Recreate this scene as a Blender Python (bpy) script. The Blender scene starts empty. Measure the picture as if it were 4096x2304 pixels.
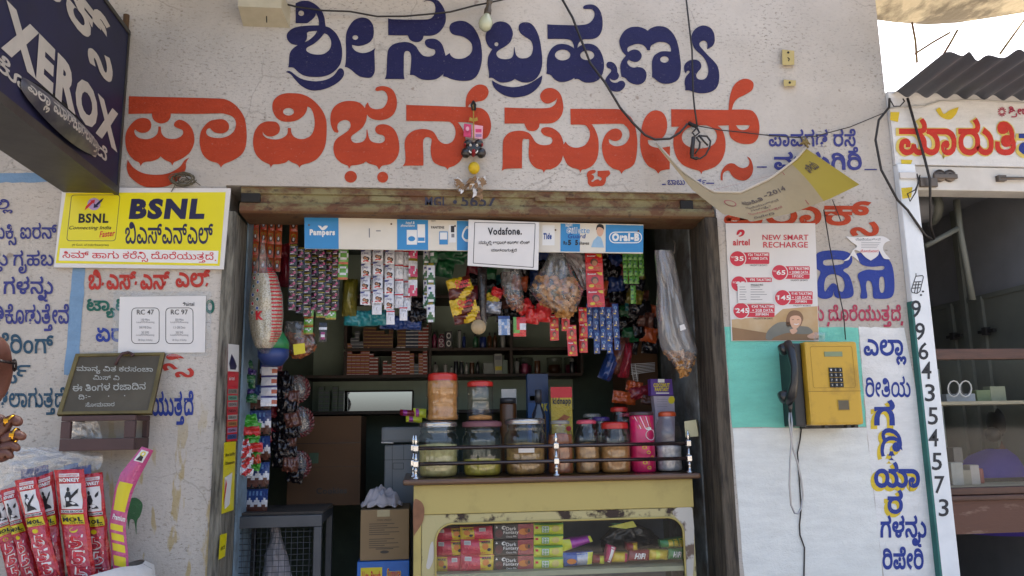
import bpy, bmesh, math, random
from mathutils import Vector, Matrix, noise
from mathutils.geometry import tessellate_polygon
random.seed(7)
scn = bpy.context.scene
COL = scn.collection
rad = math.radians

# ------------------------------------------------------------------ camera
CAM = Vector((0, -3.4, 1.45))
FPX = 3186.0                                   # focal length in pixels of a 4096 px wide frame
RM = Matrix.Rotation(rad(-6.46), 3, 'Z') @ Matrix.Rotation(rad(100.14), 3, 'X') @ Matrix.Rotation(rad(-.97), 3, 'Z')
cd = bpy.data.cameras.new('camera'); cam = bpy.data.objects.new('camera', cd); COL.objects.link(cam)
cam.matrix_world = Matrix.Translation(CAM) @ RM.to_4x4()
cd.sensor_width = 36; cd.lens = 36 * FPX / 4096; cd.clip_end = 500; cd.clip_start = .02
scn.camera = cam

def P(px, py, Y=0.0):
    """point of the scene on the vertical plane y=Y seen at photo pixel px,py"""
    d = RM @ Vector(((px - 2048) / FPX, -(py - 1152) / FPX, -1))
    return CAM + d * ((Y - CAM.y) / d.y)
def PX(px, py, X):
    d = RM @ Vector(((px - 2048) / FPX, -(py - 1152) / FPX, -1))
    return CAM + d * ((X - CAM.x) / d.x)
def PZ(px, py, Z):
    d = RM @ Vector(((px - 2048) / FPX, -(py - 1152) / FPX, -1))
    return CAM + d * ((Z - CAM.z) / d.z)

# ------------------------------------------------------------------ world, sun, exposure
w = bpy.data.worlds.new('World'); scn.world = w; w.use_nodes = True
wn = w.node_tree.nodes; bg = wn['Background']
sky = wn.new('ShaderNodeTexSky'); sky.sky_type = 'NISHITA'; sky.sun_disc = False
SUN_EL, SUN_AZ = 58, 24                        # the sun stands behind the shops, a little to the right
sky.sun_elevation = rad(SUN_EL); sky.sun_rotation = rad(SUN_AZ)
sky.air_density = 1.0; sky.dust_density = 6.0; sky.ozone_density = 1.0
w.node_tree.links.new(sky.outputs[0], bg.inputs[0]); bg.inputs[1].default_value = 0.13
sd = bpy.data.lights.new('sun', 'SUN'); sd.energy = 4.5; sd.angle = rad(.5); sd.color = (1, .97, .92)
sun = bpy.data.objects.new('sun', sd); COL.objects.link(sun)
sdir = Vector((math.sin(rad(SUN_AZ)) * math.cos(rad(SUN_EL)), math.cos(rad(SUN_AZ)) * math.cos(rad(SUN_EL)), math.sin(rad(SUN_EL))))
sun.rotation_euler = sdir.to_track_quat('Z', 'Y').to_euler()
vs = scn.view_settings; vs.view_transform = 'Standard'; vs.look = 'None'; vs.gamma = 1; vs.exposure = 2.02
scn.cycles.max_bounces = 8; scn.cycles.transparent_max_bounces = 24; scn.cycles.diffuse_bounces = 5
scn.cycles.caustics_reflective = False; scn.cycles.caustics_refractive = False
scn.cycles.sample_clamp_indirect = 6

# ------------------------------------------------------------------ materials
MATS = {}
def srgb(h):
    if isinstance(h, (tuple, list)): return tuple(h)[:3]
    h = h.lstrip('#'); c = [int(h[i:i + 2], 16) / 255 for i in (0, 2, 4)]
    return tuple(x / 12.92 if x < .04045 else ((x + .055) / 1.055) ** 2.4 for x in c)
class N:
    """small node helper"""
    def __init__(s, name):
        s.m = bpy.data.materials.new(name); s.m.use_nodes = True; s.t = s.m.node_tree
        s.b = s.t.nodes['Principled BSDF']; s.out = s.t.nodes['Material Output']; s.co = None
    def n(s, ty, **k):
        x = s.t.nodes.new('ShaderNode' + ty)
        for a, v in k.items(): setattr(x, a, v)
        return x
    def l(s, a, b): s.t.links.new(a, b)
    def pos(s, scale=(1, 1, 1), kind='Object'):
        c = s.n('TexCoord'); m = s.n('Mapping'); m.inputs['Scale'].default_value = scale
        s.l(c.outputs[kind], m.inputs[0]); return m.outputs[0]
    def noise(s, scale, detail=4, rough=.6, vec=None, dist=0):
        x = s.n('TexNoise'); x.inputs['Scale'].default_value = scale; x.inputs['Detail'].default_value = detail
        x.inputs['Roughness'].default_value = rough; x.inputs['Distortion'].default_value = dist
        s.l(vec if vec is not None else s.pos(), x.inputs['Vector']); return x.outputs['Fac']
    def ramp(s, f, *st):
        r = s.n('ValToRGB'); e = r.color_ramp.elements
        while len(e) < len(st): e.new(.5)
        for k, (p, c) in enumerate(st):
            e[k].position = p; e[k].color = (*c, 1) if isinstance(c, tuple) else (c, c, c, 1)
        s.l(f, r.inputs[0]); return r.outputs[0]
    def mix(s, f, a, b, mode='MIX'):
        x = s.n('Mix', data_type='RGBA', blend_type=mode)
        for i, v in ((0, f), (6, a), (7, b)):
            if isinstance(v, (int, float)): x.inputs[i].default_value = v if i == 0 else (v, v, v, 1)
            elif isinstance(v, tuple): x.inputs[i].default_value = (*v[:3], 1)
            else: s.l(v, x.inputs[i])
        return x.outputs[2]
    def math(s, op, a, b=0.0, c=None):
        x = s.n('Math', operation=op)
        for i, v in enumerate((a, b, c)):
            if v is None: continue
            if isinstance(v, (int, float)): x.inputs[i].default_value = v
            else: s.l(v, x.inputs[i])
        return x.outputs[0]
    def bump(s, h, st=.3, dist=.01, prev=None):
        x = s.n('Bump'); x.inputs['Strength'].default_value = st; x.inputs['Distance'].default_value = dist
        s.l(h, x.inputs['Height'])
        if prev is not None: s.l(prev, x.inputs['Normal'])
        s.l(x.outputs[0], s.b.inputs['Normal']); return x.outputs[0]
    def color(s, c):
        if isinstance(c, tuple): s.b.inputs['Base Color'].default_value = (*c[:3], 1)
        else: s.l(c, s.b.inputs['Base Color'])

def pmat(name, col, rough=.55, var=.2, scale=9, col2=None, bump=0, bscale=60, bdist=.004, metal=0, spec=.5, coat=0, stretch=(1, 1, 1), thr=(.42, .68), kind='Object'):
    """general procedural surface: a base colour, uneven dirt / wear in a second colour, a bump"""
    if name in MATS: return MATS[name]
    c = srgb(col); c2 = srgb(col2) if col2 is not None else tuple(x * .55 for x in c)
    q = N(name); v = q.pos(stretch, kind)
    f = q.noise(scale, 6, .62, v)
    f = q.ramp(f, (thr[0], 0.0), (thr[1], 1.0))
    f = q.math('MULTIPLY', f, var)
    q.color(q.mix(f, c, c2))
    q.b.inputs['Roughness'].default_value = rough; q.b.inputs['Metallic'].default_value = metal
    q.b.inputs['Specular IOR Level'].default_value = spec
    q.b.inputs['Coat Weight'].default_value = coat; q.b.inputs['Coat Roughness'].default_value = .15
    if bump: q.bump(q.noise(bscale, 5, .6, v), bump, bdist)
    MATS[name] = q.m; return q.m
def wrapm(name, col, rough=.28, foil=0.0):
    """glossy printed plastic wrapper, crinkled"""
    k = 'wrap_' + name
    if k in MATS: return MATS[k]
    c = srgb(col); q = N(k); v = q.pos()
    q.color(q.mix(q.math('MULTIPLY', q.noise(60, 3, .5, v), .25), c, tuple(x * .6 for x in c)))
    q.b.inputs['Roughness'].default_value = rough; q.b.inputs['Metallic'].default_value = foil; q.b.inputs['Coat Weight'].default_value = .6; q.b.inputs['Coat Roughness'].default_value = .12
    q.bump(q.noise(60, 3, .55, v, .8), .8, .008)
    MATS[k] = q.m; return q.m
def filmmat(name, tint=(.9, .9, .9), clear=.72, haze=.12, bsc=28):
    """clear thin plastic film: mostly see-through, some haze, sharp crinkled highlights"""
    if name in MATS: return MATS[name]
    q = N(name); t = q.n('BsdfTransparent'); t.inputs[0].default_value = (*tint, 1)
    g = q.n('BsdfGlossy'); g.inputs['Roughness'].default_value = .12; g.inputs[0].default_value = (1, 1, 1, 1)
    d = q.n('BsdfDiffuse'); d.inputs[0].default_value = (.75, .74, .74, 1)
    b = q.n('Bump'); b.inputs['Strength'].default_value = .6; b.inputs['Distance'].default_value = .012
    q.l(q.noise(bsc, 3, .5, q.pos((1, 1, .45)), 1.0), b.inputs['Height'])
    q.l(b.outputs[0], g.inputs['Normal']); q.l(b.outputs[0], d.inputs['Normal'])
    lw = q.n('LayerWeight'); lw.inputs[0].default_value = .5; q.l(b.outputs[0], lw.inputs['Normal'])
    m1 = q.n('MixShader'); q.l(q.math('MULTIPLY_ADD', q.math('POWER', lw.outputs['Facing'], 2.0), .8, max(.03, .5 * (1 - clear - haze))), m1.inputs[0])
    m2 = q.n('MixShader'); m2.inputs[0].default_value = haze
    q.l(t.outputs[0], m2.inputs[1]); q.l(d.outputs[0], m2.inputs[2])
    q.l(m2.outputs[0], m1.inputs[1]); q.l(g.outputs[0], m1.inputs[2]); q.l(m1.outputs[0], q.out.inputs[0])
    MATS[name] = q.m; return q.m
def glassmat(name, tint=(.9, .95, .93), refl=.9, wave=0):
    if name in MATS: return MATS[name]
    q = N(name); t = q.n('BsdfTransparent'); t.inputs[0].default_value = (*tint, 1)
    g = q.n('BsdfGlossy'); g.inputs['Roughness'].default_value = .04
    lw = q.n('LayerWeight'); lw.inputs[0].default_value = .5
    if wave:
        b = q.n('Bump'); b.inputs['Strength'].default_value = wave; b.inputs['Distance'].default_value = .01
        q.l(q.noise(14, 2, .5, q.pos((1, 1, .3))), b.inputs['Height']); q.l(b.outputs[0], g.inputs['Normal']); q.l(b.outputs[0], lw.inputs['Normal'])
    m = q.n('MixShader'); q.l(q.math('MULTIPLY_ADD', q.math('POWER', lw.outputs['Facing'], 3.0), refl * .8, refl * .1), m.inputs[0])
    q.l(t.outputs[0], m.inputs[1]); q.l(g.outputs[0], m.inputs[2]); q.l(m.outputs[0], q.out.inputs[0])
    MATS[name] = q.m; return q.m

# outlines of the Kannada letter forms on the signs: advance, then every contour as x,y steps (160 to the em)
KG = [
[127,[36,-2,-16,4,-11,10,-3,7,-1,11,3,9,3,6,8,5,10,2,11,-2,7,-7,1,-7,-2,-8,-11,0,1,9,-4,3,-8,0,-5,-5,-1,-11,2,-6,5,-5,8,-2,10,0,8,3,5,5,4,12,12,0,2,-9,7,-9,10,-2,5,0,6,4,5,10,-1,13,-3,11,-9,13,11,8,11,-18,4,-15,-1,-16,-3,-8,-4,-7,-13,-7,-17,0,-8,4,-5,5,-6,8,5,1,-6,-10,-8,-5],[64,48,-6,2,-3,7,3,7,6,2,7,-2,3,-7,-3,-7],[5,76,0,12,98,0,0,-12]],
[72,[65,39,-1,-12,-5,-15,-9,-9,-9,-4,-14,-1,-11,4,-7,6,-4,9,-1,13,5,9,10,5,8,0,4,-2,3,-8,-4,-8,-5,-2,-5,1,-3,4,-1,5,1,0,-1,-6,1,-11,7,-6,13,0,9,6,5,9,1,17,-2,11,-7,12,-9,6,-12,3,-62,1,0,12,58,0,13,-1,10,-4,11,-7,7,-9,5,-13]],
[127,[36,-2,-8,1,-11,5,-10,11,-2,7,1,11,3,9,5,5,8,4,11,1,7,-2,7,-7,1,-7,-2,-8,-11,0,1,9,-4,3,-8,0,-5,-5,-2,-8,2,-6,3,-6,7,-3,8,-1,10,1,9,7,4,12,12,0,4,-13,8,-6,7,-1,8,1,6,8,2,7,-1,13,-6,15,-14,15,-16,6,25,1,13,-12,8,-11,3,-9,1,-13,-1,-11,-3,-8,-4,-7,-13,-7,-17,0,-8,4,-5,5,-6,8,5,1,-6,-10,-8,-5],[5,76,0,12,86,0,12,2,4,5,0,9,-4,8,-6,8,10,6,7,-8,5,-10,1,-10,-1,-8,-3,-6,-7,-4,-15,-4]],
[104,[52,76,-6,-1,-8,-4,-6,-7,-5,-9,-4,-20,0,-35,-15,0,0,33,5,22,4,9,6,8,9,6,2,-2,-26,0,0,12,66,1,5,2,3,4,-1,12,-9,13,11,6,8,-11,5,-14,-1,-9,-4,-7,-6,-5,-11,-4,5,-3,7,-7,6,-14,3,-20,1,-32,-15,0,0,32,-4,22,-10,16,-6,5]],
[123,[35,-2,-12,2,-9,7,-5,12,-2,16,3,18,5,12,13,11,4,2,2,-2,-27,0,0,12,80,0,11,2,5,4,1,8,-3,7,-8,11,11,6,10,-15,2,-16,-1,-7,-6,-6,-15,-6,1,2,2,-1,8,-7,5,-9,1,-8,-2,-9,-6,-6,-7,-5,-9,-2,-10,2,-6,4,-3,6,0,9,5,8,12,4,13,-3,12,-10,6,-12,0,-14,-3,-12,-7,-9,-14,-6,-14,1,-7,3,-7,6,-5,9,5,0,-4,-7,-7,-7,-7,-3],[36,11,7,1,6,4,6,13,12,0,5,-11,8,-6,9,-1,9,3,4,5,2,7,0,10,-2,8,-7,8,-10,2,-4,-1,-2,-3,1,-6,4,-2,10,1,4,3,1,6,-2,11,-9,8,-12,4,-16,1,-13,-2,-11,-5,-6,-4,-6,-10,-4,-20,1,-11,3,-8,5,-4]],
[40],
[104,[52,-2,-18,3,-10,5,-8,7,-6,10,-3,18,2,16,10,15,8,6,3,-2,-23,0,0,12,61,0,11,2,4,4,1,8,-2,7,-5,8,-3,3,11,6,8,-11,4,-10,0,-10,-3,-9,-8,-7,-7,-2,0,1,10,-9,6,-12,2,-12,-1,-16,-7,-15,-8,-7,-16,-8],[52,11,10,1,12,6,7,9,3,12,-1,14,-3,8,-8,9,-11,5,-18,0,-11,-5,-8,-9,-4,-13,2,-18,7,-10,10,-7]],
[113,[77,-2,-11,2,-8,5,-19,27,-4,3,-6,2,-7,-2,-4,-8,1,-11,7,-13,-13,-5,-7,15,0,17,6,12,11,6,9,1,11,-3,7,-8,16,-22,8,-5,8,0,8,5,3,7,1,8,-3,15,-10,16,11,8,9,-13,4,-9,2,-10,0,-13,-4,-13,-8,-9,-5,-3],[55,50,-7,3,-3,7,3,7,7,2,6,-2,3,-7,-3,-7],[5,76,0,12,68,0,13,2,5,3,3,7,0,7,-4,8,-8,3,-11,-2,-5,-5,-1,-8,-5,7,11,0,3,-3,0,-5,-2,-4,-7,-2,-5,1,-4,5,-1,12,4,7,4,4,9,4,12,0,11,-3,7,-7,5,-13,-1,-12,-5,-9,-8,-6,-18,-3]],
[10,[16,-28,-1,-8,-3,-5,-6,-4,-8,-4,-70,-1,0,12,52,0,-4,-3,-2,6,-1,10,2,6,5,6,8,4,12,0,8,-2,5,-6],[-16,-30,4,-11,-5,3,15,1,4,3,2,4,0,4,-2,4,-7,3,-8,-3]],
[185,[36,-2,-8,1,-11,5,-10,11,-2,7,1,11,3,9,5,5,8,4,11,1,7,-2,7,-7,1,-7,-2,-8,-11,0,1,9,-4,3,-8,0,-5,-5,-2,-8,1,-6,4,-6,6,-3,9,-1,10,1,9,7,4,12,12,0,4,-13,8,-6,7,-1,8,1,6,8,2,7,-1,13,-6,15,-14,15,-16,6,25,1,13,-12,8,-11,3,-9,1,-13,-1,-11,-3,-8,-4,-7,-13,-7,-17,0,-8,4,-5,5,-6,8,5,1,-6,-10,-8,-5],[5,76,0,12,86,0,12,2,4,5,0,9,-4,8,-6,8,10,6,7,-8,5,-10,1,-10,-1,-8,-3,-6,-7,-4,-15,-4],[145,-2,-11,2,-10,4,-16,16,8,8,10,-10,11,-6,13,-1,8,3,7,10,1,10,-2,15,-7,12,-10,10,-12,7,6,12,20,-13,10,-13,7,-17,0,-22,-5,-13,-5,-7,-12,-6]],
[122,[35,-2,-12,2,-9,7,-5,12,-2,16,3,18,5,12,13,11,4,2,2,-2,-27,0,0,12,79,0,11,2,5,4,1,8,-3,7,-8,11,11,6,6,-8,5,-10,2,-10,-2,-8,-7,-9,-14,-5,4,-1,8,-8,9,-18,1,-23,-1,-7,-6,-12,-4,-4,-11,-4,-15,0,-8,3,-6,6,-5,9,5,0,-4,-7,-7,-7,-7,-3],[36,11,8,1,5,4,4,7,2,8,12,0,4,-13,9,-6,10,-1,6,3,5,10,1,15,-3,15,-6,10,-13,9,-12,3,-21,-2,-14,-7,-5,-5,-6,-11,-2,-12,0,-10,4,-13,5,-4],[54,-23,1,25,12,0,2,-25]],
[58,[19,-2,-12,2,-10,4,-16,16,8,8,10,-10,11,-6,14,-1,7,3,7,10,1,10,-2,15,-7,12,-10,10,-12,7,7,12,19,-13,11,-13,6,-17,0,-22,-4,-13,-6,-7,-12,-6]],
[104,[52,76,-7,-1,-7,-4,-6,-7,-5,-9,-4,-20,0,-35,-15,0,0,30,3,20,7,17,5,6,1,-5,-10,14,-2,7,-1,9,3,8,6,7,10,4,11,2,12,-1,9,-4,12,-8,7,-7,6,-10,5,-16,4,-45,0,-28,-15,0,0,32,-4,22,-10,16,-6,4],[52,88,9,-1,8,-5,14,-18,-8,22,-9,12,-13,7,-19,0,-6,-2,-4,-7,2,-10,7,-9,-6,0,11,8]],
[104,[52,-2,-12,1,-11,4,-9,6,-7,9,-6,19,0,12,3,12,4,8,9,9,11,7,9,2,12,1,11,-2,8,-4,10,-9,-11,18,-7,8,-9,5,-10,2,-8,0,-8,-2,-5,-6,-1,-8,5,-10,-9,-9,-7,11,-2,9,1,11,3,6,8,7,11,3,14,1,10,-3,9,-4,12,-10,9,-13,5,-14,4,-29,-2,-14,-4,-12,-6,-10,-9,-6,-12,-5],[52,11,10,1,12,6,7,9,3,12,-1,14,-3,8,-8,9,-11,5,-18,0,-11,-5,-8,-10,-4,-12,2,-18,7,-10,10,-7]],
[129,[35,-2,-12,2,-8,5,-5,8,-2,12,2,9,6,7,25,20,2,4,0,7,-7,6,-9,0,-5,-1,-5,-7,1,-6,2,-6,-11,-5,-4,10,-1,9,5,10,10,6,16,2,8,-2,6,-3,6,-9,1,-14,-5,-9,-12,-10,-12,-9,-5,-6,0,-11,5,-5,9,-1,9,1,9,7,3,12,12,0,3,-9,7,-9,11,-2,8,1,6,5,4,7,1,10,-2,14,-10,16,-12,9,-9,3,22,1,13,-11,7,-10,4,-12,0,-15,-2,-9,-4,-8,-5,-7,-8,-4,-14,-3,-11,2,-9,6,-8,11,5,0,-11,-13,-7,-4],[69,76,0,12,36,0,0,-12]],
[128,[89,-2,-11,2,-7,4,-10,13,5,0,-11,-13,-13,-6,-19,2,-11,8,-4,11,2,15,8,9,22,16,3,6,0,7,-4,4,-6,2,-9,0,-4,-3,-3,-5,1,-6,2,-6,-11,-5,-5,12,2,12,7,9,9,3,13,1,11,-3,7,-6,3,-11,0,-8,-5,-9,-24,-19,-5,-6,0,-11,8,-6,11,0,8,3,5,5,3,12,12,0,4,-13,9,-6,12,-1,7,3,5,6,3,9,-2,20,-10,16,-7,6,-12,7,6,12,15,-9,12,-13,6,-10,4,-11,1,-13,-2,-14,-6,-12,-7,-5,-8,-4]],
[135,[70,-2,-20,2,-16,5,-12,8,-9,10,-5,13,-2,20,4,16,8,11,12,6,15,0,10,-5,6,-9,0,-10,-3,-9,-6,-7,-10,-4,-14,0,-12,6,-6,5,4,10,10,-8,13,-2,6,2,4,3,2,5,-1,7,-2,3,-5,3,-11,-2,-6,-6,-4,-9,-1,-16,2,-11,6,-9,10,-8,20,-6,14,-1,19,2,9,2,10,7,4,8,0,7,-5,5,-23,14,-5,6,-1,13,7,10,8,4,10,1,8,-1,9,-4,6,-7,3,-8,-1,-10,-3,-6,-10,-9,-11,-5,-49,-1,0,12,44,0,10,4,5,6,2,9,-4,6,-6,3,-6,0,-6,-3,-3,-5,1,-7,5,-5,17,-8,6,-5,4,-9,0,-12,-5,-11,-13,-10,-16,-4]],
[180,[39,-2,-16,4,-11,11,-5,17,2,20,4,9,5,7,12,7,9,1,9,-1,10,-8,3,-10,-2,-9,-5,-7,-8,-4,-16,-1,-10,3,-8,7,3,10,9,-7,13,-2,9,4,2,7,-3,5,-4,2,-9,-1,-4,-3,-7,-10,-2,-16,1,-9,3,-6,9,-6,8,-1,10,1,9,8,4,11,12,0,3,-9,4,-6,10,-5,8,0,6,2,4,5,2,5,-1,9,-8,11,-12,6,10,7,11,-5,9,-10,3,-9,1,-13,-4,-9,-7,-8,-11,-3,-16,0,-10,5,-10,12,5,0,-12,-12,-8,-4],[30,66,-7,3,-5,5,-3,6,-1,8,2,7,3,4,8,4,8,1,5,0,1,-12,-11,-2,-3,-3,-1,-5,5,-6,8,-3],[80,49,0,12,17,0,7,4,1,7,-6,6,12,5,6,-7,1,-6,0,-6,-6,-9,-13,-6],[68,76,0,12,44,0,0,-12],[155,47,-14,4,-9,12,-2,19,4,14,8,9,12,5,15,1,13,-5,-7,-10,-14,4,-7,-1,-6,-4,-4,-7,-2,-7,0,-10,4,-8,6,-5,10,2,2,7,-3,7,-9,2,-48,0,0,12,54,-1,10,-3,6,-7,3,-10,-4,-12,-6,-5]],
[19,[0,-53,-9,2,-6,3,-15,19,-8,3,-5,-1,-3,-6,1,-7,5,-9,-11,-4,-2,2,-4,9,-1,8,1,7,5,6,6,4,12,1,6,-2,8,-6,15,-17,8,-1,6,2,3,9,0,13,-4,13,-7,11,11,5,7,-11,5,-12,1,-10,-1,-12,-2,-7,-6,-7,-6,-3]],
[91,[88,76,-55,0,-6,-2,-6,-3,-3,-10,2,-4,4,-4,9,-2,28,-1,0,-12,-29,0,-7,-2,-3,-4,-2,-6,1,-7,4,-4,6,-2,9,0,0,-13,-9,0,-16,6,-7,10,-2,11,3,7,6,8,4,2,1,-1,-8,6,-6,9,0,12,5,9,7,5,12,3,58,1]],
[185,[36,-2,-8,1,-11,5,-10,11,-2,7,1,11,3,9,5,5,8,4,11,1,7,-2,7,-7,1,-7,-2,-8,-11,0,1,9,-4,3,-8,0,-5,-5,-2,-8,2,-6,3,-6,7,-3,8,-1,10,1,9,7,4,12,12,0,4,-13,8,-6,7,-1,8,1,6,8,2,7,-1,13,-6,15,-14,15,-16,6,25,1,13,-12,8,-11,3,-9,1,-13,-1,-11,-3,-8,-4,-7,-13,-7,-17,0,-8,4,-5,5,-6,8,5,1,-6,-10,-8,-5],[5,76,0,12,86,0,12,2,4,5,0,9,-4,8,-6,8,10,6,7,-8,5,-10,1,-10,-1,-8,-3,-6,-7,-4,-15,-4],[145,-2,-11,2,-10,4,-16,16,8,8,10,-10,11,-6,13,-1,11,6,5,12,-1,15,-5,13,-10,10,-17,9,22,1,13,-11,8,-14,3,-21,-3,-13,-6,-11,-12,-7],[128,76,0,12,33,0,0,-12]],
[99,[49,-2,-20,3,-7,3,-9,6,-4,6,-4,9,1,16,12,-1,1,-15,7,-9,7,-3,11,-2,18,1,11,5,7,8,1,13,-5,9,-11,6,-16,0,-3,-3,-1,-5,6,-4,9,0,7,3,4,7,1,13,-1,12,-4,11,-7,8,-11,7,-13,2,-7,-4,-1,-8,5,-4,9,0,7,4,3,10,12,-1,-3,-11,-6,-8,-11,-5,-16,0,-7,4,-3,4,-3,11,2,7,8,9,14,3,14,-2,9,-5,11,-9,7,-11,4,-14,1,-12,-1,-11,-4,-9,-6,-7,-7,-4,-13,-2,-9,1,-7,4,-6,9,1,9,5,8,10,4,14,0,14,-4,9,-7,7,-13,-1,-18,-6,-12,-9,-7,-8,-3]],
[101,[43,-2,-16,2,-12,5,-8,8,-2,12,2,11,7,7,9,4,28,7,6,5,3,8,-2,23,-3,10,-6,9,-8,6,-11,2,-8,-3,-2,-6,3,-7,9,-1,9,5,3,10,12,-1,-6,-16,-11,-8,-9,-1,-10,1,-7,4,-3,4,-3,7,2,11,4,6,8,4,15,2,9,-3,8,-4,9,-10,8,-16,2,-21,-1,-11,-2,-8,-11,-11,-14,-5,-21,-4,-4,-4,-1,-6,1,-6,4,-4,8,-3,12,-1,16,2,13,5,7,10,3,12,-2,12,-6,10,-7,6,-14,5,-11,1,-11,-2,-4,-4,1,-9,-12,-5,-3,13,3,10,10,7,16,2,25,-4,15,-10,10,-13,3,-19,-3,-18,-10,-13,-17,-8]],
[21,[20,-9,-4,-17,-6,-9,-10,-6,-18,-5,-28,0,-14,2,4,11,16,-3,25,2,7,2,10,8,3,4,3,11,-2,10,-5,9,11,6,6,-10]],
[65,[61,69,-3,-13,-7,-7,-9,-4,-13,0,-11,3,-9,8,4,10,10,-8,13,-2,6,2,4,3,2,10,-3,5,-5,3,-10,-2,-6,-5,-5,-11,0,-19,3,-8,8,-11,20,-13,-7,-12,-19,13,-11,13,-6,15,0,24,3,9,5,8,10,7,8,3,12,-1,8,-3,7,-9]],
[92,[45,-2,-19,4,-7,4,-5,6,-4,11,1,14,9,12,4,2,3,-2,-21,0,0,11,33,0,4,7,-3,9,8,2,5,-2,2,-3,1,-7,-2,-6,32,0,0,-11,-21,0,2,2,6,-4,8,-11,1,-16,-6,-11,-6,-5,-8,-4],[46,11,11,1,7,4,4,6,2,7,-2,8,-4,7,-8,4,-10,1,-11,-1,-7,-4,-4,-7,-2,-8,2,-7,4,-6,7,-4],[6,76,0,12,51,0,14,3,3,5,0,8,-4,8,-6,8,10,6,10,-15,3,-10,0,-8,-3,-7,-5,-5,-8,-4,-10,-1]],
[132,[35,-2,-8,1,-10,4,-6,7,-3,9,0,9,6,10,26,21,3,6,0,7,-4,4,-6,2,-9,0,-4,-3,-3,-5,1,-6,2,-6,-11,-5,-5,12,2,12,7,9,9,3,13,1,11,-3,8,-9,2,-10,-1,-8,-4,-7,-28,-23,-2,-7,2,-8,10,-4,12,1,9,7,3,12,12,0,3,-9,4,-6,6,-4,7,-1,8,1,5,3,7,12,2,21,-2,22,-11,25,-12,13,-8,3,-9,-1,-4,-3,-2,-6,4,-5,8,-2,10,5,3,10,11,-1,-5,-16,-12,-7,-16,-1,-11,5,-4,7,0,11,6,9,7,5,16,1,10,-3,9,-6,12,-13,8,-18,5,-20,0,-23,-2,-15,-7,-15,-7,-6,-9,-4,-13,-1,-11,3,-6,5,-8,11,5,0,-11,-13,-7,-4]],
[126,[92,-2,-11,1,-7,4,-11,13,5,1,-9,-12,-10,-5,-18,-2,-11,4,-9,6,-5,11,-1,11,4,12,10,8,14,2,7,-2,5,-4,3,-9,-2,-9,-11,0,0,9,-4,3,-5,0,-6,-3,-3,-7,1,-9,4,-6,6,-3,14,-1,8,3,6,5,3,12,12,0,2,-9,8,-9,10,-2,7,1,7,8,2,19,-3,10,-9,13,-8,6,-16,7,-13,3,-21,2,2,13,30,-3,22,-9,13,-9,9,-12,5,-13,2,-14,-2,-16,-6,-11,-10,-6]],
[163,[77,-2,-11,2,-8,5,-19,27,-4,3,-6,2,-7,-2,-4,-8,1,-11,7,-13,-13,-5,-7,15,0,17,6,12,11,6,9,1,11,-3,7,-8,16,-22,8,-5,8,0,8,5,3,7,1,8,-3,15,-10,16,11,8,9,-13,4,-9,2,-10,0,-13,-4,-13,-8,-9,-5,-3],[55,50,-7,3,-3,7,3,7,7,2,6,-2,3,-7,-3,-7],[5,76,0,12,85,0,0,-12],[138,47,-15,4,-8,12,-2,19,4,14,8,9,11,5,16,1,13,-5,-7,-10,-14,4,-7,-1,-6,-4,-4,-7,-2,-7,0,-10,3,-8,7,-5,10,2,2,7,-4,7,-8,2,-48,0,0,12,54,-1,10,-3,6,-7,3,-10,-4,-12,-6,-5]],
[164,[77,-2,-11,2,-8,5,-19,27,-4,3,-6,2,-7,-2,-4,-8,1,-11,7,-13,-13,-5,-7,18,-1,11,3,9,4,6,8,5,9,2,9,-1,10,-6,20,-28,11,-3,9,3,6,13,-1,14,-6,15,-10,11,-9,6,-9,3,-54,0,0,12,85,0,0,-12,-10,0,1,1,11,-9,10,-14,4,-13,1,-17,-4,-12,-8,-9,-5,-3],[138,47,-14,4,-9,12,-1,19,4,14,7,9,12,5,15,1,13,-5,-6,-10,-15,4,-7,-1,-6,-4,-4,-7,-1,-7,0,-10,3,-8,6,-5,10,2,3,7,-4,7,-9,2,-48,0,0,12,55,-1,10,-3,5,-7,3,-10,-4,-12,-6,-5]],
[175,[61,-2,-16,2,-20,8,-9,9,-8,18,-2,14,2,17,4,9,10,10,12,5,8,0,9,-2,6,-6,3,-4,1,-13,-4,-11,-11,-8,-15,-1,-14,4,2,12,8,-5,10,0,6,2,5,5,1,8,-4,6,-9,2,-7,-3,-6,-6,-3,-7,-1,-19,4,-14,6,-8,14,-8,12,-3,13,0,16,4,12,8,5,8,3,14,-4,16,-6,8,-13,10,7,8,13,-8,6,-6,7,-11,2,-8,0,-21,-5,-11,-7,-10,-17,-10],[70,76,0,12,29,0,0,-12],[149,47,-14,4,-9,12,-1,19,3,14,8,9,12,5,15,1,13,-5,-7,-10,-14,4,-7,-1,-6,-4,-4,-7,-2,-7,1,-10,3,-8,6,-5,10,2,3,7,-4,7,-9,2,-48,0,0,12,54,-1,11,-3,5,-7,3,-10,-4,-12,-6,-5]],
[113,[77,-2,-11,2,-8,5,-20,27,-4,3,-5,2,-7,-2,-4,-8,1,-11,7,-13,-13,-5,-7,15,-1,17,7,12,10,6,10,1,10,-3,8,-8,16,-22,7,-5,9,0,8,5,3,7,1,8,-3,15,-11,16,11,8,10,-13,4,-9,2,-10,-1,-13,-4,-13,-7,-9,-5,-3],[48,57,-10,1,-12,4,6,9,15,-4,8,2,5,3,3,5,0,9,-3,11,-9,6,-7,0,-5,-2,-3,-4,1,-7,5,-2,7,-1,8,3,8,8,5,-7,-1,-1,-10,-10,-11,-3,-8,0,-10,4,-5,5,-1,8,3,11,6,6,9,3,9,0,8,-2,9,-7,5,-9,2,-12,-2,-12,-6,-9,-8,-5]],
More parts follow.
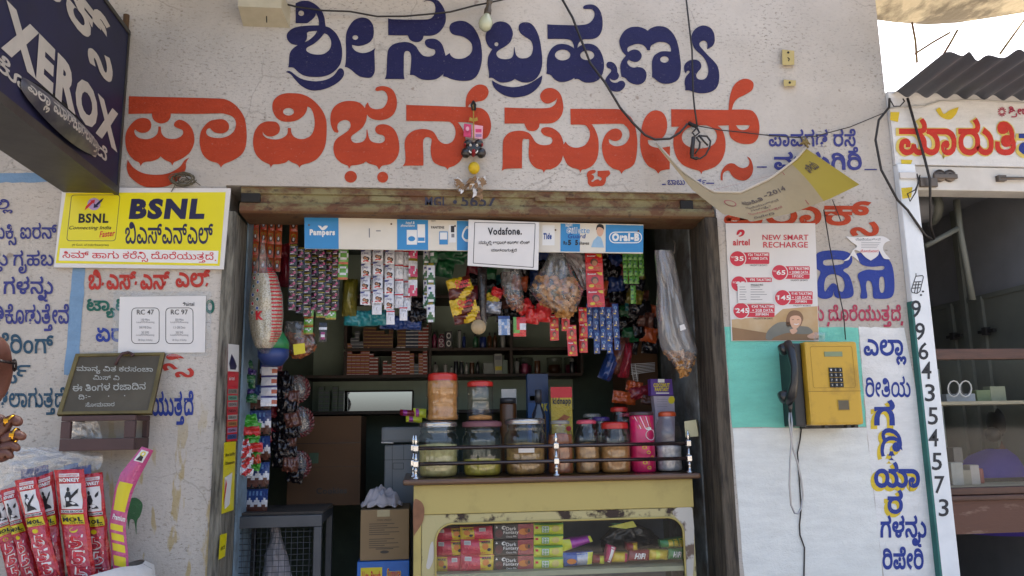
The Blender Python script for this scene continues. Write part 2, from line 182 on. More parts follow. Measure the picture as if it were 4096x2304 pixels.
[235,[36,-2,-8,1,-11,5,-10,11,-2,7,1,11,3,9,5,5,8,4,11,1,7,-2,7,-7,1,-7,-2,-8,-11,0,1,9,-4,3,-8,0,-5,-5,-2,-8,2,-6,3,-6,7,-3,8,-1,10,1,9,7,4,12,12,0,4,-13,8,-6,7,-1,8,1,6,8,2,7,-1,13,-6,15,-14,15,-16,6,25,1,13,-12,8,-11,3,-9,1,-13,-1,-11,-3,-8,-4,-7,-13,-7,-17,0,-8,4,-5,5,-6,8,5,1,-6,-10,-8,-5],[5,76,0,12,86,0,12,2,4,5,0,9,-4,8,-6,8,10,6,7,-8,5,-10,1,-10,-1,-8,-3,-6,-7,-4,-15,-4],[145,-2,-11,2,-10,4,-16,16,8,8,10,-10,11,-6,13,-1,11,6,5,12,-1,15,-5,13,-10,10,-17,9,22,1,13,-11,8,-14,3,-21,-3,-13,-6,-11,-12,-7],[128,76,0,12,33,0,0,-12],[209,47,-14,4,-9,12,-1,19,4,14,8,9,11,5,15,1,14,-5,-7,-10,-14,4,-7,-1,-7,-4,-4,-7,-1,-7,0,-10,3,-8,7,-5,9,2,3,7,-4,7,-8,2,-48,0,0,12,54,-1,10,-3,6,-7,2,-10,-3,-12,-6,-5]],
[128,[37,-2,-13,2,-10,6,-4,5,-3,5,-2,13,1,7,4,11,8,8,12,4,16,0,7,-3,6,-5,-2,9,-4,8,-10,7,-10,2,25,1,8,-7,4,-11,0,-10,9,8,13,2,13,-2,10,-7,3,-4,4,-12,0,-12,-4,-12,-8,-8,-6,-3,-17,-2,-14,5,-6,6,-5,7,3,0,-1,-2,-9,-11,-8,-4],[38,10,9,1,6,4,4,7,1,11,-3,7,-5,5,-7,3,-11,-1,-7,-3,-4,-5,-2,-14,2,-7,6,-5],[90,10,12,3,5,5,2,7,-2,14,-4,5,-7,3,-10,1,-8,-3,-5,-5,-2,-7,1,-12,3,-6,7,-4],[5,76,0,12,99,0,0,-12]],
[104,[52,-2,-18,3,-10,5,-8,7,-6,10,-3,18,2,16,10,15,8,6,3,-2,-23,0,0,12,67,2,6,2,3,5,2,7,-3,9,-4,3,-5,2,-11,-2,-6,-5,-1,-8,-4,7,10,0,4,-6,-3,-6,-6,-2,-7,3,-3,5,-1,7,3,8,6,6,6,3,11,1,11,-1,6,-4,6,-8,3,-6,0,-10,-1,-8,-4,-7,-11,-7,-19,-2,10,5,7,-3,10,-9,7,-16,1,-18,-5,-16,-11,-12,-16,-8],[52,11,10,1,12,6,7,9,3,12,-1,14,-3,8,-8,9,-11,5,-18,0,-11,-5,-8,-9,-4,-13,2,-18,7,-10,10,-7]],
[119,[77,-2,-11,2,-8,5,-20,27,-4,3,-5,2,-7,-2,-4,-8,1,-11,7,-13,-13,-5,-7,15,-1,14,3,9,6,8,8,4,11,1,8,-3,6,-4,15,-23,7,-6,9,-2,10,2,7,9,4,19,-3,21,-7,18,-15,19,-9,6,-10,5,-11,1,-6,-1,-4,-6,1,-6,6,-4,8,1,7,4,3,10,12,-1,-2,-8,-5,-9,-8,-5,-9,-3,-12,1,-7,4,-5,6,-1,11,4,10,7,5,12,2,14,-2,12,-4,12,-8,10,-10,8,-12,6,-14,4,-15,1,-16,-2,-19,-5,-10,-6,-7,-8,-4]],
[122,[35,-2,-12,2,-9,7,-5,12,-2,16,3,18,5,12,13,11,4,2,2,-2,-27,0,0,12,75,0,13,2,4,3,3,4,0,13,-6,6,-11,2,-9,-5,-3,-4,0,-6,-4,7,7,1,4,-2,3,-5,-2,-5,-5,-3,-7,1,-5,7,0,10,6,9,8,5,11,1,11,-1,6,-4,6,-8,4,-14,-3,-13,-8,-8,-14,-5,1,2,10,-7,9,-13,5,-18,-2,-21,-6,-12,-4,-4,-11,-4,-12,0,-11,3,-6,6,-5,9,5,0,-4,-7,-7,-7,-7,-3],[36,11,8,1,5,4,4,7,2,8,12,0,4,-13,9,-6,10,-1,6,3,5,10,1,15,-3,15,-6,10,-13,9,-12,3,-21,-2,-14,-7,-5,-5,-6,-10,-2,-12,0,-11,4,-13,5,-4]],
[119,[14,-2,-9,1,-9,5,-15,14,8,9,16,-14,9,-2,9,2,5,9,-1,30,2,16,6,8,7,7,9,5,10,2,17,-1,9,-3,12,-8,8,-11,6,-19,0,-16,-4,-16,-8,-11,-12,-6,-14,-1,-11,4,-7,6,-5,12,1,13,6,8,11,4,9,-3,2,-4,1,-6,-4,-6,-7,-2,-6,4,-1,6,1,0,-1,-12,3,-8,5,-3,8,-1,5,1,8,4,5,8,2,10,-1,15,-4,14,-6,7,-7,5,-9,3,-14,0,-12,-7,-5,-8,-2,-12,1,-30,-4,-11,-10,-8]],
[214,[49,-2,-15,2,-15,10,-9,14,-4,21,3,18,9,14,14,10,17,3,16,-2,15,-10,8,-14,4,-20,-3,-18,-9,-15,-13,-10],[49,11,12,2,9,6,6,11,2,15,-1,13,-6,10,-9,7,-13,2,-12,-2,-9,-6,-6,-10,-2,-15,2,-14,5,-11,10,-6],[115,-2,-11,2,-10,4,-16,16,8,8,10,-10,11,-6,13,-1,11,6,5,12,-1,15,-5,13,-10,10,-17,9,22,1,13,-11,8,-14,3,-21,-3,-13,-6,-11,-12,-7],[174,-2,-11,2,-10,4,-17,16,9,8,10,-10,11,-6,13,-1,8,3,6,10,2,10,-3,15,-6,12,-10,10,-13,7,7,12,20,-13,10,-13,7,-17,0,-22,-5,-13,-5,-7,-12,-6],[148,98,-3,-12,-11,-8,-13,-2,-25,0,0,12,25,0,9,2,4,6,0,8,-3,8,-7,8,11,6,10,-15]],
[100,[49,-2,-19,3,-8,3,-8,6,-4,6,-4,9,0,16,13,-1,1,-15,6,-9,11,-4,17,-1,12,2,10,5,5,9,0,11,-3,8,-12,7,-14,0,-4,-1,-2,-3,1,-6,6,-2,10,1,5,3,4,10,-2,11,-6,7,-10,5,19,1,8,-9,3,-14,-4,-14,-8,-8,-14,-5,-16,3,-8,7,-1,8,1,7,4,5,7,4,11,1,11,-1,11,-4,7,-5,8,-14,-1,-18,-7,-12,-8,-7,-8,-3],[6,76,0,12,58,0,13,3,3,5,0,8,-4,8,-6,8,10,6,11,-15,2,-10,0,-8,-3,-7,-5,-5,-8,-4,-10,-1]],
[127,[61,-2,-17,2,-13,5,-11,7,-11,17,-3,13,1,19,5,14,10,10,12,5,14,-1,9,-7,4,-10,0,-10,-4,-8,-8,-6,-11,-3,-11,0,-10,4,2,12,11,-5,13,2,6,8,-1,9,-5,3,-7,1,-7,-3,-6,-6,-4,-11,0,-15,4,-14,6,-8,14,-8,12,-3,20,1,11,5,13,11,5,10,4,21,-2,18,-6,17,-10,12,-7,4,-10,1,-6,-3,-2,-4,2,-8,10,-2,9,5,3,10,12,-1,-3,-11,-8,-10,-12,-4,-10,1,-10,4,-5,8,0,11,6,9,7,5,15,1,10,-3,12,-8,6,-8,7,-14,3,-11,2,-19,-4,-24,-4,-10,-7,-9,-8,-8,-10,-5,-13,-4]],
[10,[-39,-11,7,-1,7,-4,7,-9,-5,0,8,10,5,3,13,1,9,-6,5,-9,0,-11,-5,-10,-10,-10,-7,8,10,12,1,7,-2,5,-5,3,-7,-1,-5,-5,-2,-8,-11,0,-2,6,-4,6,-6,2,-6,-1,-3,-7,0,-7,11,-12,-8,-8,-12,14,-3,15,3,7,4,6,8,4]],
[92,[45,-2,-19,4,-7,4,-5,6,-4,11,1,14,9,12,4,2,3,-2,-21,0,0,11,80,0,0,-11,-21,0,2,2,6,-4,8,-9,1,-14,-4,-12,-5,-6,-7,-4],[46,11,11,1,7,4,4,6,2,7,-2,8,-4,7,-8,4,-10,1,-11,-1,-7,-4,-4,-7,-2,-8,2,-7,4,-6,7,-4],[42,56,-4,4,11,5,8,8,2,8,0,10,-5,7,-7,5,-9,0,-5,-5,0,-8,8,-3,12,3,8,8,5,-7,-7,-8,-9,-5,-12,-1,-10,3,-5,4,-3,7,1,11,8,9,9,3,9,0,11,-4,10,-11,2,-7,1,-12,-5,-13,-6,-8]],
[129,[92,-2,-10,1,-7,4,-11,13,5,1,-9,-12,-10,-5,-18,-2,-11,4,-9,6,-6,11,0,11,2,9,9,9,9,4,11,-1,9,-5,2,-9,-2,-9,-10,0,0,9,-4,3,-7,0,-5,-5,-2,-8,1,-6,4,-6,6,-3,14,-1,8,3,5,5,4,12,12,0,4,-13,8,-6,7,-1,8,2,4,2,4,8,2,23,-4,18,-9,11,-10,2,-8,-1,-7,-6,-4,-10,-13,0,-4,10,-5,5,-7,2,-10,0,-6,-6,0,-11,-12,-3,-2,11,2,9,8,10,16,3,16,-4,8,-7,4,-5,-2,0,9,10,14,6,14,-1,12,-8,6,-8,5,-11,2,-14,-1,-22,-3,-10,-8,-11,-6,-5]],
[20,[-17,-66,-14,2,-11,6,-6,10,-3,12,1,7,4,9,7,7,6,3,13,0,8,-4,4,-8,-1,-11,-6,-8,-8,-2,-11,0,-8,3,-2,12,6,-4,11,-1,5,1,3,6,-2,5,-6,1,-5,-1,-5,-4,-2,-6,0,-9,5,-10,7,-4,14,-1,10,2,8,7,5,11,1,14,-2,13,-7,14,11,5,7,-16,3,-16,-2,-22,-8,-13,-13,-8]],
[128,[37,-2,-13,2,-10,6,-4,5,-3,5,-2,13,1,7,4,11,8,8,12,4,16,0,7,-3,6,-5,-2,9,-4,8,-10,7,-10,2,25,1,8,-7,4,-11,0,-10,9,8,13,2,13,-2,10,-7,3,-4,4,-12,0,-12,-4,-12,-8,-8,-6,-3,-17,-2,-14,5,-6,6,-5,7,3,0,-1,-2,-9,-11,-8,-4],[38,10,9,1,6,4,4,7,1,11,-3,7,-5,5,-7,3,-11,-1,-5,-1,-5,-5,-3,-7,0,-9,2,-7,6,-5],[90,10,12,3,5,5,2,7,-2,14,-4,5,-7,3,-10,1,-8,-3,-5,-5,-2,-7,1,-12,3,-6,7,-4],[5,76,0,12,88,0,12,2,5,6,-1,8,-3,8,-6,8,10,6,6,-8,5,-10,2,-10,-1,-8,-4,-6,-6,-4,-16,-4]],
[114,[58,-2,-12,2,-9,6,-3,5,-1,8,4,7,5,4,-1,-3,-5,1,-18,8,-9,9,-4,12,2,16,5,9,6,4,11,4,10,0,8,-3,5,-5,3,-11,-3,-11,-5,-6,-10,-4,-12,0,-13,4,2,10,8,-3,9,0,6,1,5,5,0,7,-6,4,-7,1,-8,-5,-3,-5,-2,-6,2,-7,3,-7,13,-8,24,-4,16,2,16,7,4,8,0,8,-1,6,-11,8,-15,0,0,12,17,1,9,3,2,5,0,7,-4,8,-6,8,10,6,7,-8,6,-13,-1,-14,-3,-6,-7,-6,-3,-1,-3,5,9,-7,6,-7,2,-11,-2,-10,-5,-8,-9,-7,-16,-6,-1,4,5,-4,3,-6,-2,-12,-8,-8],[58,9,9,2,4,7,-4,7,-9,3,-9,-3,-3,-7,3,-6]],
[114,[77,-2,-11,2,-8,5,-19,27,-4,3,-6,2,-7,-2,-4,-8,1,-11,7,-13,-13,-5,-7,18,-1,11,3,9,4,6,8,5,14,2,8,-3,6,-4,16,-25,7,-5,8,-1,7,1,4,5,3,6,1,13,-3,10,-4,10,-10,11,-9,6,-9,3,-54,0,0,12,72,0,11,2,5,4,1,8,-2,7,-8,11,10,6,4,-4,5,-7,3,-10,1,-9,-2,-8,-5,-5,-6,-5,-22,-2,9,1,8,-5,9,-10,7,-17,2,-21,-4,-12,-8,-9,-5,-3]],
[17,[-29,-11,10,-1,8,-4,20,-29,7,-3,8,1,2,-10,-11,-2,-11,4,-6,6,-13,21,-7,6,-6,1,-6,-1,-4,-4,0,-6,5,-7,9,-1,13,2,10,5,4,6,3,10,0,11,-4,12,10,5,6,-17,0,-11,-1,-9,-7,-10,-12,-10,-19,-5,-16,2,-5,3,-6,6,-2,8,0,6,6,10,7,4]],
[123,[35,-2,-12,2,-6,5,-5,6,-3,9,-2,11,1,16,3,10,8,13,15,12,16,5,23,0,18,-6,12,-12,6,-16,-3,-11,-7,-8,-12,-3,-12,3,-6,7,-2,7,2,7,7,7,6,2,8,0,15,-7,8,-10,3,-13,0,-13,-5,-11,-12,-10,-16,-2,-9,2,-7,5,-8,12,5,0,-4,-7,-7,-7,-7,-3],[36,11,7,1,6,4,6,13,12,0,5,-11,8,-6,9,-1,9,3,4,5,2,7,0,10,-2,8,-7,8,-10,2,-4,-1,-2,-3,1,-6,4,-2,10,1,5,7,-1,11,-8,9,-14,5,-16,1,-13,-2,-11,-5,-6,-5,-6,-9,-4,-20,1,-11,3,-8,5,-4],[46,119,19,-2,20,-8,15,-13,9,-15,4,-17,0,-10,-2,-7,-13,21,5,2,-2,4,-11,15,-18,12,-21,5,-15,-1,-9,-5,-2,-5,0,-5,6,-11,-10,-7,-7,10,-2,8,0,8,4,10,13,8]],
[92,[45,-2,-19,4,-7,4,-5,6,-4,11,1,14,9,12,4,2,3,-2,-21,0,0,11,33,0,4,7,-3,9,8,2,5,-2,2,-3,1,-7,-2,-6,32,0,0,-11,-21,0,2,2,6,-4,8,-11,1,-16,-6,-11,-6,-5,-8,-4],[46,11,11,1,7,4,4,6,2,7,-2,8,-4,7,-8,4,-10,1,-11,-1,-7,-4,-4,-7,-2,-8,2,-7,4,-6,7,-4],[6,76,0,12,47,0,15,3,4,5,2,7,-1,7,-3,5,-8,3,-11,-2,-6,-5,-1,-8,-4,7,10,0,3,-3,1,-5,-3,-4,-6,-2,-5,1,-5,5,0,12,4,7,4,4,9,4,12,0,7,-1,8,-6,7,-12,0,-13,-3,-10,-9,-7,-17,-4]],
[100,[49,-2,-19,3,-8,3,-8,6,-4,6,-4,9,0,16,13,-1,1,-15,6,-9,11,-4,17,-1,12,2,10,5,5,9,0,11,-3,8,-12,7,-14,0,-4,-1,-2,-3,1,-6,6,-2,10,1,5,3,4,10,-2,11,-6,7,-10,5,19,1,8,-9,3,-14,-4,-14,-8,-8,-14,-5,-16,3,-8,7,-1,8,1,7,4,5,7,4,11,1,11,-1,11,-4,7,-5,8,-14,-1,-18,-7,-12,-8,-7,-8,-3],[6,76,0,12,54,0,14,3,5,5,1,7,-1,7,-3,5,-7,3,-12,-2,-5,-5,-1,-8,-5,7,11,0,3,-3,0,-5,-2,-4,-6,-2,-5,1,-5,5,0,12,3,7,5,4,9,4,11,0,8,-1,8,-6,7,-12,0,-13,-4,-10,-8,-7,-17,-4]],
[127,[36,-2,-8,1,-11,5,-10,11,-2,7,1,11,3,9,5,5,8,4,11,1,7,-2,7,-7,1,-7,-2,-8,-11,0,1,9,-4,3,-8,0,-5,-5,-2,-8,2,-6,3,-6,7,-3,8,-1,10,1,9,7,4,12,12,0,4,-13,8,-6,7,-1,8,1,6,8,2,7,-1,13,-6,15,-14,15,-16,6,25,1,13,-12,8,-11,3,-9,1,-13,-1,-11,-3,-8,-4,-7,-13,-7,-17,0,-8,4,-5,5,-6,8,5,1,-6,-10,-8,-5],[5,76,0,12,76,0,16,2,6,2,3,5,1,7,-2,9,-7,4,-11,1,-8,-7,-1,-8,-5,7,11,0,3,-3,0,-5,-2,-4,-7,-2,-5,1,-4,5,-1,12,4,7,5,4,9,4,11,0,11,-3,7,-7,5,-13,-1,-12,-6,-11,-9,-5,-16,-2]],
[0,[-81,76,0,12,42,0,15,3,4,5,2,7,-1,7,-3,5,-8,3,-11,-2,-5,-5,-1,-8,-5,7,11,0,3,-3,0,-5,-2,-4,-7,-2,-5,1,-4,5,-1,12,4,7,4,4,9,4,12,0,7,-1,9,-6,5,-9,2,-13,-3,-11,-7,-8,-9,-3,-10,-2]],
[88,[43,-2,-15,3,-12,8,-7,13,-3,17,2,17,8,13,12,8,16,3,17,-3,12,-9,7,-13,2,-16,-2,-16,-8,-13,-12,-9],[44,10,11,2,8,6,4,9,2,18,-4,11,-6,8,-9,4,-14,-1,-6,-3,-7,-7,-3,-10,-1,-14,4,-11,6,-8,4,-2]],
[154,[80,88,0,-12,-6,0,5,-3,7,-7,6,-14,3,-21,1,-31,-15,0,-2,44,-2,10,-7,13,-9,8,-15,0,-6,-2,-6,-6,-8,-15,-3,-20,0,-32,-15,0,2,44,5,16,5,8,12,10,2,-2,-26,0,0,12],[128,47,-14,4,-9,12,-1,19,3,14,8,9,12,5,15,1,13,-5,-7,-10,-14,4,-7,-1,-6,-4,-4,-7,-1,-7,0,-10,3,-8,6,-5,10,2,3,7,-4,7,-9,2,-48,0,0,12,54,-1,11,-3,5,-7,3,-10,-4,-12,-6,-5]],
[142,[45,-2,-19,4,-7,4,-5,6,-4,11,1,14,9,12,4,2,3,-2,-21,0,0,11,33,0,4,7,-3,9,8,2,5,-2,2,-3,1,-7,-2,-6,32,0,0,-11,-21,0,2,2,6,-4,8,-11,1,-16,-6,-11,-6,-5,-8,-4],[46,11,11,1,7,4,4,6,2,7,-2,8,-4,7,-8,4,-10,1,-11,-1,-7,-4,-4,-7,-2,-8,2,-7,4,-6,7,-4],[6,76,0,12,62,0,0,-12],[116,47,-14,4,-9,12,-1,19,4,14,8,9,11,5,15,1,14,-5,-7,-10,-14,4,-8,-1,-6,-4,-4,-7,-1,-7,0,-10,3,-8,7,-5,9,2,3,7,-4,7,-8,2,-48,0,0,12,54,-1,10,-3,6,-7,2,-10,-3,-12,-6,-5]],
[123,[61,-2,-16,2,-20,8,-9,9,-8,18,-2,14,2,17,4,9,10,10,12,5,8,0,9,-2,6,-6,3,-4,1,-13,-4,-11,-11,-8,-15,-1,-14,4,2,12,8,-5,10,0,6,2,5,5,1,8,-4,6,-9,2,-7,-3,-6,-6,-3,-7,-1,-19,4,-14,6,-8,14,-8,12,-3,13,0,16,4,12,8,5,8,3,14,-4,16,-6,8,-13,10,7,8,13,-8,6,-6,7,-11,2,-8,0,-21,-5,-11,-7,-10,-17,-10],[70,76,0,12,29,0,0,-12]],
[130,[39,-2,-16,4,-11,11,-5,17,2,20,4,9,5,7,12,7,9,1,9,-1,10,-8,3,-10,-2,-9,-5,-7,-8,-4,-16,-1,-10,3,-8,7,3,10,9,-7,13,-2,9,4,2,7,-3,5,-4,2,-9,-1,-4,-3,-7,-10,-2,-16,1,-9,3,-6,9,-6,8,-1,10,1,9,8,4,11,12,0,3,-9,4,-6,10,-5,8,0,6,2,4,5,2,5,-1,9,-8,11,-12,6,10,7,11,-5,9,-10,3,-9,1,-13,-4,-9,-7,-8,-11,-3,-16,0,-10,5,-10,12,5,0,-12,-12,-8,-4],[30,66,-7,3,-5,5,-3,6,-1,8,2,7,3,4,8,4,8,1,5,0,1,-12,-11,-2,-3,-3,-1,-5,5,-6,8,-3],[80,49,0,12,17,0,7,4,1,7,-6,6,12,5,6,-7,1,-6,0,-6,-6,-9,-13,-6],[68,76,0,12,44,0,0,-12]],
[42,[0,-65,-10,0,-10,4,-6,6,-2,6,2,10,18,14,0,5,-4,2,-7,-1,-2,-3,1,-5,-10,-3,-2,9,2,7,8,4,15,1,9,-5,3,-8,-2,-7,-18,-13,-2,-3,1,-5,7,-4,13,0,10,2,6,5,4,8,-2,12,-18,25,-2,10,3,6,7,6,9,1,10,-2,6,-4,4,-10,-11,-2,-4,6,-5,2,-6,-2,-1,-4,2,-6,13,-14,5,-9,2,-13,-1,-10,-5,-8,-8,-5,-9,-4]],
[130,[39,-2,-16,4,-11,11,-5,17,2,20,4,9,5,7,12,7,9,1,9,-1,10,-8,3,-10,-2,-9,-5,-7,-8,-4,-16,-1,-10,3,-8,7,3,10,9,-7,13,-2,9,4,2,7,-3,5,-4,2,-9,-1,-4,-3,-7,-11,-2,-15,1,-9,3,-6,9,-6,8,-1,10,1,9,8,4,11,12,0,3,-9,4,-6,10,-5,8,0,6,2,4,5,2,5,-1,9,-8,11,-12,6,10,7,11,-5,9,-10,3,-9,1,-13,-4,-9,-7,-8,-11,-3,-16,0,-10,5,-10,12,5,0,-12,-12,-8,-4],[30,66,-7,3,-5,5,-3,6,-1,8,2,7,3,4,8,4,8,1,5,0,1,-12,-11,-2,-3,-3,-1,-5,5,-6,8,-3],[80,49,0,12,20,1,4,2,4,5,1,7,-4,7,-5,4,-9,3,5,12,6,-2,10,-5,8,-11,2,-9,-2,-10,-7,-10,-9,-4,-8,-2]],
[126,[92,-2,-11,1,-7,4,-11,13,5,1,-9,-12,-10,-5,-18,-2,-15,6,-9,11,-2,12,0,6,4,9,10,8,10,2,8,-1,8,-5,2,-6,-1,-12,-11,0,0,9,-4,3,-5,0,-6,-3,-3,-7,0,-6,3,-6,5,-5,12,-2,10,1,6,4,4,7,2,8,12,0,2,-9,8,-9,10,-2,10,3,4,6,2,13,-1,10,-4,12,-5,7,-9,7,-19,10,-5,-8,-10,-7,-11,-3,-12,2,-6,4,-5,7,-4,18,12,1,3,-13,4,-4,5,-2,9,0,5,4,3,6,3,9,22,-6,17,-9,8,-8,8,-13,4,-14,1,-16,-2,-10,-6,-11,-10,-6]],
[154,[52,-2,-18,3,-10,5,-8,7,-6,10,-3,18,2,16,10,15,8,6,3,-2,-23,0,0,12,73,0,0,-12,-1,0,0,1,3,-2,7,-7,6,-12,3,-15,-2,-12,-7,-15,-8,-7,-16,-8],[52,11,10,1,12,6,7,9,3,12,-1,14,-3,8,-8,9,-11,5,-18,0,-11,-5,-8,-9,-4,-13,2,-18,7,-10,10,-7],[129,47,-15,4,-8,12,-2,19,4,14,8,9,11,5,15,1,14,-5,-7,-10,-14,4,-7,-1,-6,-4,-5,-7,-1,-7,0,-10,3,-8,7,-5,10,2,2,7,-4,7,-8,2,-48,0,0,12,54,-1,10,-3,6,-7,2,-10,-3,-12,-6,-5]],
[131,[36,-2,-9,1,-11,5,-7,8,-3,7,-1,8,1,10,5,8,8,5,10,2,8,-1,8,-5,2,-6,-1,-12,-11,0,0,9,-4,3,-7,0,-5,-5,-2,-8,1,-6,4,-6,6,-3,9,-1,10,1,9,7,3,12,12,0,2,-9,5,-6,9,-5,9,0,9,6,5,12,1,19,-3,14,-10,23,-8,10,-13,10,-11,5,-10,1,-7,-1,-3,-4,0,-7,3,-3,9,-2,7,4,3,4,2,7,12,-1,-2,-8,-5,-9,-7,-5,-9,-3,-13,1,-7,4,-3,4,-3,13,2,5,4,6,11,5,13,1,13,-3,13,-7,15,-14,12,-18,5,-15,3,-16,-1,-20,-6,-18,-6,-6,-9,-5,-15,-2,-11,3,-6,5,-7,10,5,1,-7,-10,-7,-5]],
[113,[77,-2,-11,2,-8,5,-19,27,-4,3,-6,2,-7,-2,-4,-8,1,-11,7,-13,-13,-5,-7,15,0,17,6,12,11,6,9,1,11,-3,7,-8,16,-22,8,-5,8,0,8,5,3,7,1,8,-3,15,-10,16,11,8,9,-13,4,-9,2,-10,0,-13,-4,-13,-8,-9,-5,-3],[55,50,-7,3,-3,7,3,7,7,2,6,-2,3,-7,-3,-7],[5,76,0,12,72,0,13,2,4,6,0,8,-4,8,-6,8,10,6,7,-8,5,-10,1,-10,-1,-8,-4,-6,-6,-4,-15,-4]],
[127,[90,-2,-12,2,-7,4,-10,13,5,0,-11,-13,-13,-6,-19,2,-11,8,-4,11,2,15,8,9,22,16,3,6,0,7,-4,4,-6,2,-9,0,-4,-3,-3,-5,1,-6,2,-6,-11,-5,-5,12,2,12,7,9,9,3,13,1,11,-3,7,-6,3,-11,0,-8,-5,-9,-24,-19,-5,-6,0,-11,5,-5,9,-1,9,1,9,7,3,12,12,0,3,-9,7,-9,7,-2,11,1,5,3,3,5,1,11,-6,11,-12,8,8,6,17,-13,5,-8,1,-6,-1,-11,-2,-7,-10,-9],[70,49,0,11,20,0,3,2,2,7,-3,7,12,1,3,-6,0,-6,-2,-5,17,0,0,-11],[70,76,0,12,34,0,0,-12]],
[189,[36,-2,-9,1,-11,5,-7,8,-3,7,-1,8,1,10,5,8,8,5,10,2,8,-1,8,-5,2,-6,-1,-12,-11,0,0,9,-4,3,-7,0,-5,-5,-2,-8,1,-6,4,-6,6,-3,9,-1,10,1,9,7,3,12,12,0,2,-9,5,-6,9,-5,9,0,9,6,5,12,1,12,-1,14,-4,13,-8,17,-8,10,-13,10,-11,5,-10,1,-7,-1,-3,-4,0,-7,3,-3,9,-2,7,4,3,4,2,7,12,-1,-2,-8,-5,-9,-7,-5,-9,-3,-13,1,-7,4,-3,4,-3,13,2,5,4,6,11,5,13,1,13,-3,13,-7,15,-14,12,-18,5,-15,3,-16,-1,-20,-6,-18,-6,-6,-9,-5,-11,-2,-13,2,-6,5,-9,11,5,1,-7,-10,-7,-5],[149,-2,-11,2,-10,4,-17,16,9,8,10,-10,11,-6,13,-1,7,3,7,10,2,10,-2,15,-7,12,-10,10,-13,7,7,12,20,-13,10,-13,7,-17,0,-22,-5,-13,-5,-7,-13,-6]],
[162,[57,-2,-18,3,-10,5,-8,7,-6,10,-4,18,3,16,9,15,9,6,2,-2,-23,0,0,12,61,0,12,2,4,4,1,8,-2,7,-6,8,-2,3,10,6,9,-11,4,-10,0,-10,-3,-9,-8,-7,-7,-2,-1,1,11,-9,6,-12,2,-12,-1,-16,-7,-15,-8,-7,-16,-8],[57,11,10,1,12,6,7,9,3,12,-1,14,-5,11,-7,7,-11,4,-16,0,-11,-4,-10,-11,-4,-12,2,-19,7,-10,11,-6],[128,12,10,3,3,5,0,4,-3,8,-15,15,-7,10,-1,8,2,9,10,8,15,1,8,-2,7,-10,1,-15,-7,-10,-14,-6,-18,-1,-116,0,0,11,120,0,14,1,6,4,3,5,-1,9,-6,4,-7,-1,-4,-3,-1,-5,0,-4,24,-28,2,-6,1,-9,-5,-11,-8,-4,-7,-2,-4,0]],
[124,[90,-2,-13,2,-7,5,-9,12,5,0,-11,-13,-13,-6,-19,2,-11,8,-4,11,2,15,8,9,22,16,3,9,-1,5,-4,4,-8,1,-8,-1,-5,-7,1,-6,2,-6,-11,-5,-4,10,-1,9,5,10,7,5,15,3,12,-2,10,-7,3,-11,0,-8,-5,-9,-24,-19,-5,-6,0,-11,5,-5,9,-1,9,1,9,7,3,12,12,0,3,-9,7,-9,7,-2,11,1,7,5,2,8,-2,9,-5,7,12,7,5,-8,3,-9,-2,-17,-5,-9,-6,-4],[82,50,-12,1,-10,5,-9,9,-7,10,7,7,11,-14,15,-6,11,1,4,2,2,4,-1,8,-5,6,12,5,5,-6,2,-7,-1,-10,-2,-5,-8,-8],[68,76,0,12,32,0,0,-12]],
[122,[35,-2,-12,2,-6,5,-7,10,-2,10,-1,16,3,14,7,12,6,8,9,6,10,5,12,2,13,0,18,-5,6,-4,12,-13,-9,16,-9,10,-15,9,-14,4,-15,1,-12,-3,-3,-5,-2,-5,2,-7,4,-6,-9,-9,-6,9,-3,10,0,8,2,8,5,5,6,4,12,3,21,0,18,-5,16,-11,12,-13,9,-23,3,-21,-1,-20,-3,-10,-7,-11,-6,-4,-8,-2,-16,2,-7,4,-8,9,-1,4,5,0,-4,-7,-7,-7,-7,-3],[36,11,8,1,5,4,4,7,2,8,12,0,4,-13,9,-6,10,-1,6,3,5,9,1,16,-3,15,-6,10,-13,9,-12,3,-21,-2,-14,-7,-5,-6,-6,-10,-2,-12,0,-10,4,-13,5,-4]],
[127,[36,-2,-8,1,-11,5,-10,11,-2,7,1,11,3,9,5,5,8,4,11,1,7,-2,7,-7,1,-7,-2,-8,-11,0,1,9,-4,3,-8,0,-5,-5,-2,-8,2,-6,3,-6,7,-3,8,-1,10,1,9,7,4,12,12,0,4,-13,8,-6,7,-1,8,1,6,8,2,7,-1,13,-6,15,-14,15,-16,6,25,1,16,-16,8,-16,1,-13,-1,-11,-3,-8,-4,-7,-13,-7,-17,0,-8,4,-5,5,-6,8,5,1,-6,-10,-8,-5],[5,76,0,12,98,0,0,-12]],
[124,[90,-2,-13,2,-7,5,-9,12,5,0,-11,-13,-13,-6,-19,2,-11,8,-4,11,2,15,8,9,22,16,3,9,-1,5,-4,4,-8,1,-8,-1,-5,-7,1,-6,2,-6,-11,-5,-4,10,-1,9,5,10,7,5,15,3,12,-2,10,-7,3,-11,0,-8,-5,-9,-24,-19,-5,-6,0,-11,5,-5,9,-1,9,1,9,7,3,12,12,0,3,-9,7,-9,7,-2,11,1,7,5,2,8,-2,9,-5,7,12,7,5,-8,3,-9,-2,-17,-5,-9,-6,-4],[82,50,-12,1,-10,5,-9,9,-7,10,7,7,11,-14,15,-6,11,1,4,2,2,4,-1,8,-5,6,12,5,5,-6,2,-7,-1,-10,-2,-5,-8,-8],[68,76,0,12,25,1,7,2,4,3,2,9,-1,7,-3,5,-5,2,-9,1,-7,-3,-4,-6,0,-6,-5,7,11,0,3,-3,0,-5,-2,-4,-5,-2,-7,1,-3,3,-2,11,4,10,7,5,10,3,12,0,7,-3,7,-7,4,-9,1,-13,-4,-10,-7,-6,-8,-3]],
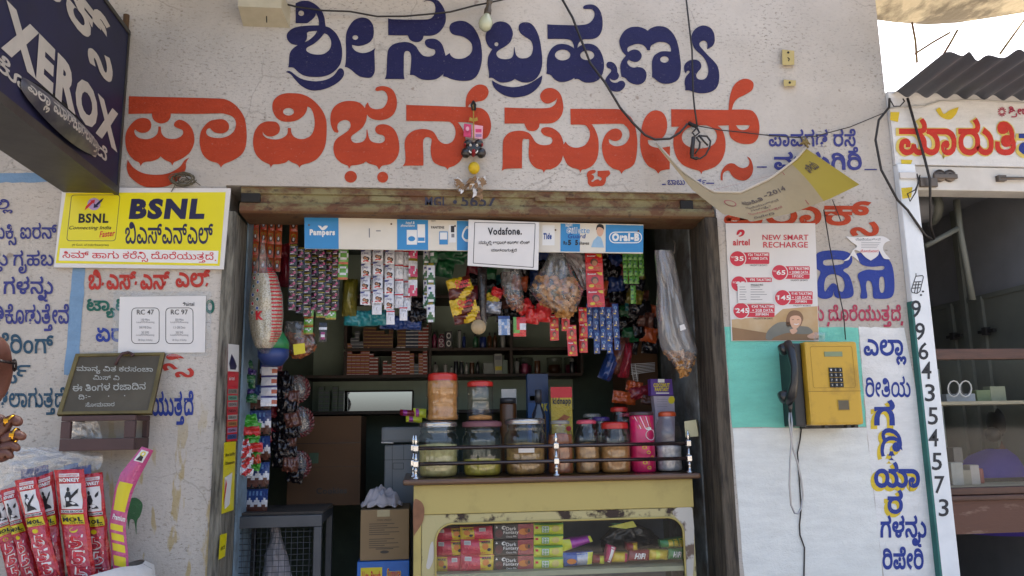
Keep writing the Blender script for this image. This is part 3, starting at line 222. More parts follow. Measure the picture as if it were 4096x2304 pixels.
[104,[52,-2,-18,3,-10,5,-8,7,-6,10,-3,18,2,16,10,15,8,6,3,-2,-23,0,0,12,73,0,0,-12,-1,0,0,1,3,-2,7,-7,6,-12,3,-15,-2,-12,-7,-15,-8,-7,-16,-8],[52,11,10,1,12,6,7,9,3,12,-1,14,-3,8,-8,9,-11,5,-18,0,-11,-5,-8,-9,-4,-13,2,-18,7,-10,10,-7]],
[214,[49,-2,-15,2,-15,10,-9,14,-4,21,3,18,9,14,14,10,17,3,16,-2,15,-10,8,-14,4,-20,-3,-18,-9,-15,-13,-10],[49,11,12,2,9,6,6,11,2,15,-1,13,-6,10,-9,7,-13,2,-12,-2,-9,-6,-6,-10,-2,-15,2,-14,5,-11,10,-6],[115,-2,-11,2,-10,4,-16,16,8,8,10,-10,11,-6,13,-1,11,6,5,12,-1,15,-5,13,-10,10,-17,9,22,1,13,-11,8,-14,3,-21,-3,-13,-6,-11,-12,-7],[174,-2,-11,2,-10,4,-17,16,9,8,10,-10,11,-6,13,-1,10,6,5,12,0,15,-6,13,-9,10,-17,9,22,1,13,-11,8,-14,3,-21,-3,-13,-6,-11,-12,-7],[96,76,0,12,28,1,6,1,4,4,1,5,-2,8,-9,13,11,6,8,-11,5,-17,-3,-12,-8,-6,-8,-3],[157,76,0,12,33,0,0,-12]],
[127,[36,-2,-16,4,-11,10,-3,7,-1,11,3,9,3,6,8,5,10,2,11,-2,7,-7,1,-7,-2,-8,-11,0,1,9,-4,3,-8,0,-5,-5,-1,-11,2,-6,5,-5,8,-2,10,0,8,3,5,5,4,12,12,0,2,-9,7,-9,10,-2,5,0,6,4,5,10,-1,13,-3,11,-9,13,11,8,11,-18,4,-15,-1,-16,-3,-8,-4,-7,-13,-7,-17,0,-8,4,-5,5,-6,8,5,1,-6,-10,-8,-5],[64,48,-6,2,-3,7,3,7,6,2,7,-2,3,-7,-3,-7],[5,76,0,12,76,0,16,2,6,2,3,5,1,7,-2,9,-7,4,-11,1,-8,-7,-1,-8,-5,7,11,0,3,-3,0,-5,-2,-4,-7,-2,-5,1,-4,5,-1,12,4,7,5,4,9,4,11,0,11,-3,7,-7,5,-13,-1,-12,-6,-11,-9,-5,-16,-2]],
[40,[20,-65,-14,2,-10,6,-6,9,-2,10,2,10,7,11,9,5,15,3,11,-1,9,-5,4,-11,-3,-10,-8,-5,-9,-2,-11,3,-6,6,-2,10,2,24,-2,6,-5,4,7,10,10,-8,2,-11,-3,-21,1,-8,3,-3,4,-1,5,1,3,2,0,6,-5,4,-9,0,-11,-3,-8,-10,0,-9,3,-6,9,-6,13,-1,14,4,9,6,9,-9,-16,-9]],
[122,[35,-2,-12,2,-9,7,-5,12,-2,16,3,18,5,12,13,11,4,2,2,-2,-27,0,0,12,91,0,0,-12,-7,0,2,1,4,-2,8,-8,9,-18,2,-14,-2,-16,-3,-6,-7,-10,-11,-4,-9,-1,-9,2,-7,4,-8,9,-1,4,5,0,-4,-7,-7,-7,-7,-3],[36,11,8,1,5,4,4,7,2,8,12,0,4,-13,9,-6,10,-1,6,3,5,10,1,15,-3,15,-6,10,-13,9,-12,3,-21,-2,-14,-7,-5,-5,-6,-10,-2,-12,0,-11,4,-13,5,-4],[54,-23,1,25,12,0,2,-25]],
[92,[45,-2,-19,4,-7,4,-5,6,-4,11,1,14,9,12,4,2,3,-2,-21,0,0,11,33,0,4,7,-3,9,8,2,5,-2,2,-3,1,-7,-2,-6,32,0,0,-11,-21,0,2,2,6,-4,8,-11,1,-16,-6,-11,-6,-5,-8,-4],[46,11,11,1,7,4,4,6,2,7,-2,8,-4,7,-8,4,-10,1,-11,-1,-7,-4,-4,-7,-2,-8,2,-7,4,-6,7,-4],[6,76,0,12,62,0,0,-12]],
[171,[35,-2,-12,2,-9,7,-5,12,-2,16,3,18,5,12,13,11,4,2,2,-2,-27,0,0,12,92,0,0,-12,-4,0,0,2,7,-4,6,-8,3,-10,-1,-10,-7,-8,-7,-5,-9,-2,-8,1,-8,5,-3,6,0,9,5,8,9,4,8,0,8,-3,10,-7,6,-11,3,-14,-2,-12,-9,-13,-14,-6,-14,1,-7,3,-6,6,-6,9,5,0,-4,-7,-7,-7,-7,-3],[36,11,7,1,6,4,6,13,12,0,5,-11,8,-6,9,-1,9,3,4,5,2,7,0,10,-2,8,-7,8,-10,2,-4,-1,-2,-3,1,-6,4,-2,10,1,4,3,1,6,-2,11,-9,8,-12,4,-16,1,-13,-2,-11,-5,-6,-4,-6,-10,-4,-20,1,-11,3,-8,5,-4],[145,47,-14,4,-9,12,-1,19,3,14,8,9,12,5,15,1,13,-5,-7,-10,-14,4,-7,-1,-6,-4,-4,-7,-2,-7,1,-10,3,-8,6,-5,10,2,3,7,-4,7,-9,2,-48,0,0,12,54,-1,11,-3,5,-7,3,-10,-4,-12,-6,-5]],
[127,[37,-2,-14,2,-5,3,-8,8,-5,11,2,20,6,9,11,6,13,3,15,-3,8,-5,5,-8,2,-6,-1,-18,-4,-9,-7,-8,-10,-4],[38,10,9,1,6,4,3,7,1,11,-2,7,-5,5,-7,3,-11,-1,-7,-3,-5,-5,-2,-14,3,-7,5,-5],[90,-2,-7,1,-10,3,-7,7,-4,8,-1,21,4,9,7,8,15,5,18,-2,10,-7,6,-10,1,-18,-4,-12,-8,-8,-6,-3],[89,10,9,1,7,4,3,7,1,7,-1,8,-4,6,-6,4,-8,1,-9,-1,-6,-4,-4,-6,-1,-8,1,-8,4,-6,6,-4],[39,57,-13,2,-9,3,6,9,16,-4,7,2,5,3,3,5,1,9,-4,11,-9,6,-7,0,-5,-2,-3,-4,2,-7,4,-2,7,-1,8,3,8,8,5,-7,-1,-1,-10,-10,-10,-3,-9,0,-10,4,-4,5,-2,8,3,11,6,6,9,3,9,0,8,-2,9,-7,5,-9,2,-12,-2,-12,-5,-9,-9,-4]],
[114,[51,-2,-13,2,-10,5,-6,8,-1,9,2,10,5,7,10,5,17,1,16,-4,16,-11,11,-17,6,-19,-13,-3,-5,17,-5,9,-7,8,-8,5,-16,3,-10,-1,-5,-5,-1,-7,2,-5,5,-3,11,-2,16,2,14,8,8,9,4,15,0,14,-4,13,-6,5,-11,1,-8,-5,-5,-13,-13,0,-2,8,-4,6,-5,3,-9,1,-5,-1,-4,-5,0,-8,2,-8,-12,-4,-3,9,-1,10,2,7,5,7,5,3,10,3,14,-2,7,-4,5,-7,4,-6,-5,0,4,7,6,7,7,4,10,1,10,-1,10,-8,7,-11,3,-13,-1,-11,-3,-14,-4,-10,-7,-9,-19,-11]],]
KS = {
'ಪಾವಗಡ ರಸ್ತೆ': [0,1,2,3,4,5,6,7,8],
'ಮಧುಗಿರಿ': [9,10,11,12,13],
'ಬಾಬು ಆರ್ಟ್ಸ್': [14,1,15,11,5,16,17,18,19],
'ಮಾರುತಿ': [20,1,6,11,21],
'ವ': [2],
'ಶ್ರೀಕ': [22,23,24,25],
'ಬಿಎಸ್ಎನ್ಎಲ್': [26,27,28,27,29,27,30],
'ಸಿಮ್ ಹಾಗು ಕರೆನ್ಸಿ ದೊರೆಯುತ್ತದೆ': [31,32,5,33,1,3,11,5,25,34,35,18,5,36,37,34,38,11,39,8,36],
'ಲ್ಲಿ': [40,41],
'ುಕ್ಸಿ ಐರನ್': [11,42,18,5,43,6,29],
'ತ್ತು ಗೃಹಬ': [39,8,11,5,3,44,45,15],
'ಗಳನ್ನು': [3,46,47,48,11],
'ಡಿಕೊಡುತ್ತೇವೆ': [49,50,37,4,11,51,8,24,52],
'ೆರಿಂಗ್': [53,13,54,55],
'ರ್ಕ್ಸ್': [56,18,19],
'ಡಲಾಗುತ್ತದೆ': [4,57,1,3,11,39,8,36],
'ಬಿ ಎಸ್ ಎನ್': [26,5,27,28,5,27,29],
'ಎಲ್': [27,30],
'ಟ್ಯಾಟ': [58,1,59,60],
'ಂ': [54],
'ಏರ್': [61,62],
'ನ್ಸಿ': [35,18],
'ಯುತ್ತದೆ': [38,11,39,8,36],
'ಮಾನ್ಯ ವಿತ ಕರಸಂಚಾ': [20,1,47,59,5,63,39,5,25,6,64,54,65,1],
'ಮಿಸ್ ವಿ': [66,28,5,63],
'ಈ ತಿಂಗಳ ರಜಾದಿನ': [67,5,21,54,3,46,5,6,68,1,69,47],
'ದಿ': [69],
'ಸೋಮವಾರ': [7,37,24,9,70,1,6],
'ಜೆರಾಕ್ಸ್': [71,72,1,56,18],
'ದಿನ': [69,47],
'ಯ ದೊರೆಯುತ್ತದೆ': [38,5,36,37,34,38,11,39,8,36],
'ಎಲ್ಲಾ': [27,57,1,41],
'ರೀತಿಯ': [13,24,21,38],
'ಗ': [3],
'ಡಿ': [49],
'ಯಾ': [73,1],
'ರ': [6],
'ರಿಪೇರಿ': [13,74,24,13],
'ನಮ್ಮಲ್ಲಿ ಆಧಾರ್ ಕಾರ್ಡ್ ಲಿಂಕ್': [47,9,75,40,41,5,16,76,1,62,5,77,1,78,19,5,40,54,56],
'ಮಾಡಲಾಗುತ್ತದೆ': [20,1,4,57,1,3,11,39,8,36],
'ಎಲ್ಲಾ ಮಾಡಿಕೊಡಲಾಗುತ್ತದೆ': [27,57,1,41,5,20,1,49,50,37,4,57,1,3,11,39,8,36],
'ಮಾಹಿತಿ': [20,1,79,21],
'ಇಡಿಯ': [80,49,38],
}
# ------------------------------------------------------------------ lettering
_TC = {}
def _curve_tris(cu):
    o = bpy.data.objects.new('tmp_curve', cu); COL.objects.link(o)
    dg = bpy.context.evaluated_depsgraph_get(); dg.update()
    me = bpy.data.meshes.new_from_object(o.evaluated_get(dg))
    vs_ = [(v.co.x, v.co.y) for v in me.vertices]; fs = [tuple(p.vertices) for p in me.polygons]
    bpy.data.objects.remove(o); bpy.data.curves.remove(cu); bpy.data.meshes.remove(me)
    return vs_, fs
def poly_tris(contours, off=0.0):
    cu = bpy.data.curves.new('tmp', 'CURVE'); cu.dimensions = '2D'; cu.fill_mode = 'BOTH'; cu.offset = off
    for c in contours:
        s = cu.splines.new('POLY'); s.points.add(len(c) - 1); s.use_cyclic_u = True
        for k, (x, y) in enumerate(c): s.points[k].co = (x, y, 0, 1)
    return _curve_tris(cu)
def _area(c): return sum(c[i - 1][0] * c[i][1] - c[i][0] * c[i - 1][1] for i in range(len(c))) / 2
def _inside(p, c):
    r = False
    for i in range(len(c)):
        (x0, y0), (x1, y1) = c[i - 1], c[i]
        if (y0 > p[1]) != (y1 > p[1]) and p[0] < x0 + (p[1] - y0) / (y1 - y0) * (x1 - x0): r = not r
    return r
def unloop(c):
    """a stroke that crosses itself becomes separate simple loops"""
    n = len(c)
    for i in range(n):
        (ax, ay), (bx, by) = c[i], c[(i + 1) % n]
        for j in range(i + 2, n - (i == 0)):
            (cx, cy), (dx, dy) = c[j], c[(j + 1) % n]; D = (bx - ax) * (dy - cy) - (by - ay) * (dx - cx)
            if abs(D) < 1e-12: continue
            t = ((cx - ax) * (dy - cy) - (cy - ay) * (dx - cx)) / D; u = ((cx - ax) * (by - ay) - (cy - ay) * (bx - ax)) / D
            if 0 < t < 1 and 0 < u < 1:
                p = (ax + (bx - ax) * t, ay + (by - ay) * t); return unloop(c[:i + 1] + [p] + c[j + 1:]) + unloop([p] + c[i + 1:j + 1])
    return [c] if abs(_area(c)) > 2e-4 else []
def split_outers(cs):
    """overlapping strokes of a letter are filled one by one, each with its own counters"""
    A = [_area(c) for c in cs]; sg_ = A[max(range(len(A)), key=lambda i: abs(A[i]))] > 0
    outs = [i for i in range(len(cs)) if (A[i] > 0) == sg_]; gr = {i: [cs[i]] for i in outs}
    for i in range(len(cs)):
        if i not in gr:
            for j in outs:
                if _inside(cs[i][0], cs[j]): gr[j].append(cs[i])
    return list(gr.values())
def text_tris(s, bold=0.0, shear=0.0):
    """2D triangles of a line of writing; Kannada from the packed outlines, the rest in the built-in font"""
    key = (s, bold, shear)
    if key in _TC: return _TC[key]
    if s in KS:
        vs_, fs, x = [], [], 0
        for g in KS[s]:
            adv, cs = KG[g][0], KG[g][1:]
            if cs:
                out = []
                for c in cs:
                    a = b = 0; o_ = []
                    for i in range(0, len(c), 2): a += c[i]; b += c[i + 1]; o_.append((a / 160 + x, b / 160))
                    out.append(o_)
                for k, g_ in enumerate(split_outers([l for c in out for l in unloop(c)])):
                    v, f = poly_tris(g_, bold); o = len(vs_); vs_ += [(a, b, k) for a, b in v]; fs += [tuple(i + o for i in t) for t in f]
            x += adv / 160 + bold * .7
    else:
        cu = bpy.data.curves.new('tmp', 'FONT'); cu.body = s; cu.offset = bold; cu.resolution_u = 3; cu.space_character = 1 + bold * 3
        vs_, fs = _curve_tris(cu); vs_ = [(a, b, 0) for a, b in vs_]
    if shear: vs_ = [(x + y * shear, y, k) for x, y, k in vs_]
    _TC[key] = (vs_, fs); return _TC[key]

# ------------------------------------------------------------------ mesh builder
def catmull(pts, n=5):
    """closed outline 'x,y x,y* ...' ; * marks a corner"""
    p = []
    for t in pts.split():
        c = t.endswith('*'); a, b = t.rstrip('*').split(','); p.append((float(a), float(b), c))
    out = []; L = len(p)
    for i in range(L):
        p1, p2 = p[i], p[(i + 1) % L]
        p0 = p[i - 1] if not p1[2] else p1
        p3 = p[(i + 2) % L] if not p2[2] else p2
        for k in range(n):
            t = k / n
            out.append(tuple(.5 * (2 * p1[d] + (p2[d] - p0[d]) * t + (2 * p0[d] - 5 * p1[d] + 4 * p2[d] - p3[d]) * t * t + (3 * p1[d] - p0[d] - 3 * p2[d] + p3[d]) * t ** 3) for d in (0, 1)))
    return out
def ell(cx, cy, rx, ry, n=20): return [(cx + rx * math.cos(6.2832 * k / n), cy + ry * math.sin(6.2832 * k / n)) for k in range(n)]

def span(v):
    X = [k[0] for k in v]; Y_ = [k[1] for k in v]; return min(X), max(X), min(Y_), max(Y_)
class MB:
    def __init__(s): s.v = []; s.f = []; s.m = []; s.mats = []; s.sm = []
    def mi(s, m):
        if m not in s.mats: s.mats.append(m)
        return s.mats.index(m)
    def add(s, vs_, fs, m, smooth=False):
        o = len(s.v); i = s.mi(m); s.v += [tuple(v) for v in vs_]
        for f in fs: s.f.append(tuple(k + o for k in f)); s.m.append(i); s.sm.append(smooth)
        return s
    def quad(s, a, b, c, d, m): return s.add([a, b, c, d], [(0, 1, 2, 3)], m)
    def box(s, lo, hi, m, bev=0.0, rot=None, piv=None):
        lo = Vector(lo); hi = Vector(hi); c = (lo + hi) / 2
        bm = bmesh.new(); bmesh.ops.create_cube(bm, size=1)
        for v in bm.verts: v.co = Vector((v.co.x * (hi.x - lo.x), v.co.y * (hi.y - lo.y), v.co.z * (hi.z - lo.z)))
        if bev: bmesh.ops.bevel(bm, geom=bm.edges[:], offset=bev, segments=2, affect='EDGES', profile=.6)
        if rot is not None:
            for v in bm.verts: v.co = rot @ v.co
        for v in bm.verts: v.co += c
        return s.bm(bm, m)
    def bm(s, bm, m, smooth=False):
        bm.verts.ensure_lookup_table(); bm.verts.index_update()
        s.add([v.co[:] for v in bm.verts], [[v.index for v in f.verts] for f in bm.faces], m, smooth); bm.free(); return s
    def hexa(s, f4, b4, m):
        """solid between a front and a back quad (each TL,TR,BR,BL)"""
        return s.add(list(f4) + list(b4), [(3, 2, 1, 0), (4, 5, 6, 7), (0, 1, 5, 4), (1, 2, 6, 5), (2, 3, 7, 6), (3, 0, 4, 7)], m)
    def tube(s, pts, r, m, n=8, cap=True, closed=False):
        pts = [Vector(p) for p in pts]; L = len(pts); vs_, fs = [], []
        up = Vector((0, 0, 1)); prev = None
        for i, p in enumerate(pts):
            a = pts[i - 1] if (i or closed) else p; b = pts[(i + 1) % L] if (i < L - 1 or closed) else p
            t = (b - a).normalized() if (b - a).length > 1e-9 else Vector((1, 0, 0))
            if prev is None: prev = t.cross(up if abs(t.z) < .9 else Vector((1, 0, 0))).normalized()
            u = (prev - t * prev.dot(t)); u = u.normalized() if u.length > 1e-6 else t.orthogonal().normalized(); prev = u
            wv = t.cross(u); rr = r[i] if isinstance(r, (list, tuple)) else r
            for k in range(n):
                an = 6.28318 * k / n; vs_.append(p + (u * math.cos(an) + wv * math.sin(an)) * rr)
        for i in range(L if closed else L - 1):
            for k in range(n):
                a = i * n + k; b = i * n + (k + 1) % n; c = ((i + 1) % L) * n
                fs.append((a, b, c + (k + 1) % n, c + k))
        if cap and not closed: fs += [tuple(range(n))[::-1], tuple(range((L - 1) * n, L * n))]
        return s.add(vs_, fs, m, True)
    def lathe(s, prof, m, at=(0, 0, 0), n=28, ax=None, squash=1.0, cap=True):
        """prof = [(radius, height)...]"""
        vs_, fs = [], []
        for r, z in prof:
            for k in range(n):
                an = 6.28318 * k / n; v = Vector((r * math.cos(an), r * math.sin(an) * squash, z))
                if ax is not None: v = ax @ v
                vs_.append(v + Vector(at))
        for i in range(len(prof) - 1):
            for k in range(n):
                a = i * n + k; b = i * n + (k + 1) % n; fs.append((a, b, b + n, a + n))
        if cap: fs += [tuple(range(n))[::-1], tuple(range((len(prof) - 1) * n, len(prof) * n))]
        return s.add(vs_, fs, m, True)
    def grid(s, fn, nu, nv, m, smooth=True):
        vs_ = [fn(i / nu, j / nv) for j in range(nv + 1) for i in range(nu + 1)]; fs = []; W = nu + 1
        for j in range(nv):
            for i in range(nu): fs.append((j * W + i, (j + 1) * W + i, (j + 1) * W + i + 1, j * W + i + 1))
        if callable(m):
            o = len(s.v); s.v += [tuple(v) for v in vs_]
            for k, f in enumerate(fs): s.f.append(tuple(q + o for q in f)); s.m.append(s.mi(m((k % nu) / nu, (k // nu) / nv))); s.sm.append(smooth)
            return s
        return s.add(vs_, fs, m, smooth)
    def flat(s, contours, fn, m):
        """fill 2D contours and carry every point to 3D with fn"""
        v, f = poly_tris(contours); return s.add([fn(x, y) for x, y in v], f, m)
    def px(s, contours, Y, m):
        if contours and isinstance(contours[0], tuple): contours = [contours]
        return s.flat(contours, lambda x, y: P(x, y, Y), m)
    def pxr(s, x0, y0, x1, y1, Y, m): return s.quad(P(x0, y1, Y), P(x1, y1, Y), P(x1, y0, Y), P(x0, y0, Y), m)
    def pxq(s, q, Y, m):
        a, b, c, d = [P(x, y, Y) for x, y in q]; return s.quad(d, c, b, a, m)
    def text(s, t, q, m, bold=0.0, shear=0.0, pad=None):
        """writing stretched to the 3D quad q = TL,TR,BR,BL"""
        v, f = text_tris(t, bold, shear)
        if not v: return s
        x0, x1, y0, y1 = span(v)
        TL, TR, BR, BL = [Vector(k) for k in q]; out = []; nn = (TL - BL).cross(TR - TL).normalized()
        for a, b, k in v:
            u = (a - x0) / max(x1 - x0, 1e-6); h = (b - y0) / max(y1 - y0, 1e-6)
            out.append((BL * (1 - u) + BR * u) * (1 - h) + (TL * (1 - u) + TR * u) * h - nn * (k * .00025))
        return s.add(out, f, m)
    def pxt(s, t, x0, y0, x1, y1, Y, m, bold=0.0, dy=0.0, shear=0.0):
        """writing in the photo box; dy = extra drop of the right end"""
        return s.text(t, [P(x0, y0, Y), P(x1, y0 + dy, Y), P(x1, y1 + dy, Y), P(x0, y1, Y)], m, bold, shear)
    def pxl(s, pts, wpx, Y, m):
        """painted stroke of a given pixel width"""
        for (x0, y0), (x1, y1) in zip(pts, pts[1:]):
            d = math.hypot(x1 - x0, y1 - y0) or 1; nx, ny = -(y1 - y0) / d * wpx / 2, (x1 - x0) / d * wpx / 2
            s.pxq([(x0 + nx, y0 + ny), (x1 + nx, y1 + ny), (x1 - nx, y1 - ny), (x0 - nx, y0 - ny)], Y, m)
        return s
    def build(s, name, parent=None, label=None, loc=None):
        me = bpy.data.meshes.new(name); v = s.v
        if loc is not None: v = [(a - loc[0], b - loc[1], c - loc[2]) for a, b, c in v]
        elif parent is not None:
            o = WL.get(parent.name, (0, 0, 0)); v = [(a - o[0], b - o[1], c - o[2]) for a, b, c in v]
        me.from_pydata(v, [], s.f)
        for m in s.mats: me.materials.append(m)
        me.polygons.foreach_set('material_index', s.m); me.polygons.foreach_set('use_smooth', s.sm); me.update()
        o = bpy.data.objects.new(name, me); COL.objects.link(o)
        WL[o.name] = tuple(loc) if loc is not None else (WL.get(parent.name, (0, 0, 0)) if parent is not None else (0, 0, 0))
        if loc is not None: o.location = loc if parent is None else Vector(loc) - Vector(WL.get(parent.name, (0, 0, 0)))
        if parent is not None: o.parent = parent
        if label: o['label'] = label
        return o
WL = {}                                        # world location of every object, to parent without offsets
def tag(o, label, cat, group=None):
    o['label'] = label; o['category'] = cat
    if group: o['group'] = group
    return o
def thing(name, label, cat, loc=(0, 0, 0), group=None):
    o = bpy.data.objects.new(name, None); COL.objects.link(o); o.empty_display_size = .05
    o.location = loc; WL[o.name] = tuple(loc); return tag(o, label, cat, group)
def structure(o): o['kind'] = 'structure'; return o
def dup(root, delta, label=None, group=None, rot=None):
    """copy of a thing with its parts and their sub-parts, moved by delta"""
    def cp(o, par):
        c = o.copy(); COL.objects.link(c)
        if par is not None: c.parent = par
        for ch in KIDS(o): cp(ch, c)
        return c
    r = cp(root, None); r.location = root.location + Vector(delta)
    WL[r.name] = tuple(r.location)
    if rot is not None: r.rotation_euler = rot
    if label: r['label'] = label
    if group: r['group'] = group
    return r
def KIDS(o): return [c for c in o.children]
# ================================================================== SETTING AND BUILDINGS
def wallmat(name, base, stain, damp=.0, drips=False):
    q = N(name); v = q.pos()
    big = q.ramp(q.noise(1.3, 5, .65, v), (.35, 0.), (.75, 1.))
    c = q.mix(q.math('MULTIPLY', big, .6), srgb(base), srgb(stain))
    fine = q.ramp(q.noise(48, 4, .75, q.pos((1, 1, 2.0))), (.54, 0.), (.64, 1.))         # dirt in the pits of the plaster
    patch = q.ramp(q.noise(2.2, 5, .65, v), (.38, .10), (.66, 1.))
    c = q.mix(q.math('MULTIPLY', q.math('MULTIPLY', fine, patch), .75), c, srgb('#544a3c'))
    spots = q.ramp(q.noise(14, 2, .5, v), (.70, 0.), (.75, 1.)); c = q.mix(q.math('MULTIPLY', spots, .55), c, srgb('#6b5648'))
    st = q.ramp(q.noise(3.2, 5, .7, q.pos((1, 1, .22))), (.60, 0.), (.82, 1.)); c = q.mix(q.math('MULTIPLY', st, .28), c, srgb('#7d7460'))
    # a few hairline cracks wandering down from the top
    vo = q.n('TexVoronoi', feature='DISTANCE_TO_EDGE'); vo.inputs['Scale'].default_value = 1.15
    wob = q.n('TexNoise'); wob.inputs['Scale'].default_value = 5; wob.inputs['Detail'].default_value = 6; q.l(v, wob.inputs['Vector'])
    q.l(q.mix(.12, v, wob.outputs['Color'], 'ADD'), vo.inputs['Vector'])
    cr = q.ramp(vo.outputs['Distance'], (.0, 1.), (.0035, 0.))
    cm = q.ramp(q.noise(1.1, 2, .5, v), (.5, 0.), (.56, 1.))
    c = q.mix(q.math('MULTIPLY', q.math('MULTIPLY', cr, cm), .3), c, srgb('#3f382f'))
    if drips:                                   # old yellow paint splashes low on the wall left of the door
        sx = q.n('SeparateXYZ'); q.l(v, sx.inputs[0])
        a = q.math('MULTIPLY', q.ramp(q.math('ADD', sx.outputs[0], 1.36), (.0, 0.), (.14, 1.)), q.ramp(sx.outputs[2], (1.25, 0.0), (1.26, 0.0)))
        zz = q.ramp(q.math('MULTIPLY_ADD', sx.outputs[2], 1.0, -.75), (.0, 1.), (.55, 1.), (.92, 0.))
        xx = q.ramp(q.math('ADD', sx.outputs[0], 1.50), (.05, 0.), (.25, 1.), (.66, 1.), (.68, 0.))
        dr = q.ramp(q.noise(15, 3, .55, q.pos((1, 1, .28))), (.57, 0.), (.61, 1.))
        c = q.mix(q.math('MULTIPLY', q.math('MULTIPLY', dr, zz), q.math('MULTIPLY', xx, .55)), c, srgb('#a58a2c'))
    q.color(c); q.b.inputs['Roughness'].default_value = .85; q.b.inputs['Specular IOR Level'].default_value = .25
    n1 = q.bump(q.noise(26, 6, .72, v, .4), .5, .012)
    q.bump(q.noise(110, 2, .6, q.pos((1, 1, 1.8))), .45, .004, n1)
    return q.m
W_MAIN = wallmat('old_plaster', '#c4bdb4', '#8f877d', drips=True)
def paintmat(name, col, wear=.3, base='#b5a99e'):
    """sign painter's enamel on the rough plaster: same pits, a little worn through"""
    if name in MATS: return MATS[name]
    q = N(name); v = q.pos(); c = srgb(col)
    c1 = q.mix(q.math('MULTIPLY', q.noise(9, 6, .7, q.pos((.6, 1, 2.5))), .9), tuple(min(1, x * 1.18) for x in c), tuple(x * .6 for x in c))
    f = q.ramp(q.noise(95, 4, .75, v), (.62, 0.), (.70, 1.))
    g = q.ramp(q.noise(3, 3, .6, v), (.35, .15), (.7, 1.))
    c1 = q.mix(q.math('MULTIPLY', q.math('MULTIPLY', f, g), wear), c1, srgb(base))
    q.color(c1); q.b.inputs['Roughness'].default_value = .6; q.b.inputs['Specular IOR Level'].default_value = .3
    n1 = q.bump(q.noise(26, 6, .72, v, .4), .45, .012)
    q.bump(q.noise(110, 2, .6, q.pos((1, 1, 1.8))), .4, .004, n1)
    MATS[name] = q.m; return q.m
PB = paintmat('paint_navy', '#1b1a48', .5); PO = paintmat('paint_orange', '#b03e1c', .4)
PBL = paintmat('paint_blue', '#2c3f8f', .45); PR = paintmat('paint_red', '#b5362c', .4); PG = paintmat('paint_green', '#1c5f52', .4)
PTQ = paintmat('paint_turquoise', '#7accb8', .6); PWB = paintmat('paint_pale_blue', '#e0e2de', .5, '#b5b1a8'); PWW = paintmat('paint_white', '#e2e2e0', .5)
PSB = paintmat('paint_stripe', '#7696b4', .45); PY = paintmat('paint_yellow', '#d8bd3a', .3); PPI = paintmat('paint_crimson', '#b0425a', .45)
PUR = paintmat('paint_violet', '#3c3f80', .4); PTE = paintmat('paint_teal', '#2b4d62', .45)
WOOD_G = pmat('grey_weathered_wood', '#7a766b', .85, 1, 9, '#2f2c26', .9, 22, .01, stretch=(6, 6, .7))
WOOD_D = pmat('dark_weathered_wood', '#554c40', .8, 1, 8, '#1a1612', .7, 22, .01, stretch=(6, 6, .7))
WOOD_B = pmat('brown_stained_wood', '#55372b', .5, .6, 6, '#2d1b15', .3, 30, .004, stretch=(1, 6, 6))
DARK = pmat('soot_dark', '#1c1a18', .8, .4, 5)
INT = pmat('interior_green_plaster', '#5d6a5e', .85, .6, 3, '#3f463c', .3, 30, .006)
CONC = pmat('bare_concrete', '#8d8577', .9, .7, 4, '#57503f', .8, 14, .02)

# ground and road: one sheet to the horizon, in full sun beyond the shade of the building
mb = MB(); G = pmat('dry_earth', '#968d82', .95, .5, .8, '#786e62', .6, 6, .03)
mb.add([(-150, -200, 0), (150, -200, 0), (150, 200, 0), (-150, 200, 0)], [(0, 1, 2, 3)], G)
structure(mb.build('ground'))
mb = MB(); mb.add([(-150, -14, .004), (150, -14, .004), (150, -6.5, .004), (-150, -6.5, .004)], [(0, 1, 2, 3)], pmat('asphalt', '#4a4846', .9, .4, 3, '#2f2e2d', .5, 80, .01))
structure(mb.build('road'))

# ---------------- the provision store
XA, XB = P(868, 1500).x, P(915, 1500).x          # left: plaster edge, wood post edge
XC, XD = P(2842, 1300).x, P(2893, 1300).x        # right
XW = 2.215                                       # right end of the store's wall
ZL = P(1900, 757).z                              # underside of the beam
ZS = P(1900, 862).z                              # underside of the shutter rail
XIL, XIR, YB, ZF = -1.12, 1.52, 1.80, .25
shop = thing('provision_store', 'old plastered store with hand painted blue and orange Kannada shop name over its open front', 'shop', (0, 0, 0))
mb = MB(); T = .24; TOP = 4.1
mb.box((-4.5, 0, 0), (XA, T, TOP), W_MAIN)
mb.box((XD, 0, 0), (XW, T, TOP), W_MAIN)
mb.box((XA, 0, ZL), (XD, T, TOP), W_MAIN)
mb.build('front_wall', shop)
mb = MB()
mb.box((XIL - .15, T, 0), (XIL, YB, 3.0), INT); mb.box((XIR, T, 0), (XIR + .15, YB, 3.0), INT)
mb.box((XIL - .15, YB, 0), (XIR + .15, YB + .15, 3.0), INT)
mb.box((XIL - .15, T, 2.95), (XIR + .15, YB, 3.1), CONC); mb.box((XIL, T, 0), (XIR, YB, ZF), CONC)
mb.build('interior_walls', shop)
mb = MB(); mb.box((-4.5, .0, TOP), (XW + .1, 6, TOP + .14), CONC); mb.build('roof', shop)
mb = MB(); mb.box((-4.5, T + .0, 0), (-4.35, 6, TOP), W_MAIN); mb.box((XW - .15, T, 0), (XW, 6, TOP), W_MAIN)
mb.box((-4.35, 5.8, 0), (XW - .15, 6, TOP), W_MAIN); mb.build('side_walls', shop)
for a, b, m, nm in ((XA, XB, WOOD_G, 'door_post'), (XC, XD, WOOD_D, 'door_post')):
    mb = MB(); mb.box((a, -.012, 0), (b, .10, ZS + .004), m, .006)
    mb.box((a + .012, .10, 0), (b - .006, T, ZS + .004), m); mb.build(nm, shop)
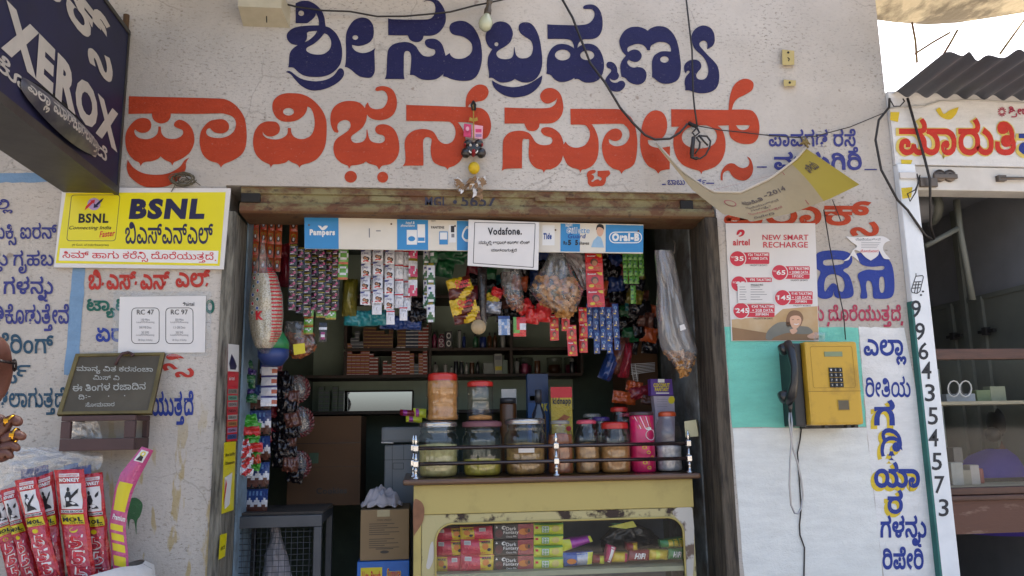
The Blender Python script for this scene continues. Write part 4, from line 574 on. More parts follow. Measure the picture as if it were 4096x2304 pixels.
# blue washed reveal behind each post
BLUEW = pmat('blue_wash', '#7d93a4', .85, .7, 7, '#4b5152', .6, 20, .008)
mb = MB(); mb.box((XB - .004, T, ZF), (XB + .004, T + .32, ZS + .3), BLUEW); mb.build('blue_door_reveal', shop)
mb = MB(); mb.box((XC + .004, T, ZF), (XC + .012, T + .55, ZS + .3), pmat('blotchy_reveal', '#7d8385', .85, .9, 4, '#4a443b', .6, 18, .01, thr=(.38, .58))); mb.build('blotchy_door_reveal', shop)
# shutter rail under the beam
def rustmat():
    q = N('rusted_rail'); v = q.pos((1, 1, 1.6))
    f = q.ramp(q.noise(7, 8, .72, v, .3), (.40, 0.), (.56, 1.)); sx = q.n('SeparateXYZ'); q.l(q.pos(), sx.inputs[0])
    f = q.math('MAXIMUM', f, q.ramp(q.math('MULTIPLY_ADD', sx.outputs[2], -1.0, ZL), (.085, 0.), (.115, .85)))
    c = q.mix(f, srgb('#7f7650'), srgb('#5e3d25'))
    c = q.mix(q.ramp(q.noise(22, 6, .7, v), (.56, 0.), (.68, .8)), c, srgb('#2b1d13'))
    q.color(c); q.b.inputs['Roughness'].default_value = .75; q.bump(q.noise(40, 5, .7, v), .5, .005); return q.m
RUST = rustmat()
sh = MB(); prof = [(.012, ZL - .002), (.012, ZL - .03), (.02, ZL - .034), (.02, ZS + .05), (.004, ZS + .045), (-.004, ZS + .03), (-.004, ZS + .008), (.006, ZS)]
x0, x1 = XA + .06, XD - .01
vs_, fs = [], []
for y, z in prof: vs_ += [(x0, y, z), (x1, y, z)]
for i in range(len(prof) - 1): fs.append((2 * i, 2 * i + 2, 2 * i + 3, 2 * i + 1))
vs_ += [(x0, .2, ZS), (x1, .2, ZS)]; k = len(prof); fs.append((2 * k - 2, 2 * k, 2 * k + 1, 2 * k - 1))
sh.add(vs_, fs, RUST)
for px in (1540, 2200): sh.box(P(px, 798, .02) - Vector((.07, .012, .012)), P(px, 798, .02) + Vector((.07, 0, .012)), RUST, .004)
sh.box(P(1015, 795, .02) - Vector((.05, .02, .02)), P(1015, 795, .02) + Vector((.03, 0, .02)), DARK, .004)
sh.box(P(2745, 830, .02) - Vector((.03, .012, .03)), P(2745, 830, .02) + Vector((.03, 0, .03)), DARK, .003)
shut = sh.build('rolling_shutter_rail', shop)
mb = MB(); PDU = paintmat('paint_dull', '#3d3d4c', .5, '#7d6a44'); mb.pxt('MGL', 1700, 786, 1790, 828, .017, PDU, .02); mb.pxt('·', 1812, 800, 1828, 816, .017, PDU); mb.pxt('5657', 1845, 780, 1985, 828, .017, PDU, .02)
mb.build('painted_number', shut)

# painted fields on the wall (each a thin coat of paint)
def coat(name, pts, m, Y=-.0015, label=None):
    mb = MB(); mb.px(pts, Y, m); mb.build(name, shop, label)
def rag(a, b, n=12, amp=2.5, horiz=True):
    """brush-wavy edge from a to b in photo pixels"""
    out = []
    for i in range(n):
        t = i / n; j = random.uniform(-amp, amp)
        out.append((a[0] + (b[0] - a[0]) * t + (0 if horiz else j), a[1] + (b[1] - a[1]) * t + (j if horiz else 0)))
    return out
coat('turquoise_panel', rag((2897, 1308), (3432, 1311)) + rag((3432, 1311), (3465, 1709), horiz=False) + rag((3465, 1709), (2928, 1711)) + rag((2928, 1711), (2897, 1308), horiz=False), PTQ)
coat('pale_blue_panel', rag((2930, 1713), (3465, 1711), amp=1) + rag((3465, 1711), (3545, 2420), horiz=False) + [(2985, 2420)] + rag((2985, 2420), (2930, 1713), horiz=False), PWB)
coat('white_panel', rag((3434, 1308), (3633, 1312)) + [(3690, 1700), (3755, 2420)] + rag((3547, 2420), (3467, 1711), horiz=False, amp=1.5) + rag((3467, 1711), (3434, 1308), horiz=False, amp=1.5), PWW)
coat('blue_stripe', rag((292, 1040), (343, 1040), amp=1) + rag((343, 1060), (312, 1500), horiz=False) + rag((312, 1500), (256, 1500)) + rag((256, 1500), (292, 1040), horiz=False), PSB)
coat('blue_band', rag((-60, 690), (190, 692)) + rag((190, 692), (200, 728), horiz=False, amp=1) + rag((200, 728), (-60, 731)), PSB)
coat('blue_corner_patch', [(395, -40), (436, -40), (434, 40), (400, 20)], PSB)
coat('green_stain', catmull('500,2005 540,1990 570,2015 562,2060 548,2085 545,2140 537,2085 520,2080 515,2120 508,2070 488,2050 480,2020', 4), paintmat('paint_stain_green', '#3f6b45', .5))
# big hand-painted name, traced stroke by stroke
def traced(name, m, ox, oy, sc, outs, ells=(), label=None, Y=-.003):
    cs = [[(ox + x / sc, oy + y / sc) for x, y in catmull(o)] for o in outs]
    cs += [[(ox + x / sc, oy + y / sc) for x, y in ell(*e)] for e in ells]
    mb = MB(); mb.px(cs, Y, m); return mb.build(name, shop, label)
traced('painted_letter', PB, 1130, 0, 3.915, [
 '205,50* 300,15 400,15 480,45 560,105 620,180 655,270 668,360 675,412* 740,435 820,500 880,590 920,700 935,810 925,930 895,1020 830,1100 740,1165 620,1200 480,1205 360,1190 260,1140 190,1075 150,1055 88,1055* 100,1000 105,880 125,810 170,755 240,705* 200,703 130,680 80,625 65,560 90,500 160,445 260,415 400,400 570,397* 568,330 550,260 523,200* 515,245 470,300 400,355 350,365 205,362*',
 '380,515* 430,490 540,483* 510,540 430,615 345,663* 375,620 388,570', '655,520* 710,550 750,610 763,680 745,760 700,810 640,845 550,855 450,840 385,805 370,770 400,735 500,680 590,600 640,540',
 '52,1127* 90,1110 140,1125 250,1210 370,1255 520,1272 660,1255 770,1205 830,1150 870,1090 905,1068 945,1085 965,1140 945,1210 880,1280 770,1350 640,1400 500,1418 400,1400 290,1340 200,1250 130,1165',
 '975,1050* 990,960 995,800 990,640 1000,520 1040,420 1110,325 1200,280 1280,275 1360,310 1415,390 1430,480 1420,580 1370,655 1290,700 1200,720 1130,712 1087,700* 1100,750 1150,800 1230,828 1310,825 1390,795 1460,748* 1440,800 1442,900 1447,1080 1435,1150 1390,1210 1320,1218 1220,1200 1150,1160 1070,1090 1010,1055'],
 [(293, 207, 45, 42), (1140, 587, 45, 36)])
traced('painted_letter', PB, 1530, 0, 3.917, [
 '88,285* 150,300 400,308 650,305 740,295 790,260 820,200 828,130 810,60 770,22 700,10 640,33* 665,8 720,-5 820,-10 880,15 940,90 980,180 993,280 980,370 930,460 860,525 770,558 645,560* 630,610 590,648 540,660 470,648 420,610 398,555* 88,553*',
 '33,1237* 55,1190 68,1050 72,900 95,770 170,695 270,665 370,658 460,680 530,735 570,800 630,865 700,885 770,878 815,850 828,810 810,775 760,762 700,735 665,680 675,630 730,607 800,605 870,630 930,690 965,780 987,875* 1055,830* 1075,875 1130,912 1200,922 1290,905 1370,850 1405,780 1400,700 1360,640 1290,590 1210,562 1120,545 1065,500 1048,430 1075,370 1150,335 1230,325 1320,345 1420,420 1490,530 1535,650 1555,780 1560,900 1540,1040 1490,1170 1410,1245 1300,1268 1190,1262 1080,1240 1010,1210 948,1195* 958,1150* 920,1190 850,1235 760,1253 650,1250 570,1225 490,1178 428,1177* 440,1080 450,950 447,870 425,815 385,798 350,815 335,870 335,1000 333,1150 345,1240*'])
traced('painted_letter', PB, 1920, 50, 4.14, [
 '150,260 205,205 260,165 340,147 430,165 500,220 540,310 540,390 500,490 420,560 340,605 285,650 272,690 300,740 360,768 440,772 510,755 545,715 558,660 563,575* 573,575* 580,640 600,700 640,745 700,760 780,750 840,710 870,640 875,560 850,480 800,435 740,400 670,340 640,270 650,205 700,168 770,160 840,180 900,240 955,340 990,450 1015,600 1030,740 1030,860 1005,970 955,1065 880,1130 790,1160 700,1155 630,1130 578,1098* 520,1135 420,1160 330,1155 260,1120 205,1083 145,1085* 148,1000 125,850 135,740 170,655 203,610* 150,570 105,490 90,400 110,320',
 '203,1120* 260,1160 380,1210 540,1235 700,1215 830,1170 930,1110 1030,1040* 1025,1110 990,1200 900,1300 780,1370 650,1400 540,1405 430,1380 330,1330 240,1250 205,1170'], [(272, 525, 33, 33)])
traced('painted_letter', PB, 2170, 0, 3.717, [
 '72,362* 200,368 450,375 590,370 680,350 740,300 772,230 765,170 720,137 620,133 605,108 630,80 700,65 770,75 830,120 870,190 893,300 890,420 850,520 780,570 700,583 620,585 560,615 530,660 518,715* 560,680 620,655 680,648 760,665 830,715 885,810 915,940 905,1060 860,1160 780,1215 680,1230 600,1215 530,1175 478,1180* 472,1155* 420,1190 330,1218 250,1215 180,1180 120,1115 55,1097* 65,1040 62,960 75,840 120,740 190,675 270,652 360,660 430,690 470,722* 460,660 430,605 380,585 250,578 75,580*',
 '950,960 970,925 1020,918 1070,945 1105,1000 1115,1070 1138,1115 1120,1170 1075,1193 1030,1185 1000,1165* 1010,1200 1060,1228 1110,1225 1150,1203 1200,1203 1230,1250 1210,1310 1150,1355 1080,1362 1020,1340 960,1290 930,1230 940,1170 980,1110 1015,1070 1020,1040 1000,1022 965,1005'], [(300, 818, 115, 80), (665, 822, 104, 72)])
traced('painted_letter', PB, 2460, 80, 4.674, [
 '205,668* 140,590 95,490 80,390 110,300 180,200 280,140 380,125 480,135 560,165 612,198* 660,160 750,122 850,115 950,135 1040,200 1110,290 1160,400 1195,540 1220,720 1233,880 1215,1040 1160,1130 1060,1180 950,1195 850,1175 780,1130 720,1080 690,1075* 695,980 690,850 700,740 740,660 830,600 920,582 1045,590* 1045,530 1010,460 940,420 850,410 760,430 690,470 660,520 660,565* 595,565* 585,530 540,480 480,452 400,450 310,475 245,510 230,560 245,600* 300,565 370,550 440,570 485,620 500,670 480,730 430,775 370,785 310,770 255,742* 230,780 245,830 290,870 350,888 430,880 510,895 570,950 590,1030 570,1120 510,1185 420,1210 330,1190 250,1150 190,1085 120,1065* 105,960 97,860 120,780 160,715',
 '1310,1315* 1315,1260 1300,1180 1310,1100 1340,1040 1390,985 1395,960 1370,948 1340,965 1330,1000* 1300,960 1290,890 1310,820 1370,765 1450,740 1530,745 1590,785 1615,850 1600,910 1550,970 1520,1030 1540,1090 1600,1115 1670,1105 1720,1050 1745,960 1730,850 1690,750 1620,660 1540,590 1480,520 1445,430 1430,310 1460,220 1530,145 1620,105 1710,110 1790,150 1845,230 1865,330 1860,420 1810,500 1720,548* 1728,480 1715,420 1670,388 1610,400 1578,440 1590,490 1650,560 1750,670 1850,770 1920,870 1948,1000 1945,1140 1910,1250 1840,1320 1740,1360 1620,1372 1500,1355 1400,1320'], [(925, 738, 80, 60)])
traced('painted_letter', PO, 490, 370, 3.716, [
 '95,55* 800,72 1400,88 1540,105 1660,170 1760,280 1820,400 1843,560 1843,720 1815,850 1750,940 1640,1010 1540,1050 1490,1080 1462,1120* 1440,1075 1400,1045 1310,1020 1230,965 1175,880 1147,750 1155,620 1200,520 1290,430 1400,400 1500,400 1560,440 1585,500 1570,560 1510,600 1430,607 1350,580 1300,528* 1260,545 1243,590 1270,640 1350,670 1460,675 1570,645 1650,580 1685,490 1675,410 1620,350 1530,320 1450,310 1100,318 718,312* 712,370 670,430 600,458 540,455 470,415 440,355 440,313* 88,318*',
 '270,1095* 245,1040 190,1015 110,940 60,840 40,700 60,580 120,480 210,400 310,378 390,400 425,460 420,530 370,585 290,600 230,580 190,548* 175,580 200,640 260,680 360,693 450,670 510,620 530,560 532,505* 570,505* 573,560 590,620 640,670 720,690 800,685 870,650 903,600 890,560 850,540 800,520 765,490 780,440 840,405 920,425 1000,490 1050,580 1070,700 1050,800 1000,890 920,960 830,1010 770,1035 740,1085* 715,1040 650,1010 600,980 567,948* 530,985 440,1020 350,1030 300,1050',
 '78,998* 110,1050 180,1130 300,1195 450,1222 620,1215 750,1170 860,1095 920,1010 995,965* 945,1040 940,1130 900,1215 800,1320 690,1380 570,1408 380,1410 260,1370 150,1290 90,1220 62,1110'])
traced('painted_letter', PO, 1000, 340, 3.62, [
 '298,1200* 280,1150 180,1100 90,1010 50,900 45,780 70,670 130,580 210,535 300,525 380,538 425,590 432,650 400,710 320,745 250,740 200,705 185,672* 190,720 240,765 320,785 410,785 490,755 540,705 547,622* 592,622* 600,690 640,750 720,782 800,775 880,730 925,640 937,530 915,410 880,340 832,312* 820,370 780,440 700,500 600,530 480,528 390,480 340,400 322,310 345,220 420,150 520,120 620,118 740,130 860,180 970,270 1060,390 1105,520 1110,680 1095,850 1050,970 970,1070 880,1120 790,1145 740,1165 713,1200* 690,1155 630,1130 590,1110 557,1088* 510,1125 420,1145 340,1150 315,1170'], [(558, 387, 80, 55)])
traced('painted_letter', PO, 1310, 330, 3.533, [
 '303,1222* 285,1175 200,1140 120,1065 85,960 90,870 130,795 220,730 290,680 325,620 315,560 260,530 190,545 145,590 140,650 158,690* 145,712* 90,690 50,600 40,500 60,400 120,320 220,270 340,260 440,280 500,325 527,362* 545,310 573,278* 590,330 630,365 700,377 780,360 830,300 850,220 830,150 780,112 700,120 675,98 700,65 780,50 870,70 940,130 978,240 975,350 930,450 850,510 750,532 650,520 590,490 558,450* 545,540 490,640 400,710 340,760 335,810 380,850 450,850 510,825 545,770 553,665* 563,665* 580,760 610,820 670,850 750,855 800,830 810,780 780,745 710,725 675,680 690,620 760,590 850,600 930,650 985,740 1013,870 1010,980 970,1080 890,1150 800,1170 760,1185 728,1235* 695,1180 620,1155 575,1140 543,1115* 500,1145 420,1165 340,1175 318,1195'], [(328, 1332, 88, 84), (780, 1338, 78, 78)])
traced('painted_letter', PO, 1590, 320, 3.8125, [
 '133,380* 600,395 1040,412* 1040,330 1060,230 1110,150 1190,85 1270,68 1350,95 1390,170 1370,250 1310,310 1230,328 1150,345 1095,375 1078,412* 1200,420 1290,435 1370,500 1410,590 1428,690 1410,800 1360,880 1300,900 1230,890 1180,850 1200,760 1190,700 1150,660 1050,645 918,643* 970,710 1020,820 1040,950 1020,1100 960,1230 870,1305 790,1335 760,1370* 735,1330 650,1305 560,1260 520,1180 505,1060 520,920 500,885 450,870 405,895 390,960 395,1150 395,1305* 130,1307 72,1320* 115,1255 118,1120 108,970 140,860 230,780 340,750 450,752 540,785 590,850 630,920 700,968 780,970 850,920 885,820 870,720 820,655 720,632 133,622*'])
traced('painted_letter', PO, 1990, 340, 3.449, [
 '97,310* 400,320 640,320 740,305 800,255 825,177* 800,210 740,245 680,255 620,225 588,160 610,95 670,50 750,42 830,80 880,150 905,260 905,350 870,440 800,505 720,530 580,530* 570,585 530,625 470,635 410,615 368,530* 97,532*',
 '57,1185* 70,1100 72,850 85,745 150,665 240,635 340,632 430,660 480,715 520,780 580,820 660,830 730,815 758,770 740,725 690,710 640,690 600,640 620,595 690,580 770,600 850,660 895,740 912,820* 940,780* 980,830 1050,862 1130,860 1210,825 1265,740 1275,660 1245,590 1190,550 1010,545* 1005,328* 1500,330 1690,338 1790,400 1870,490 1910,620 1930,790 1920,960 1890,1080 1830,1140 1750,1175 1710,1228* 1680,1180 1590,1150 1510,1080 1460,980 1440,860 1455,760 1500,670 1570,615 1640,600 1700,630 1720,690 1690,750 1620,773 1535,745* 1545,800 1610,840 1690,840 1770,800 1820,710 1810,620 1760,560 1690,535 1300,540* 1350,620 1390,740 1395,900 1370,1020 1310,1110 1220,1160 1165,1170 1140,1215* 1120,1165 1030,1140 960,1090 920,1010 905,970* 880,1050 820,1120 740,1160 665,1170 640,1215* 615,1170 540,1150 470,1090 435,1010 430,900 438,760 400,748 350,755 340,900 338,1150* 130,1155',
 '1230,1240 1255,1190 1320,1170 1355,1182 1340,1215 1290,1232* 1325,1250 1330,1290 1290,1325* 1310,1338 1345,1312 1385,1300 1415,1320 1440,1292 1415,1268 1380,1260* 1380,1185* 1540,1178* 1555,1225 1520,1262 1500,1275 1490,1340 1450,1390 1370,1395 1300,1402 1250,1360 1245,1290'])
traced('painted_letter', PO, 2530, 300, 3.292, [
 '338,1300* 300,1250 200,1190 130,1070 100,920 110,760 150,590 230,490 310,465 390,490 440,560 458,660 440,760 390,830 320,855 200,855* 215,910 270,945 360,960 430,950 495,938* 490,1240* 420,1250 370,1265',
 '508,450* 1265,460* 1270,380 1290,250 1340,130 1430,60 1520,52 1590,100 1580,190 1500,250 1400,300 1340,360 1308,455* 1530,458 1610,500 1660,600 1672,720 1650,830 1590,895 1500,910 1390,890 1300,830 1272,750 1270,662* 1120,668* 1180,720 1220,840 1222,980 1180,1110 1100,1200 1000,1245 930,1265 905,1310* 880,1265 780,1235 660,1180 580,1080 540,940 545,800 590,710 620,680* 512,682*',
 '850,662* 760,685 680,740 650,820 680,900 760,950 860,968 980,955 1070,910 1110,830 1100,750 1040,690 970,662*', '1362,660* 1545,660* 1520,705 1460,725 1400,710',
 '1505,1072* 1550,1100 1580,1170 1588,1250 1560,1330 1500,1380 1430,1388 1350,1360 1300,1310 1270,1262 1220,1270 1190,1310 1188,1390* 1162,1380* 1165,1300 1200,1220 1260,1170 1330,1165 1400,1210 1460,1225 1520,1200 1540,1150 1530,1110'])
# the smaller painted lines
def line(m, items, name='painted_writing', Y=-.003, label=None):
    mb = MB()
    for it in items:
        t, a, b, c, d = it[:5]; bold = it[5] if len(it) > 5 else .012; dy = it[6] if len(it) > 6 else 0
        mb.pxt(t, a, b, c, d, Y, it[7] if len(it) > 7 else m, bold, dy)
    return mb.build(name, shop, label)
def strokes(m, paths, wpx, name='painted_dash', Y=-.003):
    mb = MB()
    for p in paths: mb.pxl(p, wpx, Y, m)
    return mb.build(name, shop)
line(PUR, [('ಪಾವಗಡ ರಸ್ತೆ', 3075, 515, 3433, 612, .02)]); line(PUR, [('ಮಧುಗಿರಿ', 3096, 606, 3448, 692, .03)])
strokes(PUR, [[(3028, 668), (3068, 668)], [(3458, 678), (3508, 678)], [(2648, 738), (2663, 737)], [(2825, 733), (2857, 733)]], 5)
line(PUR, [('ಬಾಬು ಆರ್ಟ್ಸ್', 2670, 716, 2825, 750, .012)])
line(PUR, [('ಲ್ಲಿ', -22, 796, 50, 855, .016)]); line(PUR, [('ುಕ್ಸಿ ಐರನ್', -10, 890, 228, 982, .016)]); line(PUR, [('ತ್ತು ಗೃಹಬ', -40, 1000, 214, 1095, .016)])
line(PUR, [('ಗಳನ್ನು', 14, 1105, 212, 1208, .02)]); line(PUR, [('ಡಿಕೊಡುತ್ತೇವೆ', -25, 1215, 276, 1325, .018)])
line(PTE, [('ೆರಿಂಗ್', -5, 1330, 215, 1415, .02)]); line(PTE, [('ರ್ಕ್ಸ್', -40, 1448, 122, 1535, .016)]); line(PTE, [('ಡಲಾಗುತ್ತದೆ', -12, 1548, 262, 1660, .018)])
line(PR, [('ಬಿ ಎಸ್ ಎನ್', 353, 1078, 680, 1160, .03), ('ಎಲ್', 702, 1078, 842, 1150, .03)]); strokes(PR, [[(413, 1130), (409, 1142)], [(545, 1125), (541, 1140)], [(662, 1125), (656, 1142)], [(830, 1132), (824, 1145)]], 8, 'painted_dot')
line(PG, [('ಟ್ಯಾಟ', 346, 1195, 520, 1272, .026), ('ಂ', 822, 1198, 858, 1255, .03)]); line(PBL, [('ಏರ್', 383, 1300, 520, 1368, .026)])
line(PR, [('ನ್ಸಿ', 650, 1415, 776, 1510, .026)]); line(PBL, [('ಯುತ್ತದೆ', 606, 1562, 774, 1700, .024)])
line(PO, [('ಜೆರಾಕ್ಸ್', 2890, 790, 3516, 945, .022)])
strokes(PO, [[(2905, 876), (3000, 872)], ], 14)
# 'ದಿನ' in fat blue brush letters
def zpx(ox, oy, sc): return lambda o: [(ox + x / sc, oy + y / sc) for x, y in catmull(o)]
z = zpx(2600, 780, 1.811); mb = MB()
mb.px([z('1195,470 1215,420 1290,402 1400,405 1455,430 1465,480 1440,520 1400,545 1440,580 1465,640 1475,715 1445,745 1380,750 1340,735 1330,695* 1320,735 1280,752 1230,745 1205,710 1215,620 1235,560 1205,530'), z('1255,480 1290,468 1390,470 1405,490 1370,505 1270,510'), z('1275,600 1310,575 1360,580 1400,610 1410,660 1395,700 1370,690 1350,650 1320,640 1290,670 1268,700 1262,650')], -.003, PBL)
mb.px([z('1495,430 1540,420 1590,430 1640,430 1665,400* 1690,440 1740,480 1765,560 1770,690 1740,745 1650,752 1618,740 1612,670 1600,630 1575,622 1565,660 1575,735 1560,750 1525,745 1530,690 1520,640 1505,590 1520,560 1580,540 1640,545 1690,540 1690,515 1600,520 1530,500'), z('1665,600 1690,595 1700,640 1695,700 1672,705 1660,660')], -.003, PBL)
mb.build('painted_writing', shop, 'fat blue brush-painted word')
line(PPI, [('ಯ ದೊರೆಯುತ್ತದೆ', 3225, 1218, 3604, 1308, .022)]); strokes(PPI, [[(3316, 1288), (3311, 1305)], [(3610, 1285), (3606, 1302)]], 9, 'painted_dot')
line(PBL, [('ಎಲ್ಲಾ', 3455, 1355, 3626, 1462, .026)]); line(PBL, [('ರೀತಿಯ', 3462, 1504, 3642, 1590, .012)])
for t, a, b, c, d in (('ಗ', 3497, 1598, 3580, 1702), ('ಡಿ', 3522, 1712, 3610, 1842), ('ಯಾ', 3496, 1846, 3680, 1952), ('ರ', 3550, 1958, 3612, 2056)):
    mb = MB(); k = .4 if t == 'ಡಿ' else 1; mb.pxt(t, a - 14, b + 8, c - 6, d + 14, -.0026, PY, .045 * k)
    mb.pxt(t, a, b, c, d, -.0036, PBL, .035 * k); mb.build('painted_writing', shop, 'blue letter with a yellow shadow')
line(PBL, [('ಗಳನ್ನು', 3522, 2060, 3706, 2190, .03)]); line(PBL, [('ರಿಪೇರಿ', 3530, 2186, 3695, 2280, .03)])

# ---------------- concrete sunshade slab over both shop fronts, broken at its back edge
slab = MB(); zs = 3.62
edge = [(XW + .03, .34), (2.55, .36), (2.78, .42), (2.95, .40), (3.1, .30), (3.4, .1), (3.9, -.1), (4.6, -.3), (4.6, -.9), (XW + .03, -.9)]
n = len(edge)
slab.add([(x, y, zs + .02 * math.sin(7 * x)) for x, y in edge] + [(x, y, zs + .12) for x, y in edge], [tuple(range(n))[::-1], tuple(range(n, 2 * n))] + [(i, (i + 1) % n, n + (i + 1) % n, n + i) for i in range(n)], pmat('cream_slab', '#c4b595', .9, .8, 4, '#5d5446', .45, 14, .03, stretch=(1, .6, 1), thr=(.46, .58)))
tag(slab.build('sunshade_slab'), 'cracked cream concrete sunshade slab above the tin awning at upper right', 'slab')
mb = MB(); mb.box((-4.5, -.85, 3.72), (.4, 0, 3.84), CONC); mb.build('sunshade', shop)  # out of view; right end cut short to brighten the right wall
# iron rods sticking out of the broken slab edge
for k, (a, b) in enumerate((((3648, 90), (3668, 250)), ((3660, 215), (3800, 130)), ((3830, 120), (3770, 225)), ((4110, 60), (4000, 215)))):
    mb = MB(); mb.tube([P(*a, .3), P((a[0] + b[0]) / 2 + 4, (a[1] + b[1]) / 2 - 5, .3), P(*b, .28)], .006, RUST, 6)
    tag(mb.build('iron_rod'), ['upright thin rusty rod in the bright gap beside the wall', 'slanting thin rusty rod below the broken slab edge', 'short rusty rod hanging by the awning ridge', 'rusty rod at the far right under the slab'][k], 'rod')
# ---------------- the neighbouring watch shop
NW = paintmat('neighbour_whitewash', '#e0dedb', .25, '#a89f92'); NP = pmat('white_enamel_post', '#dfe2e4', .5, .3, 5, '#a9b0b3', .2, 30, .004)
GREYM = pmat('grey_sheet_metal', '#7b7c80', .6, .4, 3, '#5b5c5f', .1, 20, .004); GREYL = pmat('pale_sheet_metal', '#65675f', .55, .5, 3, '#4c4e46', .1, 20, .004)
nb = thing('watch_shop', 'neighbouring watch shop with white front and red painted Kannada name under a tin awning', 'shop', (0, 0, 0))
zh = P(3850, 668).z; zt = P(3800, 395).z
XP1 = P(3692, 1200).x; X0 = XW + .002
mb = MB(); mb.box((X0, -.02, zh), (5, .12, zt + .02), NW); mb.build('signboard_wall', nb)
mb = MB(); mb.box((X0, -.035, 0), (XP1 + .012, .1, zh - .002), NP, .006); mb.build('door_post', nb)
mb = MB(); mb.box((X0 - .006, -.036, 0), (X0 + .004, -.002, 2.0), pmat('teal_edge', '#2e6a64', .7, .5)); mb.build('painted_edge', nb)
mb = MB(); zd = P(3850, 765).z; mb.box((XP1 + .014, -.012, zd), (5, .10, zh - .004), pmat('white_door_header', '#cfcac2', .6, .35, 4, '#8b8378'), .004); mb.build('door_header', nb)
mb = MB(); XS = 3.02; YN = 1.05
mb.box((XP1 + .014, YN, 0), (XS, YN + .1, 3), GREYM); mb.box((XP1 + .014, .1, zd + .1), (XS, YN, zd + .2), GREYM); mb.box((XP1 + .02, .1, 0), (XS, YN, .2), CONC)
mb.box((X0, .1, 0), (XP1 + .014, YN, 3.0), GREYM)
mb.build('interior_walls', nb)
mb = MB(); zc = PX(4000, 1172, XS).z
mb.box((XS, -.02, 0), (XS + .05, YN, 3.0), GREYM)
mb.box((XS - .02, 0, zc - .015), (XS, YN, zc + .01), GREYL)
mb.box((XS - .012, 0, 1.0), (XS, YN, zc - .015), GREYL)
for px in (3822, 3880, 3945):
    y = PX(px, 1300, XS).y; mb.box((XS - .03, y - .02, 1.0), (XS - .012, y + .02, zc + (.6 if px == 3880 else 0)), GREYL)
mb.box((XS + .051, .3, 0), (5, .36, 3.0), GREYM); mb.build('side_partition', nb)
for px, py in ((3825, 1345), (3955, 1325)):
    mb = MB(); p = PX(px, py, XS - .03); mb.box(p - Vector((.02, .06, .008)), p + Vector((0, .06, .008)), DARK); mb.box(p - Vector((.03, .015, .02)), p + Vector((0, .015, .02)), DARK); mb.build('door_bolt', nb)
mb = MB(); p = P(3760, 850, .35); mb.tube([(XP1 + .02, .35, p.z), (2.62, .35, p.z + .02)], .075, GREYM, 14); mb.tube([(2.60, .35, p.z + .02), (2.64, .35, p.z + .02)], .09, GREYL, 14)
p2 = P(3700, 985, .2); mb.tube([p2, P(3830, 915, .2)], .014, GREYL, 6); mb.tube([P(3826, 800, .22), P(3838, 915, .22), P(3890, 1200, .22)], .016, GREYL, 6); mb.build('shutter_drum', nb)
# showcase: rail, glass, wooden base
YG = .06; mb = MB(); a = P(3750, 1398, YG); b = P(3750, 1440, YG)
mb.box((XP1 + .014, YG - .03, b.z), (4.2, YG + .03, a.z), WOOD_B, .004); mb.build('showcase_rail', nb)
za = P(3850, 1950, YG).z; zb_ = P(3850, 2135, YG).z; zm = P(3850, 1990, YG).z
mb = MB(); mb.box((XP1 + .014, YG - .02, zm + .012), (4.2, YG + .02, za), WOOD_B, .004); mb.box((XP1 + .014, YG - .035, zm - .012), (4.2, YG + .02, zm + .01), WOOD_B, .006); mb.box((XP1 + .014, YG - .015, zb_), (4.2, YG + .02, zm - .014), pmat('scuffed_brown_board', '#59382b', .6, .7, 5, '#a08878', .3, 30, .004, stretch=(1, 1, 4), thr=(.55, .72)))
mb.build('showcase_base', nb)
mb = MB(); mb.box((XP1 + .016, YG + .24, zb_), (XS - .001, YG + .26, za + .02), DARK); mb.build('showcase_floor', nb)
mb = MB(); mb.add([(XP1 + .014, YG, za), (4.2, YG, za), (4.2, YG, b.z), (XP1 + .014, YG, b.z)], [(0, 1, 2, 3)], glassmat('showcase_glass', (.97, .98, .97), .32)); mb.build('showcase_glass', nb)
SHELF = pmat('pale_shelf_board', '#9b927c', .6, .3)
zq = P(3850, 1612, .1).z
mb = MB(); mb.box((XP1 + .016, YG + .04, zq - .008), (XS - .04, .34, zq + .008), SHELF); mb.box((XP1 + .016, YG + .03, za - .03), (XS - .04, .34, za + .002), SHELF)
mb.box((XP1 + .016, .94, za), (XS - .04, .96, b.z + .02), pmat('showcase_back_reflection', '#e4e6d8', .6, .8, 6, '#a3ad90', thr=(.4, .6)))  # pale cream and green; brightness and reflections put into the panel colour
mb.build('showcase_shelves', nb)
# lettering on the white front
PYP = paintmat('paint_pale_yellow', '#d9c268', .35); RED2 = paintmat('paint_signal_red', '#c8382c', .2); Yl = -.0225
def nline(t, a, b, c, d, m, bold, sh=None, dy=0):
    mb = MB()
    if sh:
        mb.pxt(t, a - 13, b - 4, c + 4, d + 14, Yl, PYP, bold + .03, dy)
    mb.pxt(t, a, b, c, d, Yl - .0012, m, bold, dy); mb.build('painted_writing', nb)
nline('ಮಾರುತಿ', 3596, 472, 4064, 622, RED2, .028, True); nline('ವ', 4075, 500, 4230, 622, PBL, .028, True); nline('ಶ್ರೀಕ', 4035, 425, 4112, 470, PPI, .03)
mb = MB()
for k in range(12):
    a = k * math.pi / 6; mb.pxl([(4008 + 7 * math.cos(a), 447 + 7 * math.sin(a)), (4008 + 17 * math.cos(a), 447 + 20 * math.sin(a))], 4, Yl, PPI)
mb.build('painted_flower', nb)
mb = MB(); mb.px(catmull('3743,440* 3760,430 3775,455 3800,440 3835,428* 3825,455 3800,478 3765,468', 4), Yl, PY); mb.build('yellow_patch', nb)
